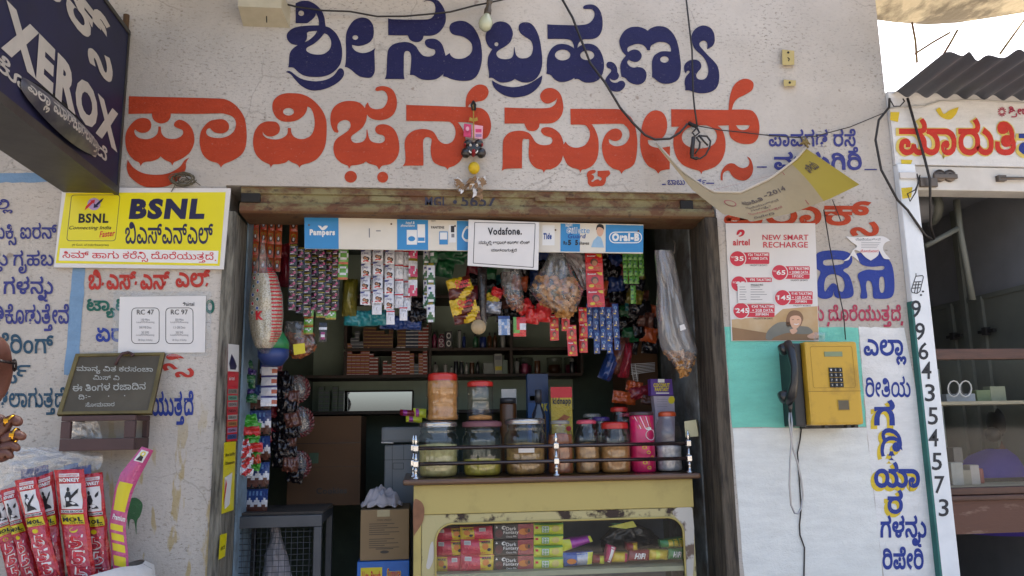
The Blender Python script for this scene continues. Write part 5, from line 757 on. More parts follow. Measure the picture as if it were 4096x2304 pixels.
for q in ([(3562, 448), (3598, 448), (3592, 488), (3560, 480)], [(3604, 638), (3650, 640), (3640, 668), (3606, 664)], [(3605, 752), (3650, 748), (3645, 790), (3610, 795)]): mb = MB(); mb.px(q, Yl - .0135 if q[0][1] > 660 else Yl, PY); mb.build('yellow_patch', nb)
# handset sketch and telephone number down the post
INK = pmat('post_ink', '#26282e', .6, .2); Yp = -.0365; mb = MB()
for t, x, y in (('9', 3664, 1235), ('9', 3680, 1325), ('6', 3694, 1403), ('4', 3706, 1480), ('3', 3720, 1570), ('5', 3732, 1663), ('4', 3734, 1750), ('5', 3748, 1845), ('7', 3758, 1938), ('3', 3775, 2030)):
    mb.pxt(t, x - 20, y - 34, x + 20, y + 36, Yp, INK, .01)
mb.build('painted_phone_number', nb)
mb = MB()
for p in ([(3663, 1105), (3690, 1102), (3694, 1108), (3680, 1165), (3668, 1174), (3648, 1170), (3645, 1160), (3663, 1105)], [(3664, 1105), (3664, 1093)], [(3655, 1128), (3686, 1126)], [(3652, 1140), (3684, 1138)], [(3649, 1153), (3680, 1151)], [(3665, 1128), (3658, 1172)], [(3676, 1127), (3668, 1172)]): mb.pxl(p, 3.5, Yp, INK)
mb.px(ell(3684, 1180, 5, 4, 8), Yp, INK); mb.px(ell(3692, 1166, 5, 4, 8), Yp, INK); mb.build('painted_handset', nb)
# lock hasp, aldrop bolt
mb = MB(); LK = pmat('worn_iron', '#6d6259', .45, .5, 8, '#3b2f28', metal=.7)
mb.box(P(3685, 745, -.03), P(3740, 715, -.012), LK, .003)
for cx in (3755, 3795): mb.lathe([(.012, 0), (.03, 0), (.03, .012), (.012, .012)], LK, P(cx, 705, -.013), 14, Matrix.Rotation(rad(90), 3, 'X'), cap=False)
mb.box(P(3740, 712, -.03), P(3822, 700, -.014), LK, .003); mb.build('hasp_and_lock', nb)
mb = MB(); mb.tube([P(4000, 713, -.03), P(4110, 713, -.03)], .007, LK, 8); mb.box(P(3996, 722, -.035), P(4012, 706, -.012), LK, .002); mb.build('door_bolt', nb)
mb = MB(); mb.box(P(3602, 713, -.05), P(3668, 692, -.037), pmat('white_plastic', '#cfcac4', .4, .2), .004)
tag(mb.build('connector_block'), 'small white wire connector box on the white post', 'connector')
# corrugated tin awning: from the top of the white front out towards the street
aw = MB(); TIN = pmat('grey_tin', '#565a64', .5, .5, 4, '#32343a', .2, 20, .004, metal=.15, stretch=(1, .4, 1))
z0 = P(3800, 395, -.02).z; zr = .02
def awf(u, v):
    x = X0 + .02 + 2.6 * u; y = .06 - v * (.44 + .03 * math.sin(60 * u) + .04 * math.sin(11 * u)); z = z0 + .01 + v * zr + .013 * math.sin(6.2832 * u * 2.6 / .1)
    return Vector((x, y, z))
aw.grid(awf, 320, 4, TIN); aw.build('tin_awning', nb)
for k, (pts, r, lab) in enumerate([
  ([P(3558, 395, -.03), P(3556, 430, -.05), P(3515, 480, -.05), P(3502, 560, -.05), P(3525, 680, -.05), P(3590, 800, -.06), P(3630, 840, -.05), P(3700, 940, -.04), P(3730, 958, .1)], .006, 'black cable drooping from the awning corner down to the white post'),
  ([P(3630, 392, -.04), P(3660, 500, -.04), P(3700, 640, -.04), P(3720, 720, -.05), P(3722, 900, .0), P(3736, 955, .1)], .006, 'straight black cable hanging in front of the red painted name'),
  ([P(3668, 695, -.05), P(3675, 730, -.06), P(3660, 760, -.06), P(3630, 775, -.06), P(3640, 805, -.06), P(3662, 770, -.06), P(3680, 700, -.05)], .003, 'thin coiled wire loop beside the white connector box'),
  ([P(3560, 432, -.03), P(3600, 428, -.03), P(3700, 424, -.03), P(3760, 405, -.03), P(3900, 400, -.03), P(4096, 412, -.03)], .004, 'thin white cable running along the top of the white front'),
  ([P(3558, 395, -.03), P(3575, 425, -.05), P(3600, 425, -.06), P(3618, 405, -.05), P(3612, 395, -.04)], .003, 'short loop of black wire under the awning corner')]):
    mb = MB(); mb.tube(pts, r, pmat('white_flex', '#b9b5ae', .5, .1) if k == 3 else pmat('black_cable', '#26211f', .55, .3), 6); tag(mb.build('electric_cable'), lab, 'cable')
# ================================================================== PRINTED SURFACES
def ray(px, py, p0, n):
    d = RM @ Vector(((px - 2048) / FPX, -(py - 1152) / FPX, -1)); return CAM + d * ((Vector(p0) - CAM).dot(n) / d.dot(n))
class Surf:
    """print on a surface fn(u,v) -> point (u right, v down), layers stand a hair proud along nrm"""
    def __init__(s, mb, fn, nrm=(0, -1, 0), step=.0006): s.mb = mb; s.fn = fn; s.n = Vector(nrm).normalized(); s.st = step
    def at(s, u, v, L): return Vector(s.fn(u, v)) + s.n * (s.st * L)
    def rect(s, u0, v0, u1, v1, m, L=1, n=1, k=1):
        s.mb.grid(lambda a, b: s.at(u0 + (u1 - u0) * a, v0 + (v1 - v0) * b, L), n, k, m); return s
    def poly(s, cs, m, L=2):
        if cs and isinstance(cs[0], tuple): cs = [cs]
        if len(cs) == 1 and len(cs[0]) == 4:
            q = cs[0]; return s.mb.grid(lambda a, b: s.at(*[(q[0][i] * (1 - a) + q[1][i] * a) * (1 - b) + (q[3][i] * (1 - a) + q[2][i] * a) * b for i in (0, 1)], L), 6, 4, m) and s
        v, f = poly_tris(cs); s.mb.add([s.at(a, b, L) for a, b in v], [t[::-1] for t in f], m); return s
    def ell(s, u, v, ru, rv, m, L=2, n=18): return s.poly(ell(u, v, ru, rv, n), m, L)
    def line(s, pts, w, m, L=2, asp=1.0):
        for (a, b), (c, d) in zip(pts, pts[1:]):
            dx, dy = c - a, (d - b) / asp; l = math.hypot(dx, dy) or 1; nx, ny = -dy / l * w / 2, dx / l * w / 2 * asp
            s.mb.add([s.at(a + nx, b + ny, L), s.at(c + nx, d + ny, L), s.at(c - nx, d - ny, L), s.at(a - nx, b - ny, L)], [(0, 1, 2, 3)], m)
        return s
    def box(s, u0, v0, u1, v1, w, m, L=2, asp=1.0): return s.line([(u0, v0), (u1, v0), (u1, v1), (u0, v1), (u0, v0)], w, m, L, asp)
    def text(s, t, u0, v0, u1, v1, m, bold=0.0, shear=0.0, L=3):
        v, f = text_tris(t, bold, shear)
        if not v: return s
        x0, x1, y0, y1 = span(v)
        s.mb.add([s.at(u0 + (a - x0) / max(x1 - x0, 1e-6) * (u1 - u0), v1 - (b - y0) / max(y1 - y0, 1e-6) * (v1 - v0), L + .3 * k) for a, b, k in v], f, m); return s
def bil(TL, TR, BR, BL, bulge=0.0, nrm=(0, -1, 0)):
    TL, TR, BR, BL = Vector(TL), Vector(TR), Vector(BR), Vector(BL); n = Vector(nrm)
    def f(u, v):
        p = (TL * (1 - u) + TR * u) * (1 - v) + (BL * (1 - u) + BR * u) * v
        return p + n * (bulge * math.sin(math.pi * min(max(u, 0), 1)) ** .7 * math.sin(math.pi * min(max(v, 0), 1)) ** .5) if bulge else p
    return f
def pq(q, Y): return [P(x, y, Y) for x, y in q]
def uvpx(q):
    """photo pixel -> u,v of a panel with pixel corners q (TL,TR,BR,BL); affine is close enough on one panel"""
    (ax, ay), (bx, by), (cx, cy), (dx, dy) = q
    ux, uy, vx, vy = (bx - ax + cx - dx) / 2, (by - ay + cy - dy) / 2, (dx - ax + cx - bx) / 2, (dy - ay + cy - by) / 2
    mx, my = (ax + bx + cx + dx) / 4, (ay + by + cy + dy) / 4; D = ux * vy - uy * vx
    return lambda x, y: (.5 + ((x - mx) * vy - (y - my) * vx) / D, .5 + ((y - my) * ux - (x - mx) * uy) / D)
class Panel(Surf):
    """flat printed panel whose print is placed by photo pixels"""
    def __init__(s, mb, q, Y, thick=.004, base=None, fn=None):
        super().__init__(mb, fn or bil(*pq(q, Y))); s.uv = uvpx(q); s.asp = 1
        if base: mb.hexa(pq(q, Y), [p + Vector((0, thick, 0)) for p in pq(q, Y)], base)
    def R(s, x0, y0, x1, y1, m, L=1):
        s.poly([s.uv(x0, y0), s.uv(x1, y0), s.uv(x1, y1), s.uv(x0, y1)], m, L); return s
    def G(s, pts, m, L=2): return s.poly([[s.uv(*p) for p in c] for c in ([pts] if isinstance(pts[0], tuple) else pts)], m, L)
    def T(s, t, x0, y0, x1, y1, m, bold=0.0, shear=0.0, L=3, rot=0.0):
        v, f = text_tris(t, bold, shear)
        if not v: return s
        a0, a1, b0, b1 = span(v); cr, sr = math.cos(rot), math.sin(rot); out = []
        for a, b, k in v:
            x = (a - a0) / max(a1 - a0, 1e-6) * (x1 - x0); y = (y1 - y0) * (1 - (b - b0) / max(b1 - b0, 1e-6))
            out.append(s.at(*s.uv(x0 + x * cr - y * sr, y0 + x * sr + y * cr), L + .3 * k))
        s.mb.add(out, f, m); return s
    def S(s, pts, w, m, L=2):
        for (x0, y0), (x1, y1) in zip(pts, pts[1:]):
            d = math.hypot(x1 - x0, y1 - y0) or 1; nx, ny = -(y1 - y0) / d * w / 2, (x1 - x0) / d * w / 2
            s.G([(x0 + nx, y0 + ny), (x1 + nx, y1 + ny), (x1 - nx, y1 - ny), (x0 - nx, y0 - ny)], m, L)
        return s
def rrect(x0, y0, x1, y1, r, n=4):
    o = []
    for cx, cy, a in ((x1 - r, y0 + r, -90), (x1 - r, y1 - r, 0), (x0 + r, y1 - r, 90), (x0 + r, y0 + r, 180)):
        for k in range(n + 1): t = rad(a + 90 * k / n); o.append((cx + r * math.cos(t), cy + r * math.sin(t)))
    return o
PAPER = pmat('white_paper', '#d5d2cf', .7, .12, 5); INKB = pmat('black_ink', '#1b1a1d', .6, .1); INKR = pmat('red_ink', '#c2242f', .5, .12); INKW = pmat('white_ink', '#dedcd8', .5, .1); INKG = pmat('grey_ink', '#77767a', .6, .1)
VIN_Y = pmat('yellow_vinyl', '#dcd014', .35, .1, 4); VIN_N = pmat('navy_vinyl', '#1d1c42', .4, .2); TIN_D = pmat('dark_tin', '#3b3832', .5, .6, 6, '#1d1a16', .2, 30, .004)
FILM = filmmat('clear_film', (.95, .95, .95), .80, .07); FILM_G = filmmat('grey_film', (.80, .75, .72), .66, .20, 14)

# ------------------------------------------------------------------ projecting box sign
bx1 = P(478, 775, 0).x; bx0 = P(262, 778, 0).x; bz0 = P(478, 780, 0).z; bz1 = P(506, 140, 0).z; by0, by1 = -.02, -1.75
sg = thing('box_sign', 'dark blue projecting box sign with white lettering and a peeling lower strip', 'sign', (bx0, by0, bz0))
mb = MB(); mb.box((bx0, by1, bz0 + .002), (bx1 - .004, by0, bz1), TIN_D); mb.build('sign_box', sg)
mb = MB(); SB = pmat('blue_sign_face', '#12163a', .55, .5, 5, '#0d0f20', .1, 20, .003)
mb.quad((bx1, by1, bz0 + .03), (bx1, by0 - .012, bz0 + .03), (bx1, by0 - .012, bz1 - .012), (bx1, by1, bz1 - .012), SB)
face = mb.build('sign_face', sg)
mb = MB()
for a, b in (((bx1 - .012, by1, bz0 - .006), (bx1 + .006, by0, bz0 + .028)), ((bx1 - .012, by1, bz1 - .012), (bx1 + .006, by0, bz1 + .006)), ((bx1 - .012, by0 - .014, bz0 + .028), (bx1 + .004, by0 + .002, bz1 - .012))): mb.box(a, b, TIN_D)
mb.build('sign_frame', sg)
mb = MB(); SW = pmat('sign_white', '#b9b2a6', .5, .4, 6)
mb.text('XEROX', [PX(22, -8, bx1 + .002), PX(474, 455, bx1 + .002), PX(469, 612, bx1 + .002), PX(4, 195, bx1 + .002)], SW, .055)
yr = PX(456, 200, bx1).y; yl = PX(5, 150, bx1).y + .05; zt_, zb2 = PX(452, 88, bx1).z, PX(448, 352, bx1).z
mb.text('ಜೆರಾಕ್ಸ್', [(bx1 + .002, yl - .5, zt_), (bx1 + .002, yr, zt_), (bx1 + .002, yr, zb2), (bx1 + .002, yl - .5, zb2)], SW, .03)
zt2, zb3 = PX(425, 592, bx1).z, PX(423, 672, bx1).z; yr2 = PX(425, 640, bx1).y
mb.text('ಎಲ್ಲಾ ಮಾಡಿಕೊಡಲಾಗುತ್ತದೆ', [(bx1 + .002, -1.72, zt2), (bx1 + .002, yr2, zt2), (bx1 + .002, yr2, zb3), (bx1 + .002, -1.72, zb3)], SW, .02)
mb.build('sign_lettering', face)
ya, yb = PX(75, 345, bx1).y, PX(385, 610, bx1).y; zc2 = (zt2 + zb3) / 2
def flap(u, v):
    y = ya + (yb - ya) * u; k = math.sin(math.pi * u) ** .6; h = .105 * (.35 + .65 * k)
    return Vector((bx1 + .006 + .045 * k * math.sin(math.pi * (.1 + .8 * v)), y, zc2 + .015 * k - h * v + .02))
mb = MB(); mb.grid(flap, 40, 10, pmat('peeled_vinyl', '#34333f', .35, .6, 6, '#77736b')); fl = mb.build('peeling_strip', sg)
mb = MB(); S_ = Surf(mb, flap, (1, 0, 0), .0012); v, f = text_tris('ಎಲ್ಲಾ ಮಾಡಿಕೊಡಲಾಗುತ್ತದೆ', .02); _, X1, Y0, Y1 = span(v)
mb.add([S_.at(.03 + .94 * a / X1, .88 - .72 * (b - Y0) / (Y1 - Y0), 1 + .3 * k) for a, b, k in v], f, SW); mb.build('strip_lettering', fl)
mb = MB(); mb.grid(lambda u, v: Vector((bx1 + .0015, ya + (yb - ya) * u, zc2 + .02 + (.06 * v - .01) * math.sin(math.pi * u))), 24, 1, pmat('gap_shade', '#0b0a0a', .9, 0)); mb.build('torn_gap_shade', sg)  # black sheet on the face; shade of the opening put into its colour
mb = MB(); pr = P(506, 60, -.03); mb.tube([(pr.x, -.03, bz0 + .1), (pr.x, -.03, pr.z)], .013, RUST, 10); mb.build('mounting_pipe', sg)

# ------------------------------------------------------------------ yellow telecom sign
q = [(250, 750), (923, 753), (894, 1077), (215, 1069)]
t = thing('telecom_sign', 'yellow sign board with navy lettering and a white strip of red Kannada wording', 'sign', P(570, 910, -.02))
mb = MB(); p = Panel(mb, q, -.02, .008, PAPER); mb.build('board', t)
mb = MB(); p = Panel(mb, q, -.02)
p.G([(262, 771), (904, 770), (877, 1063), (224, 1054)], VIN_Y, 1); p.G([(241, 995), (873, 1004), (869, 1054), (236, 1044)], INKW, 2)
p.T('BSNL', 511, 795, 817, 879, VIN_N, .06, .12, 2); p.T('ಬಿಎಸ್ಎನ್ಎಲ್', 497, 889, 852, 978, VIN_N, .014, 0, 2)
p.T('ಸಿಮ್ ಹಾಗು ಕರೆನ್ಸಿ ದೊರೆಯುತ್ತದೆ', 251, 1003, 853, 1045, INKR, .006, 0, 3, rot=.011); p.R(858, 1039, 863, 1044, INKR, 3)
ro = rrect(284, 779, 478, 966, 12); p.G([[(x - (y - 779) * .1, y) for x, y in ro], [(x - (y - 779) * .1, y) for x, y in rrect(286, 781, 476, 964, 11)]], VIN_N, 2)
p.G(ell(373, 817, 26, 25), pmat('lilac_ink', '#a995c4', .4, .1), 2)
p.G([(336, 843), (342, 826), (362, 806), (358, 803), (378, 799), (374, 816), (370, 812), (350, 832)], INKR, 3); p.G([(412, 792), (405, 806), (386, 825), (392, 829), (372, 833), (374, 815), (380, 819), (398, 801)], VIN_N, 3)
p.T('BSNL', 312, 855, 431, 894, INKB, .035, .06); p.T('Connecting India', 276, 905, 442, 924, INKB, .008, .35); p.T('Faster', 393, 928, 457, 952, INKR, .02, .4, rot=-.1); p.T('(A Govt. of India Enterprise)', 288, 977, 432, 988, INKB)
mb.build('printed_face', t)
mb = MB(); random.seed(5)                                  # tangle of wire it hangs from
for k in range(9):
    c = P(730, 735, -.03); r = random.uniform(.02, .05); a = random.uniform(0, 3); mb.tube([c + Vector((r * math.cos(a + j * .55) * 1.1, -.015 * math.sin(j), .02 + r * .6 * math.sin(a + j * .55))) for j in range(12)], .0022, pmat('tarnished_wire', '#5c5645', .5, .4), 5)
mb.tube([P(685, 767, -.03), P(700, 740, -.04), P(730, 715, -.03), P(770, 718, -.03), P(802, 742, -.02)], .002, MATS['tarnished_wire'], 5)
tag(mb.build('wire_tangle'), 'tangle of thin grey wire at the top edge of the yellow sign', 'wire')

# ------------------------------------------------------------------ recharge notice, slate, bracket box
q = [(479, 1187), (824, 1183), (820, 1410), (472, 1412)]
t = thing('recharge_notice', 'white paper notice with two rounded boxes reading RC 47 and RC 97', 'notice', P(650, 1300, -.006))
mb = MB(); Panel(mb, q, -.006, .001, PAPER); mb.build('sheet', t)
mb = MB(); p = Panel(mb, q, -.006)
for x0, n in ((525, '47'), (661, '97')):
    p.G([rrect(x0, 1231, x0 + 112, 1376, 18), rrect(x0 + 2.4, 1233.4, x0 + 109.6, 1373.6, 16)], INKB, 1); p.T('RC ' + n, x0 + 22, 1239, x0 + 90, 1259, INKB, .004)
    for s_, y, wd in (('150 Mins' if n == '47' else '350 Mins', 1280, 34), ('Local/STD/Roaming', 1291, 72), ('500 MB Data' if n == '47' else '1.5 GB Data', 1311, 48), ('50 SMS' if n == '47' else '200 SMS', 1331, 30), ('Local/STD/Roaming', 1342, 72), ('28 Days Validity', 1362, 58)): p.T(s_, x0 + 56 - wd / 2, y - 5, x0 + 56 + wd / 2, y + 4, INKG)
p.T('airtel', 744, 1209, 777, 1225, INKB, .01); p.G(catmull('731,1213 737,1210 742,1213 740,1220 734,1224 738,1218 737,1214 732,1217', 3), INKB)
mb.build('print', t)
mb = MB()
def slv(u, v): return P(452 + 393 * u, 1166 + 260 * v, -.0035 - .001 * noise.noise((u * 6, v * 5, 1)))
mb.grid(slv, 24, 16, FILM); mb.build('plastic_cover', t)
bz_ = P(243, 1664, -.17).z; bzl = P(243, 1805, -.17).z; xa_, xb_ = P(240, 1735, -.17).x, P(538, 1735, -.17).x
t = thing('bracket_box', 'open brown wooden bracket box on the wall under the slate', 'bracket', (xa_, 0, bzl))
BW = pmat('brown_board', '#4a3230', .6, .4, 6, '#33211f', .2, 30, .004)
for k, (lo, hi) in enumerate((((xa_, -.17, bzl), (xb_, -.15, bzl + .045)), ((xa_, -.17, bz_ - .02), (xb_, -.15, bz_)), ((xa_, -.17, bzl + .046), (xa_ + .035, -.15, bz_ - .021)), ((xb_ - .04, -.17, bzl + .046), (xb_, -.15, bz_ - .021)), ((xb_ - .02, -.149, bzl), (xb_, 0, bzl + .045)), ((xb_ - .02, -.149, bz_ - .02), (xb_, 0, bz_)), ((xb_ - .02, -.03, bzl + .046), (xb_, 0, bz_ - .021)), ((xa_, -.149, bzl), (xa_ + .02, 0, bzl + .04)), ((xa_, -.149, bz_ - .02), (xa_ + .02, 0, bz_)))):
    mb = MB(); mb.box(lo, hi, BW, .003); mb.build('rail' if k not in (2, 3, 6) else 'upright', t)
mb = MB(); mb.box((xa_ + .021, -.148, bzl), (xb_ - .021, -.001, bzl + .01), BW); mb.build('bottom_board', t)
c = [P(304, 1418, -.012), P(660, 1412, -.012), P(607, 1652, -.15), P(229, 1661, -.15)]
c[2].z = c[3].z = bz_ + .004
nr = (c[1] - c[0]).cross(c[3] - c[0]).normalized(); nr = nr if nr.y < 0 else -nr
t = thing('slate_board', 'dark writing slate in a worn wooden frame with chalk Kannada lines', 'slate', c[3])
mb = MB(); mb.hexa(c, [k - nr * .008 for k in c], pmat('slate_black', '#4b4335', .7, .6, 6, '#5d5545', .2, 40, .002)); mb.build('slate', t)
FRM = pmat('worn_frame_wood', '#6d6038', .7, .6, 7, '#3c331c', .4, 40, .004); ctr = sum(c, Vector()) / 4
for i in range(4):
    a, b = c[i], c[(i + 1) % 4]; ia, ib = a + (ctr - a) * .085, b + (ctr - b) * .085; mb = MB()
    mb.hexa([k + nr * .006 for k in (a, b, ib, ia)], [k - nr * .01 for k in (a, b, ib, ia)], FRM); mb.build('frame_side', t)
mb = MB(); CH = pmat('chalk', '#a9a79d', .9, .5, 40); SLP = lambda x, y: ray(x, y, c[0] + nr * .002, nr)
for s_, x0, y0, x1, y1, dy in (('ಮಾನ್ಯ ವಿತ ಕರಸಂಚಾ', 306, 1462, 612, 1494, 4), ('ಮಿಸ್ ವಿ', 372, 1500, 478, 1519, 2), ('ಈ ತಿಂಗಳ ರಜಾದಿನ', 290, 1536, 583, 1566, -8), ('ದಿ', 314, 1578, 338, 1598, 0), (':-', 342, 1580, 362, 1592, 0), ('.', 432, 1582, 437, 1587, 0), ('.', 496, 1580, 501, 1585, 0), ('ಸೋಮವಾರ', 342, 1610, 458, 1628, -3)):
    mb.text(s_, [SLP(x0, y0), SLP(x1, y0 + dy), SLP(x1, y1 + dy), SLP(x0, y1)], CH, .012)
mb.build('chalk_writing', t)
mb = MB(); mb.tube([P(515, 1409, -.03), P(490, 1414, -.035), P(474, 1432, -.05), P(462, 1460, -.05)], .006, BW, 8); mb.tube([P(515, 1409, -.03), P(535, 1418, -.03), P(525, 1424, -.04)], .005, BW, 8); mb.build('hanging_cord', t)

def blob_film(name, pts, Y, depth, m, nu=22, nv=18, seed=1, par=None):
    """crumpled plastic: outline rows (y, xl, xr) in photo pixels, closed front and back"""
    mb = MB()
    def row(v):
        k = v * (len(pts) - 1); i = min(int(k), len(pts) - 2); t_ = k - i; a, b = pts[i], pts[i + 1]
        return [a[j] + (b[j] - a[j]) * t_ for j in range(3)]
    for side in (-1, 1):
        def fn(u, v):
            y, xl, xr = row(v); e = math.sqrt(max(0, 1 - (2 * u - 1) ** 2)) * math.sin(math.pi * min(1, max(.0, v * .86 + .12))) ** .6
            nz = noise.noise((u * 7 + seed, v * 8, seed * 3.1)) * .35 + noise.noise((u * 17 + seed, v * 15, seed)) * .14
            jag = 5 * noise.noise((v * 9, seed, u * 2))
            return P(xl + (xr - xl) * u + jag, y + 4 * noise.noise((u * 6, seed, 3)), Y + side * depth * e * (1 + nz) )
        mb.grid(fn, nu, nv, m)
    return mb.build(name, par)
tag(blob_film('plastic_bag', [(1632, 300, 350), (1665, 278, 385), (1700, 276, 400), (1740, 278, 408), (1765, 282, 412)], -.09, .05, FILM, seed=4), 'crumpled clear plastic bag stuffed in the brown bracket box', 'plastic bag')
tag(blob_film('plastic_sheet', [(1790, 60, 245), (1812, 0, 410), (1845, -60, 412), (1880, -60, 395), (1915, -60, 250), (1960, -60, 110), (2010, -60, 30)], -.12, .035, FILM, 34, 22, 9), 'wrinkled clear plastic sheet gathered behind the red broom packets', 'plastic sheet')

# ------------------------------------------------------------------ red broom packets in a white sack
RFOIL = wrapm('red_foil', '#b3141f', .25, .25); PINKP = wrapm('packet_pink', '#b5384e', .25, .15); YELP = pmat('packet_yellow', '#cdbd1a', .35, .15)
def sketch(S_, u0, v0, u1, v1, m):
    """line drawing of a seated figure holding a broom"""
    f = lambda a, b: (u0 + (u1 - u0) * a, v0 + (v1 - v0) * b)
    S_.poly([f(*p) for p in ell(.38, .2, .09, .10, 10)], m, 3); S_.poly([f(*p) for p in ((.28, .3), (.5, .3), (.58, .55), (.5, .72), (.26, .75), (.2, .5))], m, 3)
    S_.poly([f(*p) for p in ((.26, .74), (.55, .68), (.8, .8), (.9, .92), (.6, .9), (.2, .95))], m, 3); S_.line([f(.45, .6), f(.82, .3)], .03, m, 3); S_.poly([f(*p) for p in ((.68, .4), (.78, .25), (.95, .16), (.86, .36))], m, 3); S_.line([f(.2, .5), f(.1, .95)], .025, m, 3)
def broom_packet(q, Y, label, tilt=0, band='555'):
    t = thing('broom_packet', label, 'packet', P(q[3][0], q[3][1], Y), 'red foil broom packets standing in the white sack')
    pts = pq(q, Y); b0 = bil(*pts, .022); fn = lambda u, v: b0(u, v) + Vector((.004 * noise.noise((v * 6, Y * 40, 1)), .012 * noise.noise((u * 3.5, v * 9, Y * 50)), 0)); mb = MB(); mb.grid(fn, 14, 40, RFOIL); mb.grid(lambda u, v: bil(*pts, -.02)(1 - u, v), 6, 12, RFOIL); mb.build('pouch', t)
    mb = MB(); S_ = Surf(mb, fn, step=.0009); R_ = lambda a, b, c_, d, m, L=1: S_.rect(a, b, c_, d, m, L, 8, 12)
    R_(.16, .035, .86, .065, PAPER); S_.text("INDIA'S LARGEST SELLING", .2, .041, .82, .058, INKR); S_.text('MONKEY', .16, .075, .86, .11, INKW, .05)
    R_(.13, .125, .87, .35, PAPER); sketch(S_, .2, .135, .84, .345, INKB); R_(.1, .36, .9, .385, PAPER); S_.text('GRASS BROOM', .12, .364, .88, .381, INKB, .03)
    R_(.1, .4, .9, .485, YELP); S_.text('NEW', .13, .405, .32, .42, INKB, .02); S_.text('MOL', .16, .422, .84, .462, INKB, .06); S_.text('SYSTEM', .4, .468, .86, .48, INKB, .02)
    R_(.12, .5, .88, .995, PINKP, 1); S_.ell(.5, .535, .13, .022, YELP, 2)
    for k in range(3): S_.text('5', .22, .575 + k * .14, .78, .70 + k * .14, INKW, .03, .1, 2); S_.text('5', .30, .587 + k * .14, .72, .688 + k * .14, INKR, .0, .1, 3)
    mb.build('print', t); return t
for q, Y, lab in (([(-45, 1985), (30, 1958), (110, 2300), (35, 2330)], -.14, 'broom packet at the far left of the sack, cut by the picture edge'), ([(0, 1962), (62, 1945), (160, 2310), (100, 2330)], -.17, 'slanting broom packet second from the left, its lettering half hidden'),
  ([(138, 1912), (214, 1885), (262, 2320), (190, 2330)], -.19, 'broom packet tucked behind between the two front ones'), ([(58, 1922), (144, 1906), (242, 2300), (160, 2310)], -.24, 'front broom packet leaning right with the red sticker band'),
  ([(216, 1880), (334, 1876), (385, 2330), (275, 2330)], -.22, 'tallest broom packet, upright at the middle of the sack'), ([(318, 1900), (409, 1888), (450, 2330), (358, 2330)], -.17, 'upright broom packet rightmost beside the pink pouch')): broom_packet(q, Y, lab)
mb = MB(); ax = [(590, 1794, 46), (560, 1840, 58), (520, 1900, 74), (495, 1960, 70), (478, 2040, 62), (468, 2110, 66), (478, 2200, 66), (487, 2330, 60)]
def pk(u, v):
    k = v * (len(ax) - 1); i = min(int(k), len(ax) - 2); f_ = k - i; a, b = ax[i], ax[i + 1]; x, y, w_ = [a[j] + (b[j] - a[j]) * f_ for j in range(3)]
    return P(x + (u - .5) * w_, y + (u - .5) * 16, -.20 - .014 * math.sin(math.pi * u))
t = thing('pink_pouch', 'bent pink and yellow pouch standing right of the red broom packets', 'pouch', pk(.5, 1))
mb.grid(pk, 8, 40, wrapm('pink_foil', '#b83f78', .3)); mb.grid(lambda u, v: pk(1 - u, v) + Vector((0, .004, 0)), 2, 20, MATS['wrap_pink_foil']); mb.build('pouch', t)
mb = MB(); S_ = Surf(mb, pk, step=.0012); S_.rect(.15, .03, .75, .16, PAPER, 1, 4, 4); S_.ell(.45, .07, .18, .03, YELP, 2); S_.poly([(.25, .15), (.35, .09), (.6, .1), (.65, .15)], INKB, 2)
S_.rect(.12, .36, .86, .58, YELP, 1, 6, 8); S_.text('Premium', .15, .61, .95, .655, INKW, .03, .25)
for k in range(4): S_.rect(.1, .69 + .065 * k, .86, .735 + .065 * k, YELP, 1, 4, 2)
mb.build('print', t)
c0 = P(330, 2330, -.2); mb = MB(); SK = pmat('white_sackcloth', '#c9c6c2', .8, .25, 8, '#9b968d', .5, 40, .01)
def sack(u, v):
    a = 6.28318 * u; r = (.20, .23, .255, .27, .27, .25)[min(5, int(v * 5.01))]; r += .014 * noise.noise((math.cos(a) * 2.2, math.sin(a) * 2.2, v * 3))
    return Vector((c0.x + r * 1.02 * math.cos(a), c0.y + r * .72 * math.sin(a), c0.z + .03 + .03 * math.cos(a) + .02 * noise.noise((a, 0, 3)) - (0, .02, .10, .3, .6, .85)[min(5, int(v * 5.01))]))
mb.grid(sack, 48, 5, SK); tag(mb.build('sack'), 'white plastic sack standing below the slate, holding the broom packets', 'sack')
for k, (x, y) in enumerate(((110, 1888), (165, 1876), (285, 1868), (335, 1876))):
    mb = MB(); mb.grid(bil(P(x - 28, y - 8, -.14), P(x + 28, y - 18, -.14), P(x + 45, y + 260, -.14), P(x - 12, y + 270, -.14), .015), 6, 8, wrapm('blue_foil', '#26336e', .3)); tag(mb.build('blue_packet'), ['blue packet peeping over the slanting packets at the left', 'blue packet right behind the front leaning broom packet', 'blue packet behind the tallest broom packet', 'blue packet behind the rightmost broom packet'][k], 'packet', 'blue packets behind the red ones')
# ================================================================== THINGS ON THE UPPER AND RIGHT-HAND WALL
# light bulb, junction box, switch blocks
CRM = pmat('cream_bakelite', '#c9c29b', .4, .3, 8); BRS = pmat('aged_brass', '#5d5348', .45, .5, 10, metal=.4)
t = thing('light_bulb', 'unlit white light bulb hanging from a brown holder above the blue letters', 'bulb', P(1945, 60, -.06))
c = P(1943, 90, -.06); tilt = Matrix.Rotation(rad(10), 3, 'Y')
def sy(m, prof, name, n=20): mb_ = MB(); mb_.lathe(prof, m, c, n, tilt); mb_.build(name, t)
sy(pmat('frosted_bulb', '#b9bda0', .2, .15, 20, coat=.6), [(.0005, -.042), (.014, -.039), (.026, -.028), (.032, -.010), (.031, .006), (.024, .022), (.016, .034), (.014, .042)], 'bulb')
sy(BRS, [(.015, .040), (.0165, .046), (.0165, .066), (.013, .072), (.011, .095), (.014, .1), (.014, .112)], 'holder')
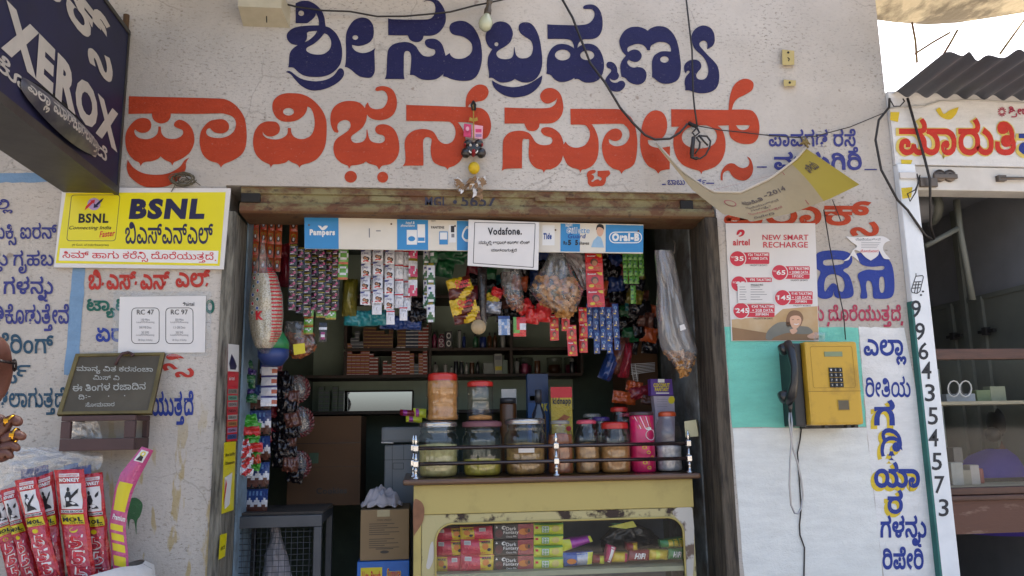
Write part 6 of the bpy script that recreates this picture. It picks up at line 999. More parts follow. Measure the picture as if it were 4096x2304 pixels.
t = thing('junction_box', 'boxy cream wooden switch box with a dangling wire at the top edge', 'switch box', P(1050, 60, -.0))
z1 = P(1060, -20, -.1).z; z0_ = P(1060, 108, 0).z; mb = MB(); a = P(952, 30, -.11).x; b = P(1125, 30, -.11).x
PB_ = pmat('painted_box', '#bfb79f', .6, .4, 6, '#8f876f', .2, 30, .003)
mb.hexa([Vector((a, -.11, z1)), Vector((b, -.11, z1)), Vector((b, -.11, P(1060, 30, -.11).z)), Vector((a, -.11, P(1060, 30, -.11).z))], [Vector((a, -.0, z1)), Vector((b + .02, -.0, z1)), Vector((b + .02, -.0, z0_)), Vector((a, 0, z0_))], PB_); mb.build('box', t)
mb = MB(); mb.tube([P(1066, 65, -.065), P(1067, 90, -.06)], .002, DARK, 5); mb.build('wire_stub', t)
for k, (q, lab) in enumerate((([(3128, 198), (3177, 203), (3177, 259), (3130, 260)], 'upright cream switch block on the bare wall'), ([(3134, 318), (3184, 322), (3182, 343), (3136, 345)], 'broken stub of a cream block below the upright one'))):
    t = thing('switch_block', lab, 'switch', P(q[0][0], q[0][1], -.02)); mb = MB(); mb.hexa(pq(q, -.022), pq(q, -.002), pmat('yellowed_block', '#b7a56a', .6, .4, 8)); mb.build('block', t)
    mb = MB(); mb.px(ell(q[0][0] + 25, q[0][1] + 12, 5, 5, 10), -.0232, DARK)
    if k == 0: mb.pxl([(3150, 230), (3158, 235), (3154, 245)], 4, -.0232, DARK)
    mb.build('screw', t)
# cables along the wall
CB = pmat('black_cable', '#26211f', .55, .3)
for pts, r, lab in (
  ([(1060, 0), (1150, 18), (1190, 28), (1290, 42), (1400, 46), (1450, 55), (1510, 66), (1620, 65), (1700, 58), (1800, 48), (1900, 22), (1960, 10), (2040, -8)], .004, 'black cable sagging across the top to the light bulb'),
  ([(2245, -10), (2290, 70), (2360, 250), (2420, 330), (2480, 430), (2530, 490), (2580, 540), (2620, 558), (2680, 555), (2720, 530), (2750, 495)], .0055, 'thick brown cable drooping over the orange letters to a hook'),
  ([(2744, -10), (2752, 60), (2768, 200), (2773, 380), (2778, 430), (2788, 500)], .004, 'thin straight cable coming down from the top to the hook'),
  ([(2788, 503), (2880, 520), (2960, 528), (3060, 540), (3180, 550), (3260, 545), (3400, 508), (3540, 450), (3560, 420)], .0025, 'fine grey wire slung from the hook to the awning corner'),
  ([(1270, -10), (1268, 0)], .003, 'short cable end at the top edge'),
  ([(3295, 838), (3320, 990), (3350, 1140), (3375, 1260), (3382, 1358)], .0025, 'thin brown cord hanging behind the calendar down to the payphone'),
  ([(3330, 800), (3350, 850), (3364, 885)], .002, 'short loose black wire over the orange letters right of the calendar')):
    if len(pts) < 3: continue
    mb = MB(); mb.tube([P(x, y, -.035 if r > .003 else -.02) for x, y in pts], r, CB, 6); tag(mb.build('electric_cable'), lab, 'cable')
mb = MB(); o = P(2785, 505, -.03)
mb.tube([P(2755, 492, -.02), P(2770, 500, -.03), P(2790, 508, -.03)], .009, DARK, 8)
for k, pp in enumerate(([(2788, 510), (2770, 530), (2780, 545), (2798, 530), (2788, 512)], [(2776, 545), (2766, 580), (2762, 615), (2775, 632), (2800, 635), (2822, 620), (2838, 590), (2842, 565), (2828, 545), (2800, 543), (2786, 550), (2800, 570), (2798, 590), (2780, 615)], [(2795, 540), (2815, 565), (2832, 582)], [(2774, 548), (2770, 590), (2768, 630), (2790, 634)])):
    mb.tube([P(x, y, -.035 - .004 * k) for x, y in pp], .009 if k == 3 else .0045, CB, 6)
tag(mb.build('cable_coil'), 'coiled bunch of black cable hanging from a hook on the orange letters', 'cable coil')
# demon face charm with lemon
t = thing('door_charm', 'black demon face charm with a yellow lemon hung on a string over the doorway', 'charm', P(1895, 410, -.02))
BK = pmat('charm_black', '#1a1413', .35, .3, coat=.4); RD = pmat('charm_red', '#8c1c22', .4, .2); c = P(1894, 580, -.035); SC = .00107
def blob(cx, cy, rx, ry, d, m, name, par=t, n=16):
    mb_ = MB(); p0 = P(cx, cy, -.035); mb_.lathe([(math.sin(math.pi * i / 8) + .001, -math.cos(math.pi * i / 8)) for i in range(9)], m, (0, 0, 0), n)
    mb_.v = [(p0.x + x * rx * SC, p0.y + y * d, p0.z + z * ry * SC) for x, y, z in mb_.v]; return mb_.build(name, par)
hd = blob(1894, 596, 36, 30, .018, BK, 'face')
for s_ in (-1, 1): blob(1894 + s_ * 21, 574, 19, 17, .022, BK, 'upper_lobe'); blob(1894 + s_ * 31, 612, 20, 22, .024, BK, 'side_lobe'); blob(1894 + s_ * 13, 587, 6, 6, .034, INKW, 'eye'); blob(1894 + s_ * 33, 580, 6, 7, .018, RD, 'red_side_lobe')
blob(1894, 612, 10, 15, .032, RD, 'tongue')
for s_ in (-1, 1):
    mb = MB(); mb.tube([P(1894 + s_ * 9, 612, -.066), P(1894 + s_ * 16, 606, -.068), P(1894 + s_ * 17, 600, -.066)], [.004, .003, .001], INKW, 6); mb.build('fang', t)
blob(1896, 672, 24, 26, .026, pmat('lemon_yellow', '#c9a90c', .5, .5, 30, '#8a7408', .4, 80, .004), 'lemon')
mb = MB(); mb.tube([P(1894, 406, -.02), P(1894, 452, -.03), P(1895, 560, -.035)], .003, pmat('gold_string', '#9a7d2c', .6, .3), 6); mb.tube([P(1894, 405, -.02), P(1886, 420, -.03), P(1890, 440, -.03), P(1900, 440, -.03), P(1901, 418, -.03), P(1894, 405, -.02)], .005, DARK, 6)
for s_ in (-1, 1): mb.add([P(1894, 475, -.036), P(1894 + s_ * 15, 468, -.04), P(1894 + s_ * 18, 482, -.036), P(1894 + s_ * 4, 487, -.03)], [(0, 1, 2, 3)], MATS['gold_string'])
mb.build('string', t)
mb = MB(); p = Panel(mb, [(1856, 494), (1886, 498), (1884, 550), (1854, 546)], -.03, .001, pmat('tag_pink', '#c2335f', .5, .2)); p.G(ell(1870, 520, 9, 14), pmat('tag_pale', '#d79aa8', .5, .2), 1); p.G(rrect(1858, 498, 1882, 546, 3), MATS['tag_pink'], 1)
p.G(ell(1870, 515, 7, 9), MATS['tag_pale'], 2); mb.build('picture_tag', t)
mb = MB(); p = Panel(mb, [(1890, 498), (1932, 504), (1930, 556), (1888, 552)], -.032, .001, MATS['tag_pale']); p.R(1902, 516, 1926, 530, MATS['tag_pink'], 1); p.R(1902, 536, 1926, 548, pmat('tag_mauve', '#8d6f92', .5, .2), 1); mb.build('picture_tag', t)
random.seed(11); mb = MB(); DF = pmat('dried_flower', '#8d7152', .9, .5, 40, '#5a3f3d')
for cx, cy, r_, n in ((1832, 730, 16, 10), (1890, 728, 28, 16), (1925, 728, 20, 10), (1850, 755, 22, 9), (1910, 770, 30, 10)):
    for k in range(n):
        a = random.uniform(0, 6.28); q0 = P(cx + random.uniform(-r_, r_) * .6, cy + random.uniform(-r_, r_) * .6, -.02 - random.random() * .03); v1 = Vector((math.cos(a), random.uniform(-.5, .5), math.sin(a))) * .018; v2 = Vector((-math.sin(a), random.uniform(-.6, .2), math.cos(a))) * .008
        mb.add([q0 - v1, q0 + v2, q0 + v1, q0 - v2], [(0, 1, 2, 3)], DF if k % 4 else PAPER)
mb.tube([P(1820, 735, -.015), P(1860, 748, -.02), P(1890, 742, -.02), P(1935, 732, -.015)], .003, DF, 5)
tag(mb.build('dried_garland'), 'withered flower garland tuck over the shutter rail under the lemon', 'garland')
# curled calendar sheet
def hang(u, v):
    e = [(2625, 575, -.03), (2730, 690, -.10), (2850, 770, -.20), (2960, 772, -.24), (3080, 715, -.20), (3180, 640, -.10), (3222, 592, -.05)]
    f_ = [(2632, 590, -.12), (2770, 760, -.20), (2890, 855, -.32), (3020, 885, -.36), (3170, 852, -.33), (3320, 795, -.24), (3438, 738, -.16)]
    k = u * 6; i = min(int(k), 5); t_ = k - i; t_ = t_ * t_ * (3 - 2 * t_) * .35 + t_ * .65
    a = Vector(e[i]).lerp(Vector(e[i + 1]), t_); b = Vector(f_[i]).lerp(Vector(f_[i + 1]), t_); c_ = a.lerp(b, v); c_.z -= 0; c_.y += -14 * math.sin(math.pi * v) * math.sin(math.pi * u)
    return P(c_.x, c_.y, c_.z)
t = thing('calendar_sheet', 'curled beige and mustard calendar sheet hanging askew over the wall writing', 'calendar', P(3225, 590, -.05))
BEIGE = pmat('beige_board', '#96835f', .65, .4, 5, '#7a694a'); MUSTARD = pmat('mustard_board', '#9a8420', .6, .3, 5)
mb = MB(); mb.grid(hang, 60, 12, lambda u, v: MUSTARD if u > .79 - .0 * v else BEIGE); mb.grid(lambda u, v: hang(1 - u, v) + Vector((0, .004, .003)), 60, 6, pmat('calendar_back', '#a79d90', .7, .3)); mb.build('sheet', t)
mb = MB(); S_ = Surf(mb, hang, (0, -.6, -.4), .0022); BR = pmat('calendar_brown', '#4a3b30', .6, .2); R2 = pmat('calendar_red', '#8a3a34', .6, .2)
S_.text('-2014', .585, .34, .70, .47, BR, .02); S_.text('ಮಾಹಿತಿ', .46, .40, .575, .53, BR, .02); S_.text('ಇಡಿಯ', .84, .18, .93, .40, BR, .02)
for k in range(4): S_.text(('ದೊರೆಯುತ್ತದೆ', 'ಗಳನ್ನು', 'ಮಾಡಲಾಗುತ್ತದೆ', 'ರಸ್ತೆ')[k] if k < 3 else 'ರಿಪೇರಿ', .47 + .03 * (k % 2), .60 + .09 * k, .63 - .04 * (k % 2), .66 + .09 * k, BR if k != 2 else R2, .005)
S_.line([(.74, .05), (.745, .95)], .003, R2, 2); S_.line([(.3, .12), (.74, .06)], .006, R2, 2); S_.ell(.40, .55, .03, .12, R2, 2); S_.ell(.40, .55, .024, .095, BEIGE, 3)
mb.build('print', t)
mb = MB(); mb.tube([P(3212, 560, -.03), P(3222, 575, -.04), P(3232, 590, -.05)], .006, pmat('jute_knot', '#7d6a3c', .8, .5), 6)
for k in range(6): mb.tube([P(3205 + 5 * k, 548 + (k % 3) * 6, -.03), P(3215 + 3 * k, 565, -.045), P(3200 + 8 * k, 578, -.04)], .0035, MATS['jute_knot'], 5)
mb.build('knot', t)
mb = MB(); mb.tube([hang(u / 20, .0) + Vector((0, -.004, 0)) for u in range(21)], .006, pmat('calendar_rod', '#b8ab97', .5, .2), 6); mb.build('edge_rod', t)
# recharge price poster
q = [(2902, 893), (3261, 893), (3276, 1364), (2926, 1364)]
t = thing('recharge_poster', 'large white poster with red price discs taped beside the doorway', 'poster', P(3080, 1130, -.006))
mb = MB(); Panel(mb, q, -.006, .001, PAPER); mb.build('sheet', t); o = lambda x, y: (2600 + x / 1.811, 780 + y / 1.811)
mb = MB(); p = Panel(mb, q, -.006); TEL = pmat('poster_red', '#c02a3c', .45, .12)
TAN = pmat('poster_tan', '#b08f5f', .5, .3, 5, '#d8cdb8'); p.G([o(588, 905), o(900, 880), o(960, 830), o(1215, 810), o(1224, 1052), o(594, 1055)], TAN, 1); p.G([o(590, 960), o(840, 1000), o(1222, 1000), o(1224, 1052), o(594, 1055)], pmat('poster_wood', '#8c6b48', .5, .3, 8), 2)
p.T('NEW SMART', *o(812, 290), *o(1143, 330), TEL, .012); p.T('RECHARGE', *o(818, 343), *o(1140, 386), TEL, .012); p.T('airtel', *o(602, 322), *o(721, 370), TEL, .025)
p.G([o(x, y) for x, y in catmull('628,285 640,258 670,252 686,268 678,292 655,305 642,300 660,290 666,275 655,270 645,285 632,292', 4)], TEL)
for cx, cy, n, a, bq, l1, l2, l3, l4 in ((634, 467, '35', 690, 862, '₹26 TALKTIME', '+ 100MB DATA', '', 'VALIDITY 28 DAYS'), (935, 568, '65', 985, 1155, '₹55 TALKTIME', '+ 200MB DATA', '1P/SEC', 'VALIDITY 28 DAYS'), (642, 650, '95', 705, 880, '₹95 TALKTIME', '+ 500MB DATA', '', ''), (957, 750, '145', 1005, 1178, '₹145 TALKTIME', '+ 1GB DATA', '30P/MIN', 'VALIDITY 42 DAYS'), (655, 842, '245', 715, 900, '₹245 TALKTIME', '+ 2GB DATA', '30P/MIN', 'VALIDITY 84 DAYS')):
    h = 84 if not l3 else 92; y0 = cy - 46; p.G([o(*k) for k in rrect(a - 40, y0, bq, y0 + h, 8)], TEL, 2); p.G([o(*k) for k in ell(cx, cy, 62, 62, 24)], PAPER, 3); p.G([o(*k) for k in ell(cx, cy, 55, 55, 24)], TEL, 4)
    p.T(n, *o(cx - 14 * len(n) + 6, cy - 17), *o(cx + 14 * len(n) + 14, cy + 17), INKW, .03, L=5); p.T('RC', *o(cx - 44, cy - 18), *o(cx - 22, cy - 4), INKW, L=5)
    p.T(l1, *o(a + 18, y0 + 6), *o(bq - 6, y0 + 26), INKW, .02); p.T(l2, *o(a + 22, y0 + 34), *o(bq - 12, y0 + 54), INKW, .02)
    if l3: p.T(l3, *o(a + 45, y0 + 64), *o(bq - 45, y0 + 82), INKW, .02); p.S([o(a + 5, y0 + 58), o(bq, y0 + 58)], 1.5, INKW, 3)
    if l4: p.T(l4, *o(a + 30, y0 + h + 4), *o(bq - 15, y0 + h + 16), INKB, .004)
SKN = pmat('poster_skin', '#d0a488', .5, .2); HR = pmat('poster_hair', '#7d5c40', .5, .3); SHT = pmat('poster_shirt', '#77756a', .5, .3)
for pts, m, L in (('1040,840 1085,850 1110,890 1100,930 1080,960 1040,950 990,960 985,900 1005,855', HR, 3), ('835,1040 850,985 920,930 1000,925 1080,950 1150,960 1180,1000 1100,1010 1000,1000 900,1030 870,1052', SHT, 3), ('1010,900 1030,880 1075,880 1095,905 1085,945 1050,975 1020,950', SKN, 4), ('1010,980 1050,970 1065,990 1030,1010', SKN, 5), ('1140,1020 1200,995 1222,1010 1222,1035 1160,1040', SKN, 4)): p.G([o(x, y) for x, y in catmull(pts, 4)], m, L)
p.S([o(1040, 938), o(1060, 942), o(1075, 936)], 3, INKW, 6); p.S([o(1025, 908), o(1040, 906)], 2.5, HR, 6); p.S([o(1062, 908), o(1078, 907)], 2.5, HR, 6)
mb.build('print', t)
mb = MB(); q2 = [(2950, 1130), (3090, 1128), (3092, 1212), (2952, 1213)]; p = Panel(mb, q2, -.012, .0005, PAPER); p.T('WHOLESALE PRICE', 3002, 1136, 3052, 1144, INKB, .01)
for k in range(6): p.S([(2958, 1148 + 10 * k), (2980 + 3 * (k % 3), 1148 + 10 * k)], 2, INKG, 1); p.S([(3002, 1148 + 10 * k), (3040 + 9 * (k % 4), 1148 + 10 * k)], 2, INKG, 1)
mb.build('pasted_price_slip', t)
mb = MB(); mb.grid(lambda u, v: P(3255 + 46 * u, 1330 + 44 * v, -.010 - .006 * noise.noise((u * 3, v * 3, 2))), 6, 6, FILM); mb.build('tape_corner', t)
# torn paper over the fat blue word
mb = MB(); tp = lambda s_: [o(x, y) for x, y in catmull(s_, 3)]
mb.px(tp('1420,300* 1500,305 1600,300 1690,300 1740,330* 1700,350 1690,400 1742,465* 1700,462 1680,440 1660,400* 1650,440 1600,475* 1560,450 1520,410 1480,400 1500,440 1515,480* 1460,440 1440,470 1395,480* 1440,450 1470,400 1500,370 1460,340'), -.006, PAPER); t = tag(mb.build('torn_notice'), 'torn remains of a printed white notice above the fat blue word', 'notice')
mb = MB(); mb.pxt('ದೊರೆಯುತ್ತದೆ', *o(1490, 312), *o(1670, 330), -.0068, INKG, .01); mb.pxt('ಸೋಮವಾರ', *o(1525, 395), *o(1655, 415), -.0068, INKR, .01)
for k in range(4): mb.pxl([o(1530, 345 + 12 * k), o(1670 - 9 * k, 345 + 12 * k)], 1.5, -.0068, INKG)
mb.build('print', t)
# payphone
t = thing('payphone', 'yellow coin payphone with black handset on the turquoise wall patch', 'payphone', P(3340, 1550, -.06))
YL = pmat('phone_yellow', '#bf972a', .45, .85, 7, '#6d5320', .06, 60, .002, coat=.2, thr=(.5, .8)); BKP = pmat('phone_black', '#17181c', .4, .2, coat=.3)
YF, YBk = -.15, -.002; F = pq([(3210, 1366), (3418, 1360), (3476, 1696), (3278, 1700)], YF); 
F = [P(3210, 1366, YF), P(3412, 1360, YF), P(3472, 1697, YF), P(3250, 1702, YF)]; xl = (F[0].x + F[3].x) / 2; xr = (F[1].x + F[2].x) / 2; zt3 = F[0].z; zb4 = F[3].z
mb = MB(); mb.box((xl, YF, zb4), (xr, YBk - .05, zt3), YL, .012); mb.build('case', t)
mb = MB(); mb.box((xl - .05, YF + .03, zb4 - .004), (xl - .001, YBk, zt3 - .004), BKP, .006); mb.box((xl + .02, -.05, zb4 - .014), (xr - .02, YBk, zt3 - .03), BKP, .004); mb.build('back_box', t)
W3, H3 = xr - xl, zt3 - zb4; fp = lambda u, v, d=.0: Vector((xl + W3 * u, YF - d, zt3 - H3 * v))
mb = MB(); S_ = Surf(mb, lambda u, v: fp(u, v), step=.001); S_.poly([rrect(.10, .06, .90, .56, .03), rrect(.106, .064, .894, .556, .028)], pmat('phone_seam', '#7a5d12', .6, .2), 1); S_.line([(.0, .60), (1, .60)], .006, MATS['phone_seam'], 1)
mb.build('front_plate', t)
mb = MB(); mb.box(fp(.36, .185, .003), fp(.70, .125, -.002), pmat('lcd', '#7d8a6a', .2, .1), .001); mb.build('display', t)
for r_ in range(4):
    for c_ in range(3):
        a = fp(.42 + .085 * c_, .325 + .06 * r_, .005); mb = MB(); mb.box(a, a + Vector((W3 * .068, .008, -H3 * .042)) , BKP, .002); k_ = mb.build('key', t)
        mb = MB(); mb.text(('1', '2', '3', '4', '5', '6', '7', '8', '9', '*', '0', '#')[r_ * 3 + c_], [a + Vector((W3 * .022, -.0006, -H3 * .010)), a + Vector((W3 * .046, -.0006, -H3 * .010)), a + Vector((W3 * .046, -.0006, -H3 * .032)), a + Vector((W3 * .022, -.0006, -H3 * .032))], INKW); mb.build('key_mark', k_)
mb = MB(); mb.box(fp(.54, .82, .002), fp(.74, .71, -.001), pmat('coin_window', '#5a5140', .3, .5), .001); mb.build('coin_return', t)
mb = MB(); S_ = Surf(mb, lambda u, v: fp(u, v), step=.002); S_.box(.535, .705, .745, .825, .014, pmat('phone_rim', '#a3801d', .4, .2), 1, W3 / H3); mb.build('coin_frame', t)
for u in (.3, .72, .86):
    mb = MB(); mb.box(fp(u, 1.035, -.02), fp(u + .07, 1.0, -.05), BKP); mb.build('foot', t)
hc = [P(3135, 1400, -.16), P(3150, 1390, -.17), P(3168, 1430, -.19), P(3177, 1500, -.195), P(3170, 1560, -.19), P(3156, 1590, -.17), P(3148, 1600, -.16)]
mb = MB(); mb.tube([P(3150, 1372, -.15), P(3165, 1405, -.18), P(3177, 1470, -.195), P(3176, 1530, -.195), P(3166, 1580, -.18), P(3152, 1610, -.15)], [.018, .02, .0155, .0155, .02, .018], BKP, 12)
for cy_, rr in ((1395, .026), (1585, .027)):
    c_ = P(3140, cy_, -.135); mb.lathe([(.002, -.026), (rr * .8, -.024), (rr, -.016), (rr, .006), (rr * .8, .02), (.005, .03)], BKP, c_, 18, Matrix.Rotation(rad(70), 3, 'Y') @ Matrix.Rotation(rad(10), 3, 'X'))
mb.tube([P(3160, 1600, -.15), P(3160, 1630, -.15), P(3160, 1650, -.15)], [.012, .011, .006], BKP, 8); mb.build('handset', t)
mb = MB(); ST = pmat('steel_flex', '#a3a3a6', .35, .2, metal=.7)
cp = [(3158, 1635), (3156, 1680), (3164, 1740), (3170, 1790), (3190, 1850), (3205, 1920), (3212, 1980), (3206, 2030), (3192, 2055), (3178, 2052), (3164, 2020), (3158, 1940), (3160, 1850), (3166, 1760), (3168, 1690), (3162, 1640)]
mb.tube([P(x, y, -.12 + .005 * (k % 2)) for k, (x, y) in enumerate(cp)], .0042, ST, 8); mb.build('armoured_cord', t)
mb = MB(); mb.tube([P(x, y, -.008) for x, y in ((3206, 1708), (3200, 1760), (3190, 1810), (3192, 1840))] + [P(x, y, -.006) for x, y in ((3205, 2030), (3198, 2100), (3200, 2140), (3218, 2190), (3216, 2304), (3216, 2400))], .003, CB, 6); tag(mb.build('telephone_wire'), 'thin black wire running down the wall from under the payphone', 'wire')
# ================================================================== COUNTER, JARS, BISCUITS
ZC = lambda x, y: (1600 + x / 1.697, 1450 + y / 1.697)
ZA = lambda x, y: (900 + x / 1.811, 780 + y / 1.811)
ZB = lambda x, y: (1800 + x / 1.811, 780 + y / 1.811)
ZD = lambda x, y: (850 + x / 1.811, 1504 + y / 1.811)
YC = .12; zc_ = (P(1660, 1921, YC - .02).z + P(2775, 1889, YC - .02).z) / 2
CRE = pmat('chipped_cream_paint', '#b09e5c', .5, .5, 5, '#84743f', .15, 40, .003, thr=(.5, .7)); PEEL = pmat('peeled_paint', '#b3a777', .7, 1, 6.5, '#33231a', .5, 20, .004, thr=(.54, .60)); PEELW = pmat('peeled_white', '#bfbab0', .7, .9, 8, '#5c4434', .5, 20, .004, thr=(.56, .62))
cl, cr_ = P(*ZC(92, 900), YC).x, P(*ZC(1990, 880), YC).x
ct = thing('shop_counter', 'cream painted shop counter with brown top and a glass show front of biscuits', 'counter', (cl, YC, ZF))
mb = MB(); mb.box((cl - .045, YC - .03, zc_ - .024), (cr_ + .03, .66, zc_), pmat('brown_top', '#5a3a22', .35, .6, 6, '#38230f', .1, 30, .002, coat=.3, stretch=(1, 6, 6)), .008); mb.build('counter_top', ct)
z1 = P(*ZC(1000, 1010), YC).z; zg = P(*ZC(1000, 1075), YC).z
mb = MB(); mb.box((cl, YC, z1), (cr_, .62, zc_ - .026), CRE, .003); mb.build('upper_board', ct)
mb = MB(); gx0, gx1 = P(*ZC(242, 1250), YC).x, P(*ZC(1928, 1200), YC).x; R_ = .07
ou = [(cl + .035, .5), (cr_ - .004, .5), (cr_ - .004, z1 - .002), (cl + .035, z1 - .002)]; inn = [(gx0, .55), (gx1, .55)] + [(gx1 - R_ + R_ * math.cos(rad(a)), zg - R_ + R_ * math.sin(rad(a))) for a in range(0, 91, 15)] + [(gx0 + R_ + R_ * math.cos(rad(a)), zg - R_ + R_ * math.sin(rad(a))) for a in range(90, 181, 15)]
mb.flat([ou, inn], lambda x, z: Vector((x, YC + .004, z)), PEEL); o0 = len(mb.f); mb.flat([ou, inn], lambda x, z: Vector((x, YC + .022, z)), PEEL)
for i in range(len(inn)):
    a, b = inn[i], inn[(i + 1) % len(inn)]; mb.quad((a[0], YC + .004, a[1]), (b[0], YC + .004, b[1]), (b[0], YC + .022, b[1]), (a[0], YC + .022, a[1]), CRE)
mb.build('show_frame', ct)
mb = MB(); mb.tube([Vector((x, YC + .001, z)) for x, z in inn], .005, CRE, 6, closed=True); mb.build('frame_bead', ct)
mb = MB(); mb.box((cl, YC - .002, ZF), (cl + .033, .62, z1 - .003), CRE, .004); mb.build('corner_post', ct)
mb = MB(); mb.flat([catmull(' '.join('%f,%f' % ((lambda p: (p.x, p.z))(P(*ZC(x, y), YC))) for x, y in ((92, 945), (130, 935), (160, 970), (165, 1030), (150, 1090), (105, 1160), (92, 1160))), 3)], lambda x, z: Vector((x, YC - .0032, z)), pmat('bare_chipboard', '#8a6248', .9, .6, 14, '#5f3f2c')); mb.build('chipped_corner', ct)
mb = MB(); mb.flat([catmull(' '.join('%f,%f' % ((lambda p: (p.x, p.z))(P(*ZC(x, y), YC))) for x, y in ((1850, 1010), (1985, 990), (1990, 1449), (1940, 1449), (1935, 1150), (1900, 1080))), 3)], lambda x, z: Vector((x, YC + .0025, z)), PEELW)
mb.flat([catmull(' '.join('%f,%f' % ((lambda p: (p.x, p.z))(P(*ZC(x, y), YC))) for x, y in ((205, 1240), (225, 1220), (228, 1330), (200, 1400), (178, 1390), (190, 1320))), 3)], lambda x, z: Vector((x, YC + .0025, z)), PEELW); mb.build('white_flakes', ct)
mb = MB(); mb.flat([inn], lambda x, z: Vector((x, YC + .012, z)), glassmat('show_glass', (.98, .985, .985), .3)); mb.build('show_glass', ct)
YS = .30; zs_ = P(*ZC(1000, 1408), YS - .13).z
mb = MB(); mb.box((cl + .04, YC + .03, zs_ - .02), (cr_ - .01, .60, zs_), pmat('pale_green_board', '#8d9278', .6, .3)); mb.build('show_shelf', ct)
mb = MB(); mb.box((cl + .036, .60, ZF), (cr_, .615, z1 - .004), pmat('blue_grey_back', '#5d6570', .7, .4)); mb.box((cl + .036, YC + .03, .5), (cr_ - .01, .6, .52), MATS['pale_green_board']); mb.build('back_board', ct)
# gallery rail
t = thing('gallery_rail', 'two dark rails on chromed turned posts along the counter edge', 'rail', (cl, YC, zc_))
CHR = pmat('chrome', '#c9c9c9', .15, .15, 20, metal=.9); RAILM = pmat('dark_rail', '#2b1c1c', .25, .2, coat=.5)
px_ = [P(*ZC(x, 700), YC + .012).x for x in (107, 1062, 1966)]; zr = [(P(*ZC(x, y), YC + .012).z) for x, y in ((300, 580), (300, 686))]
hp = P(*ZC(107, 505), YC).z - zc_
def post(x, y):
    mb = MB(); h = hp
    mb.lathe([(.015, 0), (.015, .004), (.007, .012), (.006, .03), (.009, .034), (.006, .04), (.006, .055)], CHR, (x, y, zc_), 14)
    for z in zr: mb.box((x - .011, y - .012, z - .013), (x + .011, y + .012, z + .013), CHR, .003)
    mb.lathe([(.006, 0), (.009, .006), (.006, .012), (.006, zr[0] - zr[1] - .028)], CHR, (x, y, zr[1] + .013), 12)
    mb.lathe([(.007, 0), (.005, .01), (.008, .018), (.007, .028), (.003, .036), (.004, .04), (.0005, .045)], CHR, (x, y, zr[0] + .013), 12); mb.build('post', t)
for x in px_: post(x, YC + .012)
post(px_[0] - .012, YC + .16)
for z in zr:
    mb = MB(); mb.tube([(px_[0], YC + .012, z), (px_[2], YC + .012, z)], .0085, RAILM, 12); mb.build('rail', t)
# jars
G_GREEN = glassmat('green_glass', (.90, .955, .945), .75, .25); G_CLR = glassmat('clear_jar', (.97, .97, .965), .7, .3)
SILVER_CAP = pmat('steel_cap', '#b9b4ae', .22, .2, 20, metal=.85); 
def snackm(nm, a, b): return pmat('snack_' + nm, a, .6, .8, 45, b, .6, 90, .004, thr=(.35, .65))
SN = {k: snackm(k, a, b) for k, a, b in (('pale', '#cbb980', '#a08a50'), ('yellow', '#c4b244', '#9a8030'), ('brown', '#a86438', '#743c20'), ('tan', '#c48f50', '#96642e'), ('nut', '#b98a4c', '#6a4522'), ('foil', '#cfd0d2', '#8b8c92'))}
def pieces(mb, n, rr, z0, z1, at, m, sz, rng):
    for k in range(n):
        a = rng.uniform(3.3, 6.1) if k % 4 else rng.uniform(0, 6.28); r = rr * (.94 - .14 * rng.random()); c = Vector((at[0] + r * math.cos(a), at[1] + r * math.sin(a), rng.uniform(z0, z1)))
        R3 = Matrix.Rotation(rng.uniform(0, 6), 3, 'X') @ Matrix.Rotation(rng.uniform(0, 6), 3, 'Z'); q_ = [R3 @ Vector((sz * math.cos(i * .9), sz * .6 * math.sin(i * .9), sz * .35 * math.cos(i * 1.8))) + c for i in range(7)]
        mb.add([c] + q_, [(0, i, i % 7 + 1) for i in range(1, 8)], m, True)
BIG = [(.72, 0), (.93, .02), (.99, .08), (1, .2), (1, .62), (.97, .72), (.86, .78), (.84, .80), (.90, .83), (.86, .85), (.84, .90)]
PET = [(.8, 0), (.95, .02), (1, .07), (.96, .2), (1, .24), (.97, .3), (1, .36), (.97, .42), (1, .48), (.98, .54), (1, .6), (.95, .7), (.82, .80), (.66, .87), (.64, .93)]
SQ = [(.86, 0), (1, .03), (1, .12), (.96, .14), (.96, .5), (1, .52), (1, .78), (.9, .86), (.86, .9)]
CYL = [(.9, 0), (1, .03), (1, .88), (.96, .9)]
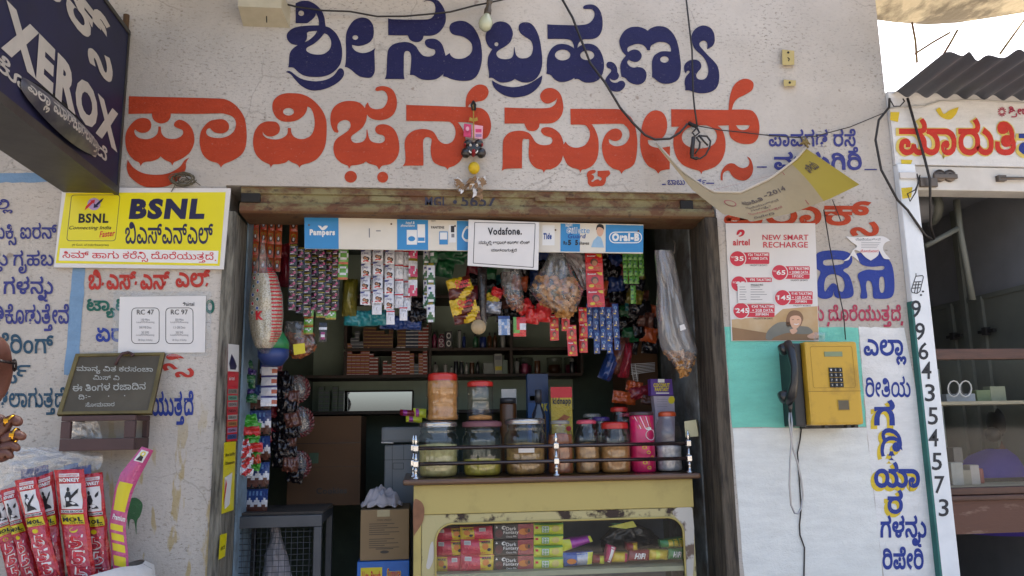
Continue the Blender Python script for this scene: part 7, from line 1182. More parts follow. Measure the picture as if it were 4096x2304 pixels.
def jar(x0, x1, yt, yb, Y, label, glass, prof, lidm, lidr, lidh, snack, lev, n, sz, zb=None, kind='jar', Z=ZC, extra=None, seed=1):
    a, b = P(*Z(x0, yb), Y), P(*Z(x1, yb), Y); r = (b.x - a.x) / 2; cx = (a.x + b.x) / 2; zb = zc_ + .001 if zb is None else zb; H = P(*Z((x0 + x1) / 2, yt), Y).z - zb
    t = thing('snack_jar', label, kind, (cx, Y, zb), 'snack jars on the counter'); at = (cx, Y, zb)
    pr = [(q * r, h * H) for q, h in prof]; mb = MB(); mb.lathe(pr, glass, at, 32, cap=False); mb.lathe([(.001, .001), (pr[0][0], .001)], glass, at, 32, cap=False); mb.build('glass', t)
    if lidm:
        mb = MB(); cap_r = lidr * r; lh = lidh * H; z_ = H - lh; mb.lathe([(cap_r * .97, z_), (cap_r, z_ + .002)] + [(cap_r * (1 if k % 2 else .985), z_ + lh * (.1 + .16 * k)) for k in range(5)] + [(cap_r * .96, H - .002), (cap_r * .8, H), (cap_r * .78, H + .002), (.001, H + .002)], lidm, at, 32); mb.build('cap', t)
    if snack:
        rng = random.Random(seed); mb = MB(); ir = [(max(.001, (q - .10) * r), h * H) for q, h in prof if h < lev]; ir = [(ir[0][0], .004)] + ir[1:] + [(ir[-1][0], lev * H), (.001, lev * H + .008)]
        mb.lathe(ir, SN[snack], at, 28); pieces(mb, n, r * .99, .012, lev * H + .008, at, SN[snack], sz, rng); mb.build('snacks', t)
    if extra: extra(t, at, r, H)
    return t, at, r, H
RL = pmat('red_cap', '#b52a20', .35, .2, 10, coat=.3); PKL = pmat('pink_cap', '#c2465a', .35, .2, coat=.3); MAUVE_CAP = pmat('mauve_cap', '#73484e', .5, .3, 12); OL = pmat('orange_cap', '#c2512a', .35, .2, coat=.3); GL_ = pmat('grey_cap', '#8b8780', .35, .3, coat=.2); PUL = pmat('purple_cap', '#463070', .35, .2, coat=.3)
def wraplabel(t, at, r, h0, h1, a0, a1, m, txt=None, tm=None):
    mb = MB(); S_ = Surf(mb, lambda u, v: Vector((at[0] + (r + .001) * math.sin(a0 + (a1 - a0) * u), at[1] - (r + .001) * math.cos(a0 + (a1 - a0) * u), at[2] + h1 + (h0 - h1) * v)), step=.0008); S_.rect(0, 0, 1, 1, m, 0, 10, 1)
    if txt: S_.text(txt, .1, .25, .9, .75, tm, .02, L=1)
    mb.build('label', t)
J1 = jar(118, 402, 402, 790, .265, 'big greenish glass jar with steel cap, leftmost on the counter', G_GREEN, BIG, SILVER_CAP, .93, .10, 'pale', .58, 90, .014, seed=1)
J2 = jar(422, 697, 400, 775, .265, 'big greenish glass jar with a mauve cap, only a low layer of yellow snack', G_GREEN, BIG, MAUVE_CAP, 1.0, .10, 'yellow', .30, 70, .008, seed=2)
J3 = jar(712, 996, 382, 765, .265, 'big greenish jar with steel cap and white sticker, between mauve cap and ribbed jars', G_GREEN, BIG, SILVER_CAP, .97, .10, 'nut', .55, 80, .014, seed=3, extra=lambda t, at, r, H: wraplabel(t, at, r, H * .40, H * .52, -.45, .30, INKW, None))
jar(1002, 1186, 396, 758, .255, 'ribbed clear jar with grey cap full of red-brown snacks behind the middle rail post', G_CLR, PET, GL_, .72, .06, 'brown', .74, 110, .008, seed=4)
jar(1188, 1362, 392, 750, .255, 'clear ribbed jar with flat pink cap, half full of brown chips', G_CLR, PET, PKL, .78, .07, 'nut', .55, 80, .01, seed=5)
jar(1362, 1572, 406, 745, .255, 'squat clear jar with a wide red cap holding tan snacks', G_CLR, [(.8, 0), (.97, .02), (1, .08), (1, .62), (.96, .74), (.82, .84), (.8, .9)], RL, .88, .13, 'tan', .52, 80, .009, seed=6)
jar(1742, 1922, 336, 735, .255, 'clear jar with orange cap holding silver foil wrapped sweets at the counter end', G_CLR, PET, OL, .66, .075, 'foil', .42, 70, .012, seed=7)
zu = J1[1][2] + J1[3] + .003; jar(176, 402, 76, 402, .265, 'square red-lidded jar full of brown sticks, stacked on the leftmost big jar', G_CLR, SQ, RL, .9, .17, 'tan', .84, 120, .012, zu, seed=8)
zu = J2[1][2] + J2[3] + .003; jar(458, 634, 130, 402, .265, 'nearly empty clear jar with red cap, stacked on the mauve cap jar', G_CLR, CYL, RL, 1.02, .13, 'tan', .12, 40, .008, zu, seed=9)
jar(1440, 1565, 305, 700, .42, 'clear jar with red cap standing in the second row behind the squat jar', G_CLR, PET, RL, .95, .07, 'brown', .4, 40, .01, seed=10)
jar(1500, 1580, 345, 700, .52, 'narrow clear jar with a coral cap at the back, touching the pink stick canister', G_CLR, CYL, PKL, 1, .06, None, 0, 0, 0, seed=11)
jar(1310, 1440, 372, 700, .45, 'clear jar with dark purple cap in the second row', G_CLR, PET, PUL, .95, .07, 'nut', .4, 40, .01, seed=12)
jar(1250, 1380, 350, 700, .56, 'clear jar with a pale cap at the very back behind the purple cap', G_CLR, PET, GL_, .95, .06, None, 0, 0, 0, seed=13)
# pink canister of rolled wafer sticks
a, b = P(*ZC(1574, 740), .25), P(*ZC(1736, 740), .25); r = (b.x - a.x) / 2; cx = (a.x + b.x) / 2; H = P(*ZC(1650, 335), .25).z - zc_
t = thing('wafer_canister', 'tall bright pink canister of wafer sticks between the squat jar and the foil sweets', 'canister', (cx, .25, zc_))
PNK = pmat('canister_pink', '#c81f5c', .3, .25, 12, '#a0184a', coat=.4); mb = MB(); mb.lathe([(r * .93, .001), (r, .01), (r, H * .92), (r * .95, H * .94)], PNK, (cx, .25, zc_), 30); mb.build('can', t); mb = MB(); mb.lathe([(r * .98, H * .94), (r, H * .95), (r, H * .99), (r * .9, H), (.001, H)], pmat('smoke_cap', '#4a3a3c', .3, .2), (cx, .25, zc_), 28); mb.build('cap', t)
mb = MB(); S_ = Surf(mb, lambda u, v: Vector((cx + (r + .001) * math.sin(-1.3 + 2.6 * u), .25 - (r + .001) * math.cos(-1.3 + 2.6 * u), zc_ + H * (.92 - .92 * v))), step=.0008)
for k in range(7): S_.line([(.08 + .09 * k, .0), (.3 + .07 * k, .22)], .018, (SN['tan'], INKW)[k % 2], 1)
S_.ell(.70, .33, .20, .10, INKW, 1); S_.text('WAFER STIX', .53, .29, .87, .37, PNK, .03, L=2); S_.ell(.62, .22, .1, .03, INKW, 1)
for k in range(5): S_.ell(.45 + .13 * (k % 3), .55 + .09 * k, .07, .03, YELP, 1); S_.ell(.45 + .13 * (k % 3), .55 + .09 * k, .045, .018, PNK, 2)
mb.build('print', t)
# ---- packs lying on the show shelf
def pack(name, label, cat, q, Y, bulge, basem, draw, group=None, deep=.05, crimp=True):
    """soft biscuit pack: pillow front, flat back, saw-cut crimped ends"""
    t = thing(name, label, cat, P(q[3][0], q[3][1], Y), group); fn = bil(*pq(q, Y), bulge); mb = MB(); mb.grid(fn, 14, 8, basem)
    bk = [p + Vector((0, deep, 0)) for p in pq(q, Y)]; e = pq(q, Y); mb.quad(e[0], e[1], bk[1], bk[0], basem); mb.quad(e[3], bk[3], bk[2], e[2], basem); mb.quad(*bk[::-1], basem); mb.quad(e[0], bk[0], bk[3], e[3], basem); mb.quad(e[1], e[2], bk[2], bk[1], basem); mb.build('wrapper', t)
    mb = MB(); draw(Surf(mb, fn, step=.0012))
    if mb.v: mb.build('print', t)
    return t
zq4 = lambda x0, y0, x1, y1, s_=0, k=0: [ZC(x0 + k, y0), ZC(x1 + k, y0 + s_), ZC(x1, y1 + s_), ZC(x0, y1)]
MR = wrapm('biscuit_red', '#c4364e', .32); MY = wrapm('biscuit_yellow', '#cdb22a', .32); MYG = wrapm('biscuit_lime', '#c9cf3c', .32); BLK = pmat('matt_black_card', '#1d1719', .4, .2); OR_ = pmat('biscuit_orange', '#c9782e', .5, .3, 20)
def marie(flip):
    def d(S_):
        a, b = ((.0, .52), (.55, 1)) if not flip else ((.48, 1), (0, .42)); S_.poly([(b[0], .03), (b[1], .03), (b[1], .97), (b[0] + (.06 if not flip else -.0), .97)], MY, 1); S_.poly([(a[0] + .02, .62), (a[1], .70), (a[1], .95), (a[0] + .02, .95)], MR, 1)
        u = b[0] + .08; S_.ell(u + .12, .45, .10, .20, OR_, 2); S_.ell(u + .24, .66, .06, .10, VIN_N, 2); S_.text('MARIE', u + .0, .12, u + .28, .26, VIN_N, .03); S_.rect(a[0] + .1, .1, a[0] + .3, .35, INKW, 2)
        for k in range(6): S_.line([(a[0] + .12 + .03 * k, .13), (a[0] + .12 + .03 * k, .32)], .010, INKB, 3)
    return d
NM_ = ['top', 'middle', 'bottom']
for r_ in range(3):
    y0, y1 = ((1125, 1206), (1208, 1312), (1316, 1420))[r_]
    pack('biscuit_pack', NM_[r_] + ' red and yellow tea biscuit pack of the leftmost stack in the show front', 'biscuits', zq4(242, y0, 428, y1, -3), .23, .02, MR, marie(r_ == 2), 'tea biscuit packs'); pack('biscuit_pack', NM_[r_] + ' red and yellow tea biscuit pack of the stack beside the black cartons', 'biscuits', zq4(412, y0 - 10, 632, y1 - 4, -4, 6 * (r_ - 1)), .21, .024, MR, marie(r_ == 0), 'tea biscuit packs')
    def dk(S_):
        S_.rect(.60, .0, 1, 1, wrapm('carton_crimson', '#8e2232', .4), 1, 6, 4); S_.text('Dark', .30, .16, .56, .40, INKW, .01); S_.text('Fantasy', .23, .42, .62, .70, INKW, .01); S_.text('Choco Fills', .30, .76, .56, .88, INKW); S_.ell(.24, .2, .055, .13, INKW, 2); S_.ell(.255, .2, .03, .07, BLK, 3); S_.poly([(.03, .22), (.06, .06), (.09, .22)], INKW, 2)
        S_.ell(.75, .52, .13, .22, OR_, 2); S_.ell(.86, .45, .08, .18, SN['brown'], 3); S_.ell(.88, .45, .03, .12, BLK, 4)
        for k in range(4): S_.poly([ell(.12, .6, .03 + .02 * k, .09 + .06 * k, 16), ell(.12, .6, .024 + .02 * k, .075 + .06 * k, 16)], wrapm('carton_crimson', '#8e2232', .4), 1)
    y0, y1 = ((1096, 1199), (1202, 1308), (1311, 1415))[r_]; pack('biscuit_carton', NM_[r_] + ' black and crimson filled cookie carton of the stack of three', 'biscuits', zq4(640, y0 + 8, 906, y1 + 3, -10), .215, .0, BLK, dk, 'black cookie cartons')
for r_ in range(4):
    y0, y1 = ((1090, 1166), (1168, 1240), (1243, 1320), (1323, 1404))[r_]
    def ff(S_, r_=r_):
        S_.rect(.02, .0, 1, .16, pmat('lime_leaf', '#5e9a4a', .4, .2), 1, 8, 2); S_.rect(.25, .22, .50, .85, MATS['lime_leaf'], 1, 4, 3); S_.rect(.27, .26, .48, .81, INKW, 2, 4, 3); S_.text('50', .29, .30, .46, .52, MATS['lime_leaf'], .04, L=4); S_.text('50', .29, .56, .46, .78, MATS['lime_leaf'], .04, L=4); S_.ell(.72, .5, .13, .28, pmat('cracker', '#c9b96a', .5, .4, 30), 1); S_.rect(.05, .3, .14, .5, INKR, 2)
    pack('biscuit_pack', ('top', 'second', 'third', 'lowest')[r_] + ' lime yellow cracker pack of the stack of four', 'biscuits', zq4(908, y0, 1108, y1, -3), .215, .02, MYG, ff, 'lime cracker packs')
def bandd(*cols):
    def d(S_):
        for u0, u1, m in cols: S_.rect(u0, .04, u1, .96, m, 1, 4, 4)
    return d
MAG = wrapm('magenta_foil', '#a0389a', .3, .2); BLU = wrapm('pack_blue', '#1f4f9a', .3); GRN = wrapm('pack_green', '#1f7a3c', .3); PNKP = wrapm('pack_pink', '#b8245c', .3); SIL = wrapm('pack_silver', '#a9b0bf', .25, .4); DRED = wrapm('pack_maroon', '#7d1626', .3)
def hifi(S_): S_.text('HiFi', .25, .25, .78, .78, INKW, .05, .15)
for nm, q, m, d, lab in (('snack_cake', [ZC(1095, 1200), ZC(1290, 1175), ZC(1310, 1215), ZC(1110, 1285)], MAG, bandd((0, .28, MYG), (.9, 1, MYG)), 'magenta and lime wrapped cake pack tilted right of the cracker packs'), ('biscuit_pack', [ZC(1100, 1292), ZC(1310, 1280), ZC(1300, 1372), ZC(1116, 1386)], BLU, lambda S_: (bandd((.45, .82, SIL), (.82, 1, MYG))(S_), S_.ell(.26, .62, .16, .2, OR_, 2)), 'blue and silver cookie pack with a yellow end on the shelf'),
  ('wafer_pack', [ZC(1312, 1305), ZC(1385, 1310), ZC(1385, 1368), ZC(1306, 1362)], DRED, bandd((.55, 1, MYG)), 'small maroon and yellow sweet pack on the shelf'), ('wafer_pack', [ZC(1412, 1235), ZC(1468, 1255), ZC(1430, 1362), ZC(1385, 1350)], PNKP, bandd((.4, .8, INKW)), 'upright pink pack leaning on the small yellow one'), ('wafer_pack', [ZC(1440, 1288), ZC(1545, 1292), ZC(1540, 1356), ZC(1440, 1356)], MY, bandd((.8, 1, PNKP)), 'small yellow noodle pack beside the upright pink pack'),
  ('wafer_pack', [ZC(1560, 1272), ZC(1690, 1272), ZC(1690, 1345), ZC(1545, 1348)], DRED, hifi, 'maroon and pink pack with white lettering at the middle right of the shelf'), ('wafer_pack', [ZC(1540, 1225), ZC(1610, 1220), ZC(1612, 1275), ZC(1540, 1275)], DRED, bandd((.5, 1, MY)), 'maroon wrapped pack lying on the lettered maroon pack'), ('wafer_pack', [ZC(1696, 1270), ZC(1820, 1274), ZC(1815, 1340), ZC(1692, 1338)], MY, bandd((.3, .5, MYG)), 'plain yellow pack left of the green lettered pack'), ('wafer_pack', [ZC(1826, 1262), ZC(1924, 1260), ZC(1922, 1336), ZC(1818, 1334)], GRN, hifi, 'green pack with white lettering at the right end of the shelf'), ('wafer_pack', [ZC(1765, 1208), ZC(1924, 1186), ZC(1926, 1252), ZC(1775, 1256)], GRN, bandd((0, 1, GRN), (.3, .95, MY)), 'green and yellow pack lying on top at the right end')):
    pack(nm, lab, 'snack', q, .215, .022, m, d, deep=.04)
t = tag(blob_film('black_bag', [(1450 + 1085 / 1.697, 2490, 2530), (1450 + 1130 / 1.697, 2440, 2600), (1450 + 1200 / 1.697, 2400, 2640), (1450 + 1290 / 1.697, 2410, 2650)], .40, .06, wrapm('black_polythene', '#15161a', .25), seed=21), 'crumpled black polythene bag at the back of the show front', 'bag')
mb = MB(); c = ZC(1480, 1105)
for k in range(3): mb.px([(c[0] + 10 * k - 40, c[1] + 14 * abs(k - 1) - 8), (c[0] + 60 - 14 * k, c[1] - 18 + 9 * k), (c[0] + 75 - 6 * k, c[1] + 6), (c[0] + 30, c[1] + 14)], .30 + .004 * k, (MYG, GRN, MY)[k])
tag(mb.build('leaf_packet'), 'flattened green and yellow packet hanging over the black bag', 'packet')
# ================================================================== BACK SHELVES AND THE GOODS ON THEM
YSF, YSB = 1.45, 1.78
SHB = pmat('shelf_edge_brown', '#43342a', .6, .5, 6, '#221a14', .2, 30, .003); LAMINATE = pmat('green_laminate', '#a8b8a4', .6, .4, 4, '#84927e')
sh = thing('back_shelves', 'brown edged shelves with pale green backs along the rear wall of the shop', 'shelves', (0, YSB, 1.3))
z5 = P(1718, 1497, YSF).z; z4 = P(1718, 1391, YSF).z; z6 = P(1718, 1640, YSF).z; z3 = P(1718, 1180, YSF).z
sx0, sx1, sm, sa = P(1222, 1497, YSF).x, P(2330, 1497, YSF).x, P(1720, 1440, YSF).x, P(1380, 1440, YSF).x
for z in (z5, z4, z3):
    mb = MB(); mb.box((sx0 if z == z5 else sa, YSF, z - .018), (sx1, YSB, z), SHB, .002); mb.build('shelf', sh)
mb = MB(); mb.box((sx0, YSB, z6), (sx1, YSB + .015, 2.6), LAMINATE); mb.build('back_panel', sh)
for x in (sm, sa, P(2046, 1440, YSF).x, sx1):
    mb = MB(); mb.box((x - .009, YSF + .004, z5 + .001), (x + .009, YSB - .001, z4 - .019), SHB, .002); mb.box((x - .009, YSF + .004, z4 + .001), (x + .009, YSB - .001, z3 - .019), SHB, .002); mb.build('divider', sh)
mb = MB(); mb.box((sx0, YSF, z6 - .02), (P(2036, 1640, YSF).x, YSB, z6), SHB, .002); mb.build('shelf', sh)
q = [(1375, 1566), (1652, 1563), (1650, 1646), (1378, 1648)]; mq = pq(q, YSB - .03)
t = thing('mirror', 'framed mirror below the shelves reflecting the bright street', 'mirror', mq[3]); mb = MB(); mb.quad(mq[3], mq[2], mq[1], mq[0], pmat('mirror', '#e6ebee', .03, 0, metal=1)); mb.build('mirror_glass', t)
for i in range(4):
    mb = MB(); mb.tube([mq[i], mq[(i + 1) % 4]], .006, SHB, 6); mb.build('frame_side', t)
# cigarette packs, each its own little box
def packmesh(nm, w_, h, cols):
    mb = MB(); mb.box((0, 0, 0), (w_, .055, h), cols[0]); mb.quad((.001, -.0006, h * .62), (w_ - .001, -.0006, h * .62), (w_ - .001, -.0006, h * .9), (.001, -.0006, h * .9), cols[1]); mb.quad((.001, -.0006, h * .12), (w_ - .001, -.0006, h * .12), (w_ - .001, -.0006, h * .28), (.001, -.0006, h * .28), cols[2]); return mb.build(nm, loc=(0, 0, 0))
CRD = lambda n, c: pmat('card_' + n, c, .45, .3, 30)
kinds = [packmesh('cigarette_pack', .0265, .0205, c) for c in ((CRD('red', '#a0281f'), CRD('gold', '#b08a4a'), INKW), (CRD('brick', '#8f3a26'), INKW, CRD('red', '#a0281f')), (CRD('brown', '#5c3222'), CRD('gold', '#b08a4a'), CRD('brown2', '#74442c')), (CRD('slate', '#4d555e'), INKG, INKW), (CRD('navy', '#222a4a'), INKW, CRD('slate', '#4d555e')))]
used = set()
def stack(kind, x, z, n, label, group, rng):
    for k in range(n):
        src = kinds[kind]
        if kind not in used: o_ = src; used.add(kind)
        else: o_ = src.copy(); COL.objects.link(o_)
        o_.location = (x + rng.uniform(-.001, .001), YSF + .012 + rng.uniform(0, .012), z + .0008 + k * .0213); tag(o_, label, 'cigarette pack', group)
rng = random.Random(3); zl = z5
for i, (n, kd) in enumerate(zip((9, 6, 6, 8, 8, 6, 5, 0, 4, 3, 7, 8, 8, 7, 6, 3, 6, 8), (0, 0, 0, 0, 0, 1, 1, 0, 1, 1, 0, 1, 1, 1, 0, 3, 0, 1))):
    if n: stack(kd, P(1386 + 18 * i, 1490, YSF).x, zl, n, ('deep red pack end-on in the columns on the lower shelf', 'brick red pack with white band in the columns on the lower shelf', '', 'grey pack at the gap in the red columns of the lower shelf')[kd], 'cigarette packs in columns', rng)
for i, (n, kd) in enumerate(zip((0, 3, 5, 2, 6, 6, 6, 5, 5, 4, 7, 0, 7, 7, 7, 5, 5, 5, 6, 7), (3, 3, 3, 3, 2, 2, 2, 2, 2, 2, 2, 2, 2, 2, 4, 4, 4, 1, 1, 1))):
    if n: stack(kd, P(1384 + 17 * i, 1385, YSF).x, z4, n, ('', 'brick red pack with white band at the right end of the upper shelf', 'brown pack end-on in the columns on the upper shelf', 'grey pack at the left end of the upper shelf', 'navy pack with white band in the columns on the upper shelf')[kd], 'cigarette packs in columns', rng)
# bottles, tubes and small cartons
PL = [pmat('bottle_' + n, c, .3, .2, 20, coat=.3) for n, c in (('white', '#a9a8a2'), ('black', '#1c1c20'), ('green', '#2f6b45'), ('pink', '#a8486a'), ('amber', '#5f3a1c'), ('blue', '#2b3f86'))]; CAPS = pmat('bottle_cap', '#3a3a3e', .35, .2)
def bottle(x, z, Y, r, h, m, cap, label, shape=0):
    t = thing('toiletry_bottle', label, 'bottle', (x, Y, z)); pr = ([(.8, 0), (1, .03), (1, .6), (.9, .7), (.42, .8), (.40, .84)], [(.95, 0), (1, .02), (1, .9), (.95, .92)], [(.75, 0), (.95, .3), (1, .75), (.3, .8), (.28, .82)])[shape]
    mb = MB(); mb.lathe([(a * r, b * h) for a, b in pr], m, (x, Y, z), 14, squash=.75); mb.build('bottle', t); mb = MB(); mb.lathe([(r * (.45, .96, .35)[shape], h * (.84, .92, .82)[shape] + .0005), (r * (.45, .96, .35)[shape], h - .002), (r * .3, h)], cap, (x, Y, z), 12); mb.build('cap', t)
pos = ['first', 'second', 'third', 'fourth', 'fifth', 'sixth', 'seventh', 'eighth', 'ninth', 'tenth', 'eleventh', 'twelfth', 'thirteenth']
for i, (x, w_, h, m, s_) in enumerate(((1742, 22, 52, 0, 2), (1782, 16, 44, 0, 1), (1806, 15, 36, 0, 0), (1824, 17, 58, 1, 1), (1846, 17, 56, 1, 1), (1866, 14, 50, 0, 0), (1888, 18, 52, 4, 1), (1910, 15, 60, 1, 0), (2040, 16, 60, 0, 1), (2068, 20, 66, 0, 2), (2100, 26, 46, 3, 1), (2150, 24, 58, 4, 1), (2290, 22, 54, 1, 1))):
    a, b = P(x - w_ / 2, 1488, 1.55), P(x + w_ / 2, 1488, 1.55); bottle(x=(a.x + b.x) / 2, z=z5 + .001, Y=1.55, r=(b.x - a.x) / 2, h=h / 640, m=PL[m], cap=(CAPS, PL[0])[m in (1, 4)], label=pos[i] + ' bottle or tube from the left on the right half of the lower shelf', shape=s_)
for i, (x, w_, h, m) in enumerate(((1738, 20, 70, 3), (1838, 14, 78, 0), (1856, 14, 64, 5), (1902, 20, 60, 2), (1932, 26, 50, 5), (1958, 18, 66, 4), (1980, 17, 66, 4), (2012, 20, 58, 0))):
    a, b = P(x - w_ / 2, 1380, 1.55), P(x + w_ / 2, 1380, 1.55); bottle((a.x + b.x) / 2, z4 + .001, 1.55, (b.x - a.x) / 2, h / 640, PL[m], CAPS, pos[i] + ' bottle from the left on the upper shelf right of the divider', i % 3)
def carton(label, x0, y0, x1, y1, Y, m, deep=.08, draw=None, z=None, group=None, name='small_carton', side=None, px=ZA):
    a, b = P(*px(x0, y1), Y), P(*px(x1, y0), Y); z = a.z if z is None else z; h = P(*px((x0 + x1) / 2, y0), Y).z - z
    t = thing(name, label, 'carton', (a.x, Y, z), group); mb = MB(); mb.box((a.x, Y, z), (b.x, Y + deep, z + h), m, .002); mb.build('box', t)
    if draw:
        mb = MB(); draw(Surf(mb, lambda u, v: Vector((a.x + (b.x - a.x) * u, Y - .0003, z + h * (1 - v))))); mb.build('print', t)
    return t
I_ = lambda x, y: (x, y)
def rings(S_):
    for k in range(2): S_.poly([ell(.5, .27 + .46 * k, .36, .18, 14), ell(.5, .27 + .46 * k, .24, .12, 14)], INKW, 1)
for i, (x0, y0, x1, c) in enumerate(((1752, 1352, 1778, '#7a3350'), (1782, 1325, 1808, '#3a3a40'), (1784, 1358, 1806, '#6b3050'), (1758, 1336, 1776, '#812f45'))): carton('%s ringed soap carton on the upper shelf beside the divider' % ('maroon low', 'tall dark', 'plum', 'crimson')[i], x0, y0, x1, 1385, 1.48 + .06 * (i > 1), CRD('soap' + str(i), c), .06, rings, z4 + .001, px=I_)
for i, (x0, y0, x1, y1, c, lab) in enumerate(((1935, 1450, 1975, 1488, '#8b9088', 'pale grey square carton standing on the lower shelf'), (1978, 1415, 2008, 1488, '#a3a59c', 'tall pale medicine carton with a yellow stripe'), (2010, 1440, 2030, 1488, '#7d8f7d', 'narrow greenish carton beside the pale medicine carton'))):
    carton(lab, x0, y0, x1, y1, 1.5, CRD('pale' + str(i), c), .08, (lambda S_: (S_.rect(.1, .62, .95, .82, YELP), S_.rect(.1, .1, .9, .3, INKG))) if i == 1 else None, z5 + .001, px=I_)
for i, x in enumerate((2062, 2180, 2250)):
    a, b = P(x + 40 - 30, 1488, 1.6), P(x + 40 + 30, 1488, 1.6); t = thing('plastic_tub', ('round clear plastic tub at left of the three on the lower shelf', 'middle round clear plastic tub on the lower shelf', 'round clear plastic tub at right of the three on the lower shelf')[i], 'tub', ((a.x + b.x) / 2, 1.62, z5 + .001)); r = (b.x - a.x) / 2
    mb = MB(); mb.lathe([(.8 * r, .001), (r, .01), (r, .09), (r * 1.05, .095), (r * 1.05, .11), (.01, .115)], glassmat('tub_plastic', (.8, .8, .78), .8), ((a.x + b.x) / 2, 1.62, z5), 20); mb.build('tub', t); mb = MB(); mb.lathe([(.7 * r, .004), (.85 * r, .03), (.8 * r, .06), (.01, .065)], PL[(3, 4, 3)[i]], ((a.x + b.x) / 2, 1.62, z5 + .002), 16); mb.build('contents', t)
for c_ in range(4):
    for r_ in range(6 - c_ % 2):
        x0 = (1272, 1295, 1328, 1352)[c_]; a = P(x0, 1640, 1.6); mb = MB(); w_ = .033; z = z6 + .0012 + r_ * .0262; mb.box((a.x, 1.6, z), (a.x + w_, 1.66, z + .025), CRD('soap_green', '#6d7d68')); mb.quad((a.x + .004, 1.5994, z + .006), (a.x + w_ - .004, 1.5994, z + .006), (a.x + w_ - .004, 1.5994, z + .017), (a.x + .004, 1.5994, z + .017), INKG); tag(mb.build('soap_carton'), 'small grey-green soap carton in the stacked columns left of the mirror', 'carton', 'soap cartons in columns')
# big carton, copier, boxes near the door
BRN = pmat('dark_carton', '#5f432b', .8, .3, 4, '#46301d', .1, 20, .003); KR = pmat('kraft_carton', '#8a7354', .8, .3, 4, '#6f5a3e', .1, 20, .003)
def cook(S_): S_.text('Cookies', .40, .80, .82, .87, BLK, .03); S_.rect(.29, .41, .42, .53, CRD('dull_green', '#2c4a34')); S_.line([(0, .305), (1, .305)], .006, BLK, 1); S_.line([(0, .57), (1, .57)], .004, BLK, 1)
carton('large brown cookie carton standing on the floor under the mirror shelf', 535, 292, 1078, 948, .95, BRN, .4, cook, name='cookie_carton', px=ZD)
t = thing('photocopier', 'pale grey photocopier with the cap tilted, behind the counter end', 'photocopier', P(*ZD(1340, 1000), .75)); CPG = pmat('copier_grey', '#6f7478', .5, .3, 4, '#585c60'); a, b = P(*ZD(1240, 1000), .75), P(*ZD(1700, 490), .75)
mb = MB(); mb.box((a.x, .75, ZF), (b.x, 1.2, b.z), CPG, .01); mb.build('body', t); mb = MB(); a2, b2 = P(*ZD(1222, 485), .74), P(*ZD(1700, 362), .74); mb.box((a2.x, .73, a2.z), (b2.x, 1.2, b2.z), CPG, .015); mb.build('scanner_cover', t)
mb = MB(); S_ = Panel(mb, [ZD(1240, 490), ZD(1480, 490), ZD(1480, 1000), ZD(1240, 1000)], .7485)
for l_ in ([(1302, 490), (1302, 960)], [(1240, 610), (1480, 606)], [(1385, 490), (1385, 606)], [(1308, 632), (1383, 632), (1383, 676), (1308, 676), (1308, 632)]): S_.S([ZD(*k) for k in l_], 1.6, BLK, 1)
mb.build('panel_seams', t); mb = MB(); mb.tube([P(*ZD(1222, 482), .725), P(*ZD(1310, 484), .725)], .004, INKW, 6); mb.build('tray_edge', t)
def ship(S_):
    S_.rect(.34, .0, .60, .14, CRD('tape', '#a89b78')); S_.text('STORE UPRIGHT', .34, .19, .64, .225, BLK)
    for k in range(11): S_.line([(.18, .28 + .042 * k + (.05 if k > 5 else 0)), ((.7, .55, .78, .5, .8, .6)[k % 6], .28 + .042 * k + (.05 if k > 5 else 0))], .012, BLK, 1, 1.0)
    S_.ell(.5, .84, .09, .03, BLK, 1); S_.rect(.32, .77, .68, .785, BLK)
yk = .42; kb = P(*ZD(1240, 1337), yk).z
carton('brown shipping carton with printed lines beside the counter', 1068, 968, 1424, 1337, yk, KR, .34, ship, kb + .002, name='shipping_carton', px=ZD)
def blue_print(S_): S_.rect(.07, .10, .48, .42, YELP); S_.text('1Ltr. Pouch', .10, .17, .45, .36, INKR, .03, L=3); S_.rect(0, .5, .48, .53, INKW); S_.text('ST', .57, .42, .78, .98, YELP, .05, .1); S_.text('Sunpure', .56, .12, .84, .40, YELP, .06, .3, 2); S_.text('Sunpure', .57, .13, .83, .39, INKR, .02, .3)
a, b = P(*ZD(1048, 1340), yk - .02), P(*ZD(1426, 1340), yk - .02); t = thing('pouch_carton', 'bright blue carton with a yellow pouch label below the shipping carton', 'carton', (a.x, yk, kb - .4)); mb = MB(); mb.box((a.x, yk - .02, kb - .42), (b.x, yk + .36, kb), CRD('pouch_blue', '#1d62b5'), .004); mb.build('box', t)
mb = MB(); blue_print(Surf(mb, lambda u, v: Vector((a.x + (b.x - a.x) * u, yk - .0205, kb - .003 - .22 * v)))); mb.build('print', t)
CLT = pmat('white_cloth', '#a9a5ab', .9, .2, 10, '#8b8790', .2, 60, .004); c = P(*ZD(1230, 968), yk + .1)
def cloth(u, v):
    a = 6.28318 * u; k = math.sin(v * 1.57); r = .088 * k * (1 + .25 * noise.noise((2.2 * math.cos(a), 2.2 * math.sin(a), 4))); h = .06 * (1 - k ** 3) * (1 + .35 * math.sin(2 * a) + .8 * noise.noise((3 * math.cos(a), 3 * math.sin(a), 3 * v))) + .02 * noise.noise((9 * r * math.cos(a) * 5, 9 * r * math.sin(a) * 5, 2)) * (1 - v * .7)
    return Vector((c.x + r * 1.1 * math.cos(a), c.y + r * .8 * math.sin(a), kb + P(*ZD(1240, 968), yk).z - kb + .003 + max(0, h + .016 * abs(math.sin(5 * a + 8 * v)) * v)))
mb = MB(); mb.grid(cloth, 60, 22, CLT); tag(mb.build('cloth'), 'crumpled white cloth on top of the brown shipping carton', 'cloth')
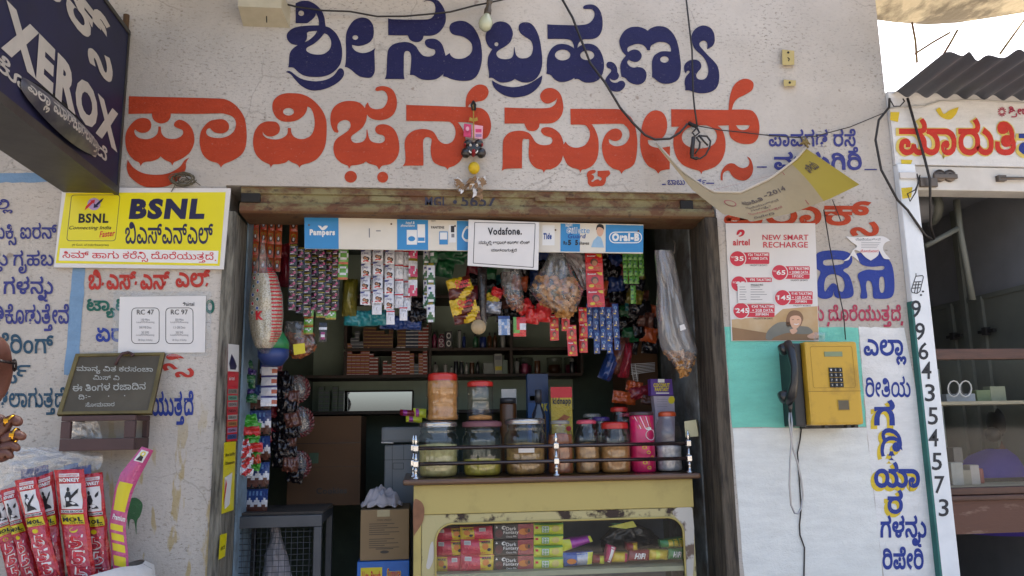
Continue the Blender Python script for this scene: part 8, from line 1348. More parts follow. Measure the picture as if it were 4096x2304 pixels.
# wire cage stand
t = thing('wire_cage', 'dark grey wire mesh cage stand with a slatted tray just inside the doorway', 'cage', P(*ZD(460, 1449), .3)); FR = pmat('cage_grey', '#4a4d52', .5, .4, 6, '#2e3034', metal=.3); a, b = P(*ZD(128, 1040), .3), P(*ZD(792, 1040), .3); dp = .42; zt4 = a.z + .01; zbot = .45
for nm_, lo, hi in (('top_rail', (a.x, .3, zt4 - .05), (b.x, .33, zt4)), ('leg', (a.x, .3, ZF), (a.x + .034, .33, zt4 - .051)), ('leg', (b.x - .034, .3, ZF), (b.x, .33, zt4 - .051)), ('leg', (a.x, .3 + dp, ZF), (a.x + .03, .33 + dp, zt4)), ('leg', (b.x - .03, .3 + dp, ZF), (b.x, .33 + dp, zt4)), ('side_rail', (a.x, .331, zt4 - .04), (a.x + .03, .3 + dp - .001, zt4)), ('side_rail', (b.x - .03, .331, zt4 - .04), (b.x, .3 + dp - .001, zt4))):
    mb = MB(); mb.box(lo, hi, FR, .003); mb.build(nm_, t)
mb = MB()
for k in range(1, 15): x = a.x + (b.x - a.x) * k / 15; mb.tube([(x, .315, ZF + .1), (x, .315, zt4 - .05)], .0013, FR, 4)
for k in range(14): z = zt4 - .07 - .024 * k; mb.tube([(a.x + .03, .315, z), (b.x - .03, .315, z)], .0013, FR, 4)
mb.build('mesh_front', t); mb = MB()
for k in range(14): y = .335 + (dp - .02) * k / 14; mb.box((a.x, y, zt4 + .001), (b.x, y + .018, zt4 + .012), pmat('tray_slat', '#3a332e', .6, .5, 8))
mb.build('slatted_tray', t)
tag(blob_film('white_bundle', [(2110, 1080, 1120), (2160, 1080, 1130), (2220, 1060, 1150), (2304, 1050, 1170), (2360, 1040, 1180)], .52, .07, CLT, seed=31), 'white cloth bundle inside the wire cage', 'bundle')
# things standing on the counter behind the jars
def perk(S_): S_.rect(0, 0, 1, .30, CRD('perk_navy', '#16335e')); S_.text('PERK', .34, .31, .95, .39, YELP, .05, .2); S_.rect(.1, .23, .6, .28, YELP)
carton('tall blue chocolate display box with yellow lettering behind the jars', 870, 78, 1004, 402, .60, CRD('perk_blue', '#1e4f8a'), .06, perk, zc_ + .001, px=ZC, name='display_box')
def kid(S_): S_.rect(0, 0, 1, .13, INKR); S_.text('kidnapp', .08, .13, .94, .23, BLK, .04); S_.poly([(.15, .42), (.6, .33), (.88, .36), (.4, .47)], SN['brown'], 1); S_.ell(.52, .72, .26, .13, SN['brown'], 1); S_.ell(.52, .72, .17, .08, OR_, 2); S_.ell(.8, .5, .12, .03, INKR, 2)
carton('yellow candy display box with a red top behind the ribbed jar', 1030, 166, 1166, 500, .50, wrapm('kid_yellow', '#b99f1c', .35), .06, kid, zc_ + .001, px=ZC, name='display_box')
bottle(P(*ZC(942, 390), .46).x, zc_ + .001, .46, .036, P(*ZC(942, 185), .46).z - zc_, pmat('smoke_bottle', '#2a2d38', .15, .2, coat=.5), CAPS, 'dark flask standing in front of the blue display box', 0)
bottle(P(*ZC(735, 390), .55).x, zc_ + .001, .55, .042, P(*ZC(735, 240), .55).z - zc_, PL[4], CAPS, 'brown squat tub with black cap behind the tall steel cap jar', 1)
t = thing('display_wafer_box', 'purple and white sweet box standing on the counter at the right end', 'carton', (P(*ZC(1780, 330), .36).x, .36, zc_)); mb = MB(); p = Panel(mb, [ZC(1700, 112), ZC(1846, 112), ZC(1856, 224), ZC(1706, 224)], .36, .05, CRD('sweet_purple', '#4f2f84')); p.T('COCONUT', *ZC(1720, 140), *ZC(1830, 168), YELP, .05); p.T('FANTASY', *ZC(1730, 170), *ZC(1825, 196), YELP, .05); p.R(*ZC(1750, 112), *ZC(1795, 136), INKW, 1); p.R(*ZC(1738, 204), *ZC(1826, 212), INKW, 1); mb.build('upper_box', t)
mb = MB(); p = Panel(mb, [ZC(1720, 228), ZC(1860, 228), ZC(1866, 330), ZC(1732, 330)], .36, .05, CRD('sweet_white', '#a39aa8')); p.G([ZC(*k) for k in ell(1842, 255, 22, 26)], YELP, 1); [p.S([ZC(1745, 250 + 16 * k), ZC(1815, 250 + 16 * k)], 1.5, INKG, 1) for k in range(4)]; mb.hexa([P(*ZC(1732, 331), .36), P(*ZC(1866, 331), .36), P(*ZC(1866, 560), .36), P(*ZC(1732, 560), .36)], [P(*k, .36) + Vector((0, .05, 0)) for k in (ZC(1732, 331), ZC(1866, 331), ZC(1866, 560), ZC(1732, 560))], CRD('sweet_white', '#a39aa8')); mb.build('lower_box', t)
t = thing('socket_box', 'square cream switch box on the inner side of the right door post', 'switch box', P(2770, 1700, .2)); mb = MB(); mb.hexa(pq([ZC(1930, 400), ZC(2010, 388), ZC(2026, 500), ZC(1938, 508)], .16), pq([ZC(1985, 398), ZC(2026, 388), ZC(2036, 500), ZC(1990, 506)], .30), CRM); mb.build('box', t)
for i, (x0, y0, x1, y1, m, lab) in enumerate(((0, 318, 110, 360, DRED, 'dark purple pouch on the pile left of the stacked jars'), (90, 308, 178, 370, MYG, 'lime pouch on the pile left of the stacked jars'), (40, 362, 150, 404, MYG, 'lower lime and purple pouch of the pile left of the jars'))): pack('candy_pouch', lab, 'pouch', zq4(x0, y0, x1, y1, 8), .56, .02, m, bandd((.2, .45, MAG)))
carton('white tilted card leaning behind the stacked jars', 690, 180, 790, 330, .68, PAPER, .004, None, zc_ + .02, px=ZC, name='display_card')
# ================================================================== GOODS HANGING IN THE DOORWAY
def sachet_mesh(w_, h, rows, pal, bulge=.006, draw=None):
    """one flat sachet hung by its top edge; rows of letters give the printed areas, sealed saw edges top and bottom"""
    mb = MB(); R = rows.split('/'); ny, nx = len(R), len(R[0])
    def fn(u, v):
        e = math.sin(math.pi * u) ** .6 * (math.sin(math.pi * min(1, max(0, (v - .06) / .88))) ** .5)
        return Vector(((u - .5) * w_, -bulge * e - .0008 * math.sin(40 * u * (v < .06 or v > .94)), -h * v))
    mb.grid(fn, nx, ny, lambda u, v: pal[R[min(ny - 1, int(v * ny + .01))][min(nx - 1, int(u * nx + .01))]]); mb.quad((-w_ / 2, .001, 0), (w_ / 2, .001, 0), (w_ / 2, .001, -h), (-w_ / 2, .001, -h), pal[R[0][0]])
    if draw: draw(Surf(mb, fn, step=.0007))
    return mb
def strips(cols, n, rows, pal, label, group, cat='sachet strip', Y=.3, hp_=None, name='sachet_strip', wf=.96, draw=None):
    """cols = [(x, width, y_top, sachet height, count, Y, word)] in photo pixels"""
    first = None; rng = random.Random(len(label))
    for x, w_, y, h, cnt, Y, word in cols:
        a = P(x, y, Y); s = (P(x + w_, y, Y) - a).length; hh = (a - P(x, y + h, Y)).length; t = thing(name, label % word, cat, a, group)
        mb = sachet_mesh(s * wf, hh, rows, pal, draw=draw); mb.v = [(p[0] + a.x, p[1] + a.y, p[2] + a.z) for p in mb.v]; o = mb.build('sachet', t)
        for k in range(1, cnt):
            c = o.copy(); COL.objects.link(c); c.location = (rng.uniform(-.0012, .0012), rng.uniform(-.004, .004), -hh * k); c.rotation_euler = (rng.uniform(-.12, .12), 0, rng.uniform(-.25, .25))
        t.rotation_euler = (0, rng.uniform(-.012, .012), rng.uniform(-.1, .1))
K = wrapm('sachet_black', '#191318', .22, .3); KP = wrapm('sachet_plum_sheen', '#8a3468', .2, .5); GD = wrapm('sachet_gold', '#8f8026', .3, .2); GRL = wrapm('sachet_green', '#5f9a3c', .32); W_ = wrapm('sachet_white', '#d2d3da', .3, .1); VI = wrapm('sachet_violet', '#3c3a78', .3); SK_ = wrapm('sachet_brown', '#5a3226', .35); RDS = wrapm('sachet_red', '#c42222', .28); ORS = wrapm('sachet_orange', '#b04e20', .28); PKS = wrapm('sachet_pink', '#c0305e', .3); DG = wrapm('sachet_deep_green', '#1c5c34', .3); NAV = wrapm('sachet_navy', '#1f3a78', .3); TL = wrapm('pouch_teal', '#23808a', .35); LB = wrapm('sachet_lightblue', '#5d7fae', .3)
pal = dict(k=K, p=KP, y=GD, g=GRL, w=W_, v=VI, b=SK_, r=RDS, o=ORS, i=PKS, d=DG, n=NAV, t=TL, l=LB, s=SIL, m=MY)
SKT = pmat('print_skin', '#a8785a', .4, .2)
def dr_black(S_): S_.rect(.1, .08, .9, .2, GD, 1, 4, 2); S_.text('CHIK', .15, .26, .7, .38, INKW, .02, .1, 1); S_.ell(.66, .58, .17, .14, KP, 1, 10); S_.ell(.68, .5, .07, .07, SKT, 2, 8); S_.ell(.35, .78, .26, .08, KP, 1, 10); S_.line([(.12, .9), (.6, .86)], .05, W_, 1)  # lower plum ellipse paints the pink sheen of the foil
def dr_white(S_): S_.poly([(.0, .07), (.5, .07), (.3, .2), (.0, .22)], VI, 1); S_.text('Clinic', .12, .26, .8, .38, VI, .02, .2, 1); S_.line([(.15, .45), (.7, .44)], .03, INKG, 1); S_.ell(.4, .66, .2, .13, SK_, 1, 10); S_.ell(.42, .68, .11, .08, SKT, 2, 9); S_.ell(.68, .72, .2, .14, K, 1, 10); S_.ell(.62, .74, .1, .08, SKT, 2, 9); S_.ell(.5, .9, .32, .07, RDS, 1, 10)
def dr_band(S_): S_.rect(0, .05, 1, .15, RDS, 1, 4, 2); S_.text('Dove', .2, .24, .8, .36, INKG, .0, .2, 1); S_.line([(.55, .5), (.45, .62), (.52, .75)], .035, INKG, 1)
def dr_tea(S_): S_.ell(.5, .36, .33, .16, GD, 1, 12); S_.ell(.5, .62, .28, .2, SK_, 1, 12); S_.ell(.52, .6, .12, .12, W_, 2, 10); S_.rect(.1, .86, .9, .93, RDS, 1, 3, 1)
def dr_face(S_): S_.poly([(.62, .08), (.95, .08), (.95, .26), (.75, .24)], MY, 1); S_.text('Boomer', .1, .12, .6, .22, INKW, .05, .1, 1); S_.ell(.5, .52, .22, .2, SK_, 1, 14); S_.ell(.52, .58, .15, .15, SKT, 2, 12); S_.ell(.3, .82, .16, .08, MY, 1, 10); S_.ell(.68, .84, .2, .08, ORS, 1, 10)
def dr_blue(S_): S_.ell(.5, .35, .3, .14, LB, 1, 12); S_.text('5', .4, .55, .6, .75, INKW, .03, 0, 1); S_.ell(.35, .86, .2, .05, MY, 1, 8)
O9 = ['first', 'second', 'third', 'fourth', 'fifth', 'sixth', 'seventh']
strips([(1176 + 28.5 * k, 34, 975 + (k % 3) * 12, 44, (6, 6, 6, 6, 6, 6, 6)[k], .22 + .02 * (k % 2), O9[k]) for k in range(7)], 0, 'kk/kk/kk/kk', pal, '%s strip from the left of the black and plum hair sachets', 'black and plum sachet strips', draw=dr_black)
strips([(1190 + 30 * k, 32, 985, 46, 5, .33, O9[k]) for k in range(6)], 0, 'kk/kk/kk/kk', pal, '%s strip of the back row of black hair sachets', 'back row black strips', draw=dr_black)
strips([(1480 + 38 * k, 38, 995, 56, 4, .33, O9[k]) for k in range(5)], 0, 'wwww/wwww/wwww/wwww', pal, '%s strip of the back row of white shampoo sachets', 'back row white strips', draw=dr_white)
strips([(1375, 40, 995, 62, 2, .2, 'wide green')], 0, 'gggggg/gwwwwg/wggggw/wggggw/gwwwwg/gggggg/oooooo', pal, '%s soap strip beside the black hair sachets', 'soap strips')
strips([(1236, 40, 1235, 34, 3, .24, 'leftmost'), (1284, 38, 1240, 30, 1, .24, 'middle'), (1324, 44, 1238, 40, 1, .24, 'rightmost')], 0, 'oooooo/gggggg/gwwgwg/gggwgg/gggggg/yyyyyy', pal, '%s green sachet strip below the black hair sachets', 'green sachet strips')
strips([(1292, 33, 1290, 78, 1, .26, 'single')], 0, 'kkkk/kkkk/wwww/kkkk/kppk/kwwk/kppk/kkkk', pal, '%s black shampoo sachet with white lettering hanging lowest', 'black shampoo')
strips([(1464, 40, 996, 55, 4, .22, 'leftmost'), (1512, 42, 990, 55, 4, .22, 'second'), (1560, 38, 996, 60, 4, .22, 'third')], 0, 'wwww/wwww/wwww/wwww', pal, '%s white shampoo strip with a couple picture', 'white shampoo strips', draw=dr_white)
strips([(1596, 36, 998, 58, 4, .24, 'first'), (1545, 24, 998, 55, 4, .27, 'narrow second'), (1498, 22, 998, 55, 4, .27, 'narrow third'), (1626, 30, 1000, 60, 4, .25, 'fourth')], 0, 'wwww/wwww/wwww/wwww', pal, '%s silvery strip with a thin red band', 'silver red band strips', draw=dr_band)
strips([(1562, 34, 1240, 58, 1, .21, 'left'), (1614, 32, 1226, 56, 1, .21, 'right'), (1508, 40, 1200, 58, 1, .23, 'far left')], 0, 'wwww/wwww/wwww/wwww', pal, '%s loose white sachet ending below the white strips', 'loose white sachets', draw=dr_band)
strips([(1653, 37, 960, 74, 3, .22, 'pink and white')], 0, 'yyyyyy/wwwwww/wwwwww/wiiiww/iiiiwi/iiiwii/wiiiii', pal, '%s hair care strip left of the mint strip', 'pink strips')
strips([(1724, 33, 1052, 78, 3, .2, 'tall mint green and white'), (1706, 26, 992, 60, 4, .26, 'half hidden mint green')], 0, 'dyyyyd/wwwwww/wvvwww/wwwwww/wwddww/wddddw/dddddd/dwwwwd', pal, '%s toothpaste sachet strip', 'mint strips')
strips([(1735, 30, 985, 66, 1, .22, 'short')], 0, 'dddd/dddd/wwdd/dddd/dddd', pal, '%s dark green sachet at the top of the mint strip', 'dark green sachet')
strips([(1025 + 31 * k, 28, (858, 865, 868, 870)[k], 54, (6, 8, 8, 4)[k], .34, ('leftmost', 'second', 'third', 'rightmost')[k]) for k in range(4)] + [(1175, 34, 870, 56, 2, .34, 'farther right')], 0, 'oooo/oooo/oooo/oooo', pal, '%s orange tea sachet strip in the dark behind the puffed rice bag', 'orange tea strips', draw=dr_tea)
strips([(2374, 70, 1012, 72, 3, .2, 'bright red')], 0, 'rrrr/rrrr/rrrr/rrrr/rrrr', pal, '%s snack strip of three packs with a face print', 'red strips', draw=dr_face)
strips([(2216, 36, 1258, 52, 2, .26, 'left'), (2262, 34, 1262, 62, 1, .24, 'short middle'), (2285, 40, 1300, 62, 2, .24, 'lowest'), (2330, 34, 1230, 60, 3, .27, 'right')], 0, 'rrrr/rrrr/rrrr/rrrr', pal, '%s red snack strip under the big clear snack bag', 'red snack strips', draw=dr_face)
strips([(2356 + 26 * k, 25, 1215 + 14 * (k % 2), 46, 4 - (k == 0), .3, O9[k]) for k in range(5)], 0, 'nnnn/nnnn/nnnn/nnnn', pal, '%s dark blue sachet strip right of the red strips', 'dark blue strips', draw=dr_blue)
strips([(2500 + 21 * k, 21, 1010, 31, (4, 4, 4, 3)[k], .3, O9[k]) for k in range(4)] + [(2532, 22, 1142, 36, 2, .3, 'trailing')], 0, 'gdgg/gggg/ddgg/gggd/gggg', pal, '%s green candy strip right of the red strip', 'green candy strips')
strips([(2016, 48, 1264, 76, 1, .22, 'silver')], 0, 'nnnn/slls/ssls/slss/slls/slls', pal, '%s and blue sachet hanging low at the centre', 'silver sachet')
strips([(2078, 52, 1268, 78, 1, .23, 'red and white')], 0, 'grrr/grrr/grww/grww/ggrr/rrrr', pal, '%s pouch with green edge hanging low at the centre', 'red pouch')
# bags of chips, strings of packs and pouches
def bunch(name, label, cat, spots, mats, Y, group=None, part='packet', seed=1):
    """cluster of crumpled packs on one string"""
    c = spots[0]; t = thing(name, label, cat, P(c[0], c[1], Y), group); rng = random.Random(seed)
    for k, (x, y, w_, h, an) in enumerate(spots):
        m = mats[k % len(mats)]; ca, sa_ = math.cos(rad(an)), math.sin(rad(an)); f = lambda dx, dy: P(x + dx * ca - dy * sa_, y + dx * sa_ + dy * ca, Y - .012 * (k % 3))
        q_ = [f(-w_ / 2, -h / 2), f(w_ / 2, -h / 2), f(w_ / 2, h / 2), f(-w_ / 2, h / 2)]; b0 = bil(*q_, .028 * h / 80); s0 = rng.random() * 9
        mb = MB(); mb.grid(lambda u, v: b0(u, v) + Vector((.003 * noise.noise((u * 5, v * 4, s0 + 5)), .016 * noise.noise((u * 4, v * 4, s0)), .006 * noise.noise((u * 7, s0, v * 3)))), 14, 10, (lambda u, v, m=m: m[0] if (u + .35 * v) % 1 < .62 else m[1]) if isinstance(m, tuple) else m); mb.grid(lambda u, v: b0(1 - u, v) + Vector((0, .03, 0)), 4, 4, m[0] if isinstance(m, tuple) else m); mb.build(part, t)
    return t
CYEL = wrapm('chips_yellow', '#c9a81c', .28); CHIP_BROWN = wrapm('chips_brown', '#5a2014', .3); 
t = bunch('snack_bunch', 'bunch of four yellow and brown chocolate snack packs at the centre', 'snack packs', [(1838, 1140, 96, 62, -14), (1846, 1172, 100, 46, -6), (1855, 1222, 104, 64, -14), (1868, 1262, 106, 58, -8)], [(CYEL, CHIP_BROWN), (CHIP_BROWN, CYEL)], .2, seed=2)
mb = MB()
for x, y in ((1845, 1135), (1856, 1215)): mb.pxt('Choco', x - 26, y - 12, x + 30, y + 6, .155, INKR, .03, -12); mb.pxt('Flakes', x - 20, y + 6, x + 36, y + 20, .155, INKR, .03, -12)
mb.build('lettering', t)
for nm, lab, spots, mats, Y, sd_ in (('chip_string', 'string of purple and dark green crisp packs high on the left inside the door', [(976 + 8 * (k % 2), 1462 + 26 * k, 60 + 10 * (k % 3), 34, (-10, 14, 4)[k % 3]) for k in range(6)], [DG, wrapm('chips_purple', '#3a2468', .28), DG], .36, 3), ('chip_string', 'string of bright green crisp packs with red tops on the left', [(985 + 10 * (k % 2), 1680 + 22 * k, 78 + 12 * (k % 3), 36, (-12, 10, 0)[k % 3]) for k in range(6)], [wrapm('chips_green', '#3f9a24', .28), wrapm('chips_green', '#3f9a24', .28), RDS], .34, 4), ('chip_string', 'string of white and red crisp packs next to the yellow sticker', [(970 + 6 * (k % 2), 1772 + 23 * k, 56 + 8 * (k % 2), 30, (-6, 8)[k % 2]) for k in range(6)], [(W_, RDS)], .3, 5), ('chip_string', 'orange and green crisp packs behind the white and red string', [(1012, 1790 + 24 * k, 50, 38, (-8, 12)[k % 2]) for k in range(4)], [wrapm('chips_orange', '#b8421c', .28), wrapm('chips_green', '#3f9a24', .28)], .37, 6)): bunch(nm, lab, 'crisp packs', spots, mats, Y, 'strings of crisp packs at the door', seed=sd_)
BPL = wrapm('pouch_blue', '#23508f', .22); DKB = wrapm('pouch_umber', '#2a1a1a', .25)
strips([(1040, 100, 1540, 102, 5, .42, 'tall column of'), (1075, 70, 1420, 110, 1, .4, 'single')], 0, 'nnnnnnnnnnnn/nnlnlnlnlnnn/nnlnlnlnlnnn/nnnnnnnnnnnn/nnwnnnwnnnwn/nwwwnwwwnwww/wwwwwwwwwwww/wbbwwbbwwbbw/bbbbbbbbbbbb/bbbbbbbbbbbb/kbbkbbbkbbbk/kkkkkkkkkkkk', pal, '%s blue and brown pouches hanging left of the carton', 'blue pouches', 'pouch strip', name='pouch_strip')
strips([(1078, 66, 1460, 41, 4, .36, 'white card strip with')], 0, 'vvvvvv/wwwwww/wwwwoo/wwwwoo/wwwwww', pal, '%s blue heads left of the scrubber coils', 'card strip', 'card strip', name='card_strip')
for k, (x, y, r1, r2) in enumerate(((1190, 1556, 36, 24), (1202, 1688, 40, 22), (1194, 1860, 36, 22))):
    c = P(x, y, .62); s_ = .00123; mb = MB(); rng = random.Random(k); t = thing('scrubber_roll', ('topmost', 'middle', 'lowest')[k] + ' red and white braided roll in a clear bag beside the carton', 'roll', c, 'braided rolls on a string')
    for j in range(26):
        a = 6.283 * j / 26
        for i in range(3): a2 = a + .12 * (i % 2); rr = (r1 - 9 + 9 * i) * s_; p0 = c + Vector((rr * math.cos(a2), -.02 + .016 * (i - 1) ** 2, rr * 1.12 * math.sin(a2))); d_ = Vector((math.cos(a2 + .9), -.2, math.sin(a2 + .9))) * .011; mb.tube([p0 - d_, p0, p0 + d_], [.003, .007, .003], (wrapm('braid_red', '#6d1a20', .6), wrapm('braid_pale', '#7d5f5c', .6))[(j + i) % 3 == 0], 6)
    mb.build('braid', t); mb = MB(); mb.lathe([(r1 * s_ * .45, 0), (r1 * s_ * .5, .02)], CRD('roll_core', '#6a5a55'), c, 16, Matrix.Rotation(rad(90), 3, 'X')); mb.build('core', t); o = blob_film('film_bag', [(y - r1 * 1.5, x - 16, x + 16), (y - r1 * 1.1, x - 26, x + 28), (y, x - r1 * 1.2, x + r1 * 1.2), (y + r1 * .9, x - r1, x + r1), (y + r1 * 1.3, x - 14, x + 14)], .62, .045, FILM_G, 14, 12, 40 + k, t)
# puffed rice bag
t = thing('puffed_rice_bag', 'long clear bag of puffed rice with red stripes, tied at the top', 'bag', P(1050, 955, .14))
ol = [(955, 1050, 1054), (1010, 1038, 1066), (1060, 1018, 1088), (1105, 1008, 1110), (1180, 998, 1130), (1260, 994, 1134), (1330, 1002, 1128), (1380, 1016, 1108), (1414, 1044, 1088)]
def bagfn(k_):
    def fn(u, v):
        k = v * (len(ol) - 1); i = min(int(k), len(ol) - 2); f_ = k - i; y, xl, xr_ = [ol[i][j] + (ol[i + 1][j] - ol[i][j]) * f_ for j in range(3)]; c_ = math.sin(math.pi * u) ** .6
        return P(xl + (xr_ - xl) * u, y, .16 - k_ * .075 * c_ * min(1, (xr_ - xl) / 110) + .006 * noise.noise((u * 6, v * 9, 2)))
    return fn
RICE = pmat('puffed_rice', '#dcd2b8', .8, .9, 160, '#a89a78', .9, 130, .008, thr=(.45, .6)); mb = MB(); b1 = bagfn(.92)
mb.grid(lambda u, v: b1(u, .34 + .58 * v), 20, 30, RICE); mb.build('puffed_rice', t); mb = MB(); b2 = bagfn(1.0); mb.grid(b2, 26, 40, FILM); mb.grid(lambda u, v: P(0, 0, 0) * 0 + bagfn(-.6)(1 - u, v), 14, 20, FILM); mb.build('film', t)
mb = MB(); S_ = Surf(mb, bagfn(1.03), step=.0005)
for k in range(24): S_.rect(.66, .28 + .024 * k, .98, .290 + .024 * k, INKR, 1, 5, 1)
for k in range(11): S_.ell(.10 + .14 * (k % 2), .33 + .028 * k, .045, .013, INKW, 1); S_.ell(.10 + .14 * (k % 2), .33 + .028 * k, .032, .010, (CRD('dot_blue', '#2b4f9a'), CRD('dot_teal', '#1e5f63'), INKR)[k % 3], 2)
S_.text('K', .2, .60, .42, .66, INKR, .06); mb.build('print', t)
c = P(1094, 1398, .2); mb = MB(); mb.lathe([(.001, -.078), (.04, -.07), (.066, -.035), (.068, 0)], CRD('ball_blue', '#263a70'), c, 18); mb.lathe([(.068, .001), (.066, .03), (.045, .07), (.02, .1), (.001, .105)], CRD('ball_green', '#2c7a48'), c, 18); tag(mb.build('ball_bag'), 'green and blue ball bag hanging under the puffed rice', 'ball')
# clear bags of fried snacks
def snackbag(label, rows, cy0, sn, Y, depth, n, sz, seed, film=None, name='snack_bag'):
    t = thing(name, label, 'bag', P(rows[0][1], rows[0][0], Y)); rng = random.Random(seed); mb = MB(); rr = [r_ for r_ in rows if r_[0] >= cy0]
    for k in range(n):
        i = rng.randrange(len(rr) - 1); f_ = rng.random(); y, xl, xr_ = [rr[i][j] + (rr[i + 1][j] - rr[i][j]) * f_ for j in range(3)]; u = rng.uniform(.06, .94); c_ = P(xl + (xr_ - xl) * u, y, Y - depth * .72 * math.sin(math.pi * u) * rng.random())
        R3 = Matrix.Rotation(rng.uniform(0, 6), 3, 'X') @ Matrix.Rotation(rng.uniform(0, 6), 3, 'Z'); q_ = [R3 @ Vector((sz * math.cos(j * .9), sz * .7 * math.sin(j * .9), sz * .4 * math.cos(j * 1.8))) + c_ for j in range(7)]; mb.add([c_] + q_, [(0, j, j % 7 + 1) for j in range(1, 8)], SN[sn], True)
    mb.build('snacks', t); o = blob_film('film', rows, Y, depth, film or FILM, 24, 22, seed, t); return t
snackbag('big clear bag of golden fried snacks hanging right of the centre', [(1012, 2196, 2262), (1060, 2176, 2280), (1110, 2140, 2300), (1160, 2118, 2332), (1205, 2150, 2322), (1245, 2210, 2300), (1262, 2235, 2285)], 1095, 'tan', .16, .08, 230, .016, 51)
snackbag('small clear bag with orange snacks left of the big snack bag', [(1075, 2008, 2078), (1130, 2004, 2086), (1180, 2014, 2096), (1215, 2028, 2098), (1245, 2055, 2090)], 1140, 'brown', .2, .05, 120, .007, 52)
snackbag('pinkish clear bag hung behind the big snack bag', [(1012, 2240, 2368), (1060, 2280, 2376), (1120, 2310, 2382), (1160, 2330, 2370)], 1040, 'brown', .26, .05, 60, .012, 53, filmmat('pink_film', (.8, .55, .56), .5, .3))
snackbag('brown snack pouches in a clear bag below the puffed rice bag', [(1285, 1140, 1240), (1330, 1138, 1252), (1375, 1146, 1270), (1410, 1160, 1250), (1424, 1170, 1210)], 1290, 'brown', .3, .06, 120, .017, 54)
mb = MB(); mb.quad(*[P(x, y, .22) for x, y in ((1176, 1420), (1222, 1412), (1218, 1372), (1172, 1378))], YELP); tag(mb.build('price_tag'), 'bright yellow label on the brown snack pouches', 'label')
snackbag('long grey clear bag with orange noodles at its bottom, on the right door post', [(1000, 2618, 2690), (1060, 2622, 2704), (1150, 2628, 2722), (1250, 2624, 2742), (1340, 2632, 2768), (1405, 2646, 2792), (1450, 2690, 2778), (1508, 2722, 2748)], 1395, 'tan', .13, .06, 170, .012, 55, FILM_G)
mb = MB(); mb.tube([P(2694, 962, .13), P(2700, 975, .12), P(2698, 1010, .11), P(2688, 1020, .11), P(2682, 1000, .11)], .003, BRS, 6); tag(mb.build('bag_hook'), 'wire hook holding the long grey bag', 'hook')
mb = MB(); mb.px([(2718, 1302), (2736, 1296), (2744, 1316), (2722, 1324)], .055, PAPER); tag(mb.build('price_sticker'), 'small square white sticker on the long grey bag', 'sticker')
t = thing('dark_pouch_strip', 'narrow dark pouch hanging at the centre with a round cream disc at its end', 'pouch', P(1925, 1060, .22)); mb = MB(); mb.grid(bil(P(1910, 1070, .22), P(1948, 1070, .22), P(1946, 1300, .22), P(1912, 1290, .22), .02), 8, 14, wrapm('dark_poly', '#2a2424', .25)); mb.build('pouch', t); mb = MB(); mb.lathe([(.001, 0), (.034, 0), (.034, .006), (.001, .006)], CRD('cream_disc', '#a5906e'), P(1914, 1308, .185), 22, Matrix.Rotation(rad(90), 3, 'X')); mb.build('disc', t)
for k, (lab, spots, m, Y) in enumerate((('teal pouches hanging behind the white shampoo strips', [(1412, 1270, 70, 60, 3), (1470, 1272, 80, 58, -3), (1515, 1268, 60, 60, 2)], [TL], .34), ('dark blue pouches hanging behind the loose white sachets', [(1560, 1288, 80, 50, 2), (1610, 1290, 70, 48, -3), (1655, 1294, 60, 44, 3)], [NAV], .36), ('olive pouches behind the wide green soap strip', [(1398, 1190, 58, 150, 2)], [wrapm('pouch_olive', '#6d651c', .3)], .32), ('black pouches hanging behind the pink strip', [(1672, 1215, 60, 50, 3), (1690, 1260, 62, 44, -4), (1660, 1262, 50, 50, 2)], [K], .34), ('red curled packs beside the small orange snack bag', [(2100, 1226, 62, 50, -32), (2130, 1262, 56, 60, 8), (2176, 1250, 58, 70, 4)], [RDS], .25), ('green pouches hung high behind the white notice', [(1800, 1020, 120, 60, 4), (1860, 1010, 110, 50, -6), (1780, 1075, 70, 60, 10)], [DG], .4), ('silvery lemon packs hanging left of the small orange bag', [(1968, 1190, 56, 40, -8), (1975, 1228, 60, 44, 6), (1988, 1170, 44, 36, 20)], [MY, SIL, RDS], .26), ('dark brown pouches hung in the corner under the blue strips', [(2470, 1420, 60, 150, 14), (2440, 1460, 50, 120, 22), (2505, 1440, 40, 140, 8)], [SK_, NAV, DRED], .5), ('orange and red pouches heaped behind the purple sweet box', [(2500, 1590, 90, 50, 8), (2560, 1570, 80, 50, -10), (2600, 1600, 60, 40, 5), (2540, 1545, 60, 40, 12)], [ORS, DRED, SK_], .55), ('maroon pouches in the dark top left behind the orange tea strips', [(1150, 1080, 70, 130, 3), (1135, 1010, 50, 70, -4)], [DRED], .42))): bunch('pouch_bunch', lab, 'pouches', spots, m, Y, seed=60 + k)
rng = random.Random(5); CN = (('plum', DRED), ('dark teal', TL), ('black', K), ('olive', MATS['wrap_pouch_olive']), ('brown', SK_), ('navy', NAV), ('dull green', DG), ('rust', ORS))
for k in range(30):
    x, y, cn = ((1890 + 38 * k, 1000 + 130 * rng.random(), CN[k * 3 % 8]) if k < 18 else (1105 + 30 * (k % 3), 1470 + 60 * (k - 18), CN[k % 3 * 2]) if k < 24 else (2440 + 34 * (k - 24), 1130 + 60 * (k % 3), CN[(k * 3) % 8]))
    bunch('pouch_bunch', cn[0] + ' pouches hung deep in the shop, ' + ('behind the yellow snack packs', 'behind the small orange bag', 'behind the clear snack bags', 'behind the red snack strip', 'behind the blue strips', 'beside the braided rolls', 'near the green candy')[min(4, k // 4) if k < 18 else 5 if k < 24 else 6] + (', upper' if k % 2 else ', lower') + (' left' if k % 4 < 2 else ' right'), 'pouches', [(x + rng.uniform(-16, 16), y + 44 * j, 62, 60, rng.uniform(-14, 14)) for j in range(4)], [cn[1], K], (.45 if k < 24 else .62) + .12 * rng.random(), 'pouches hung deep in the shop', seed=k)
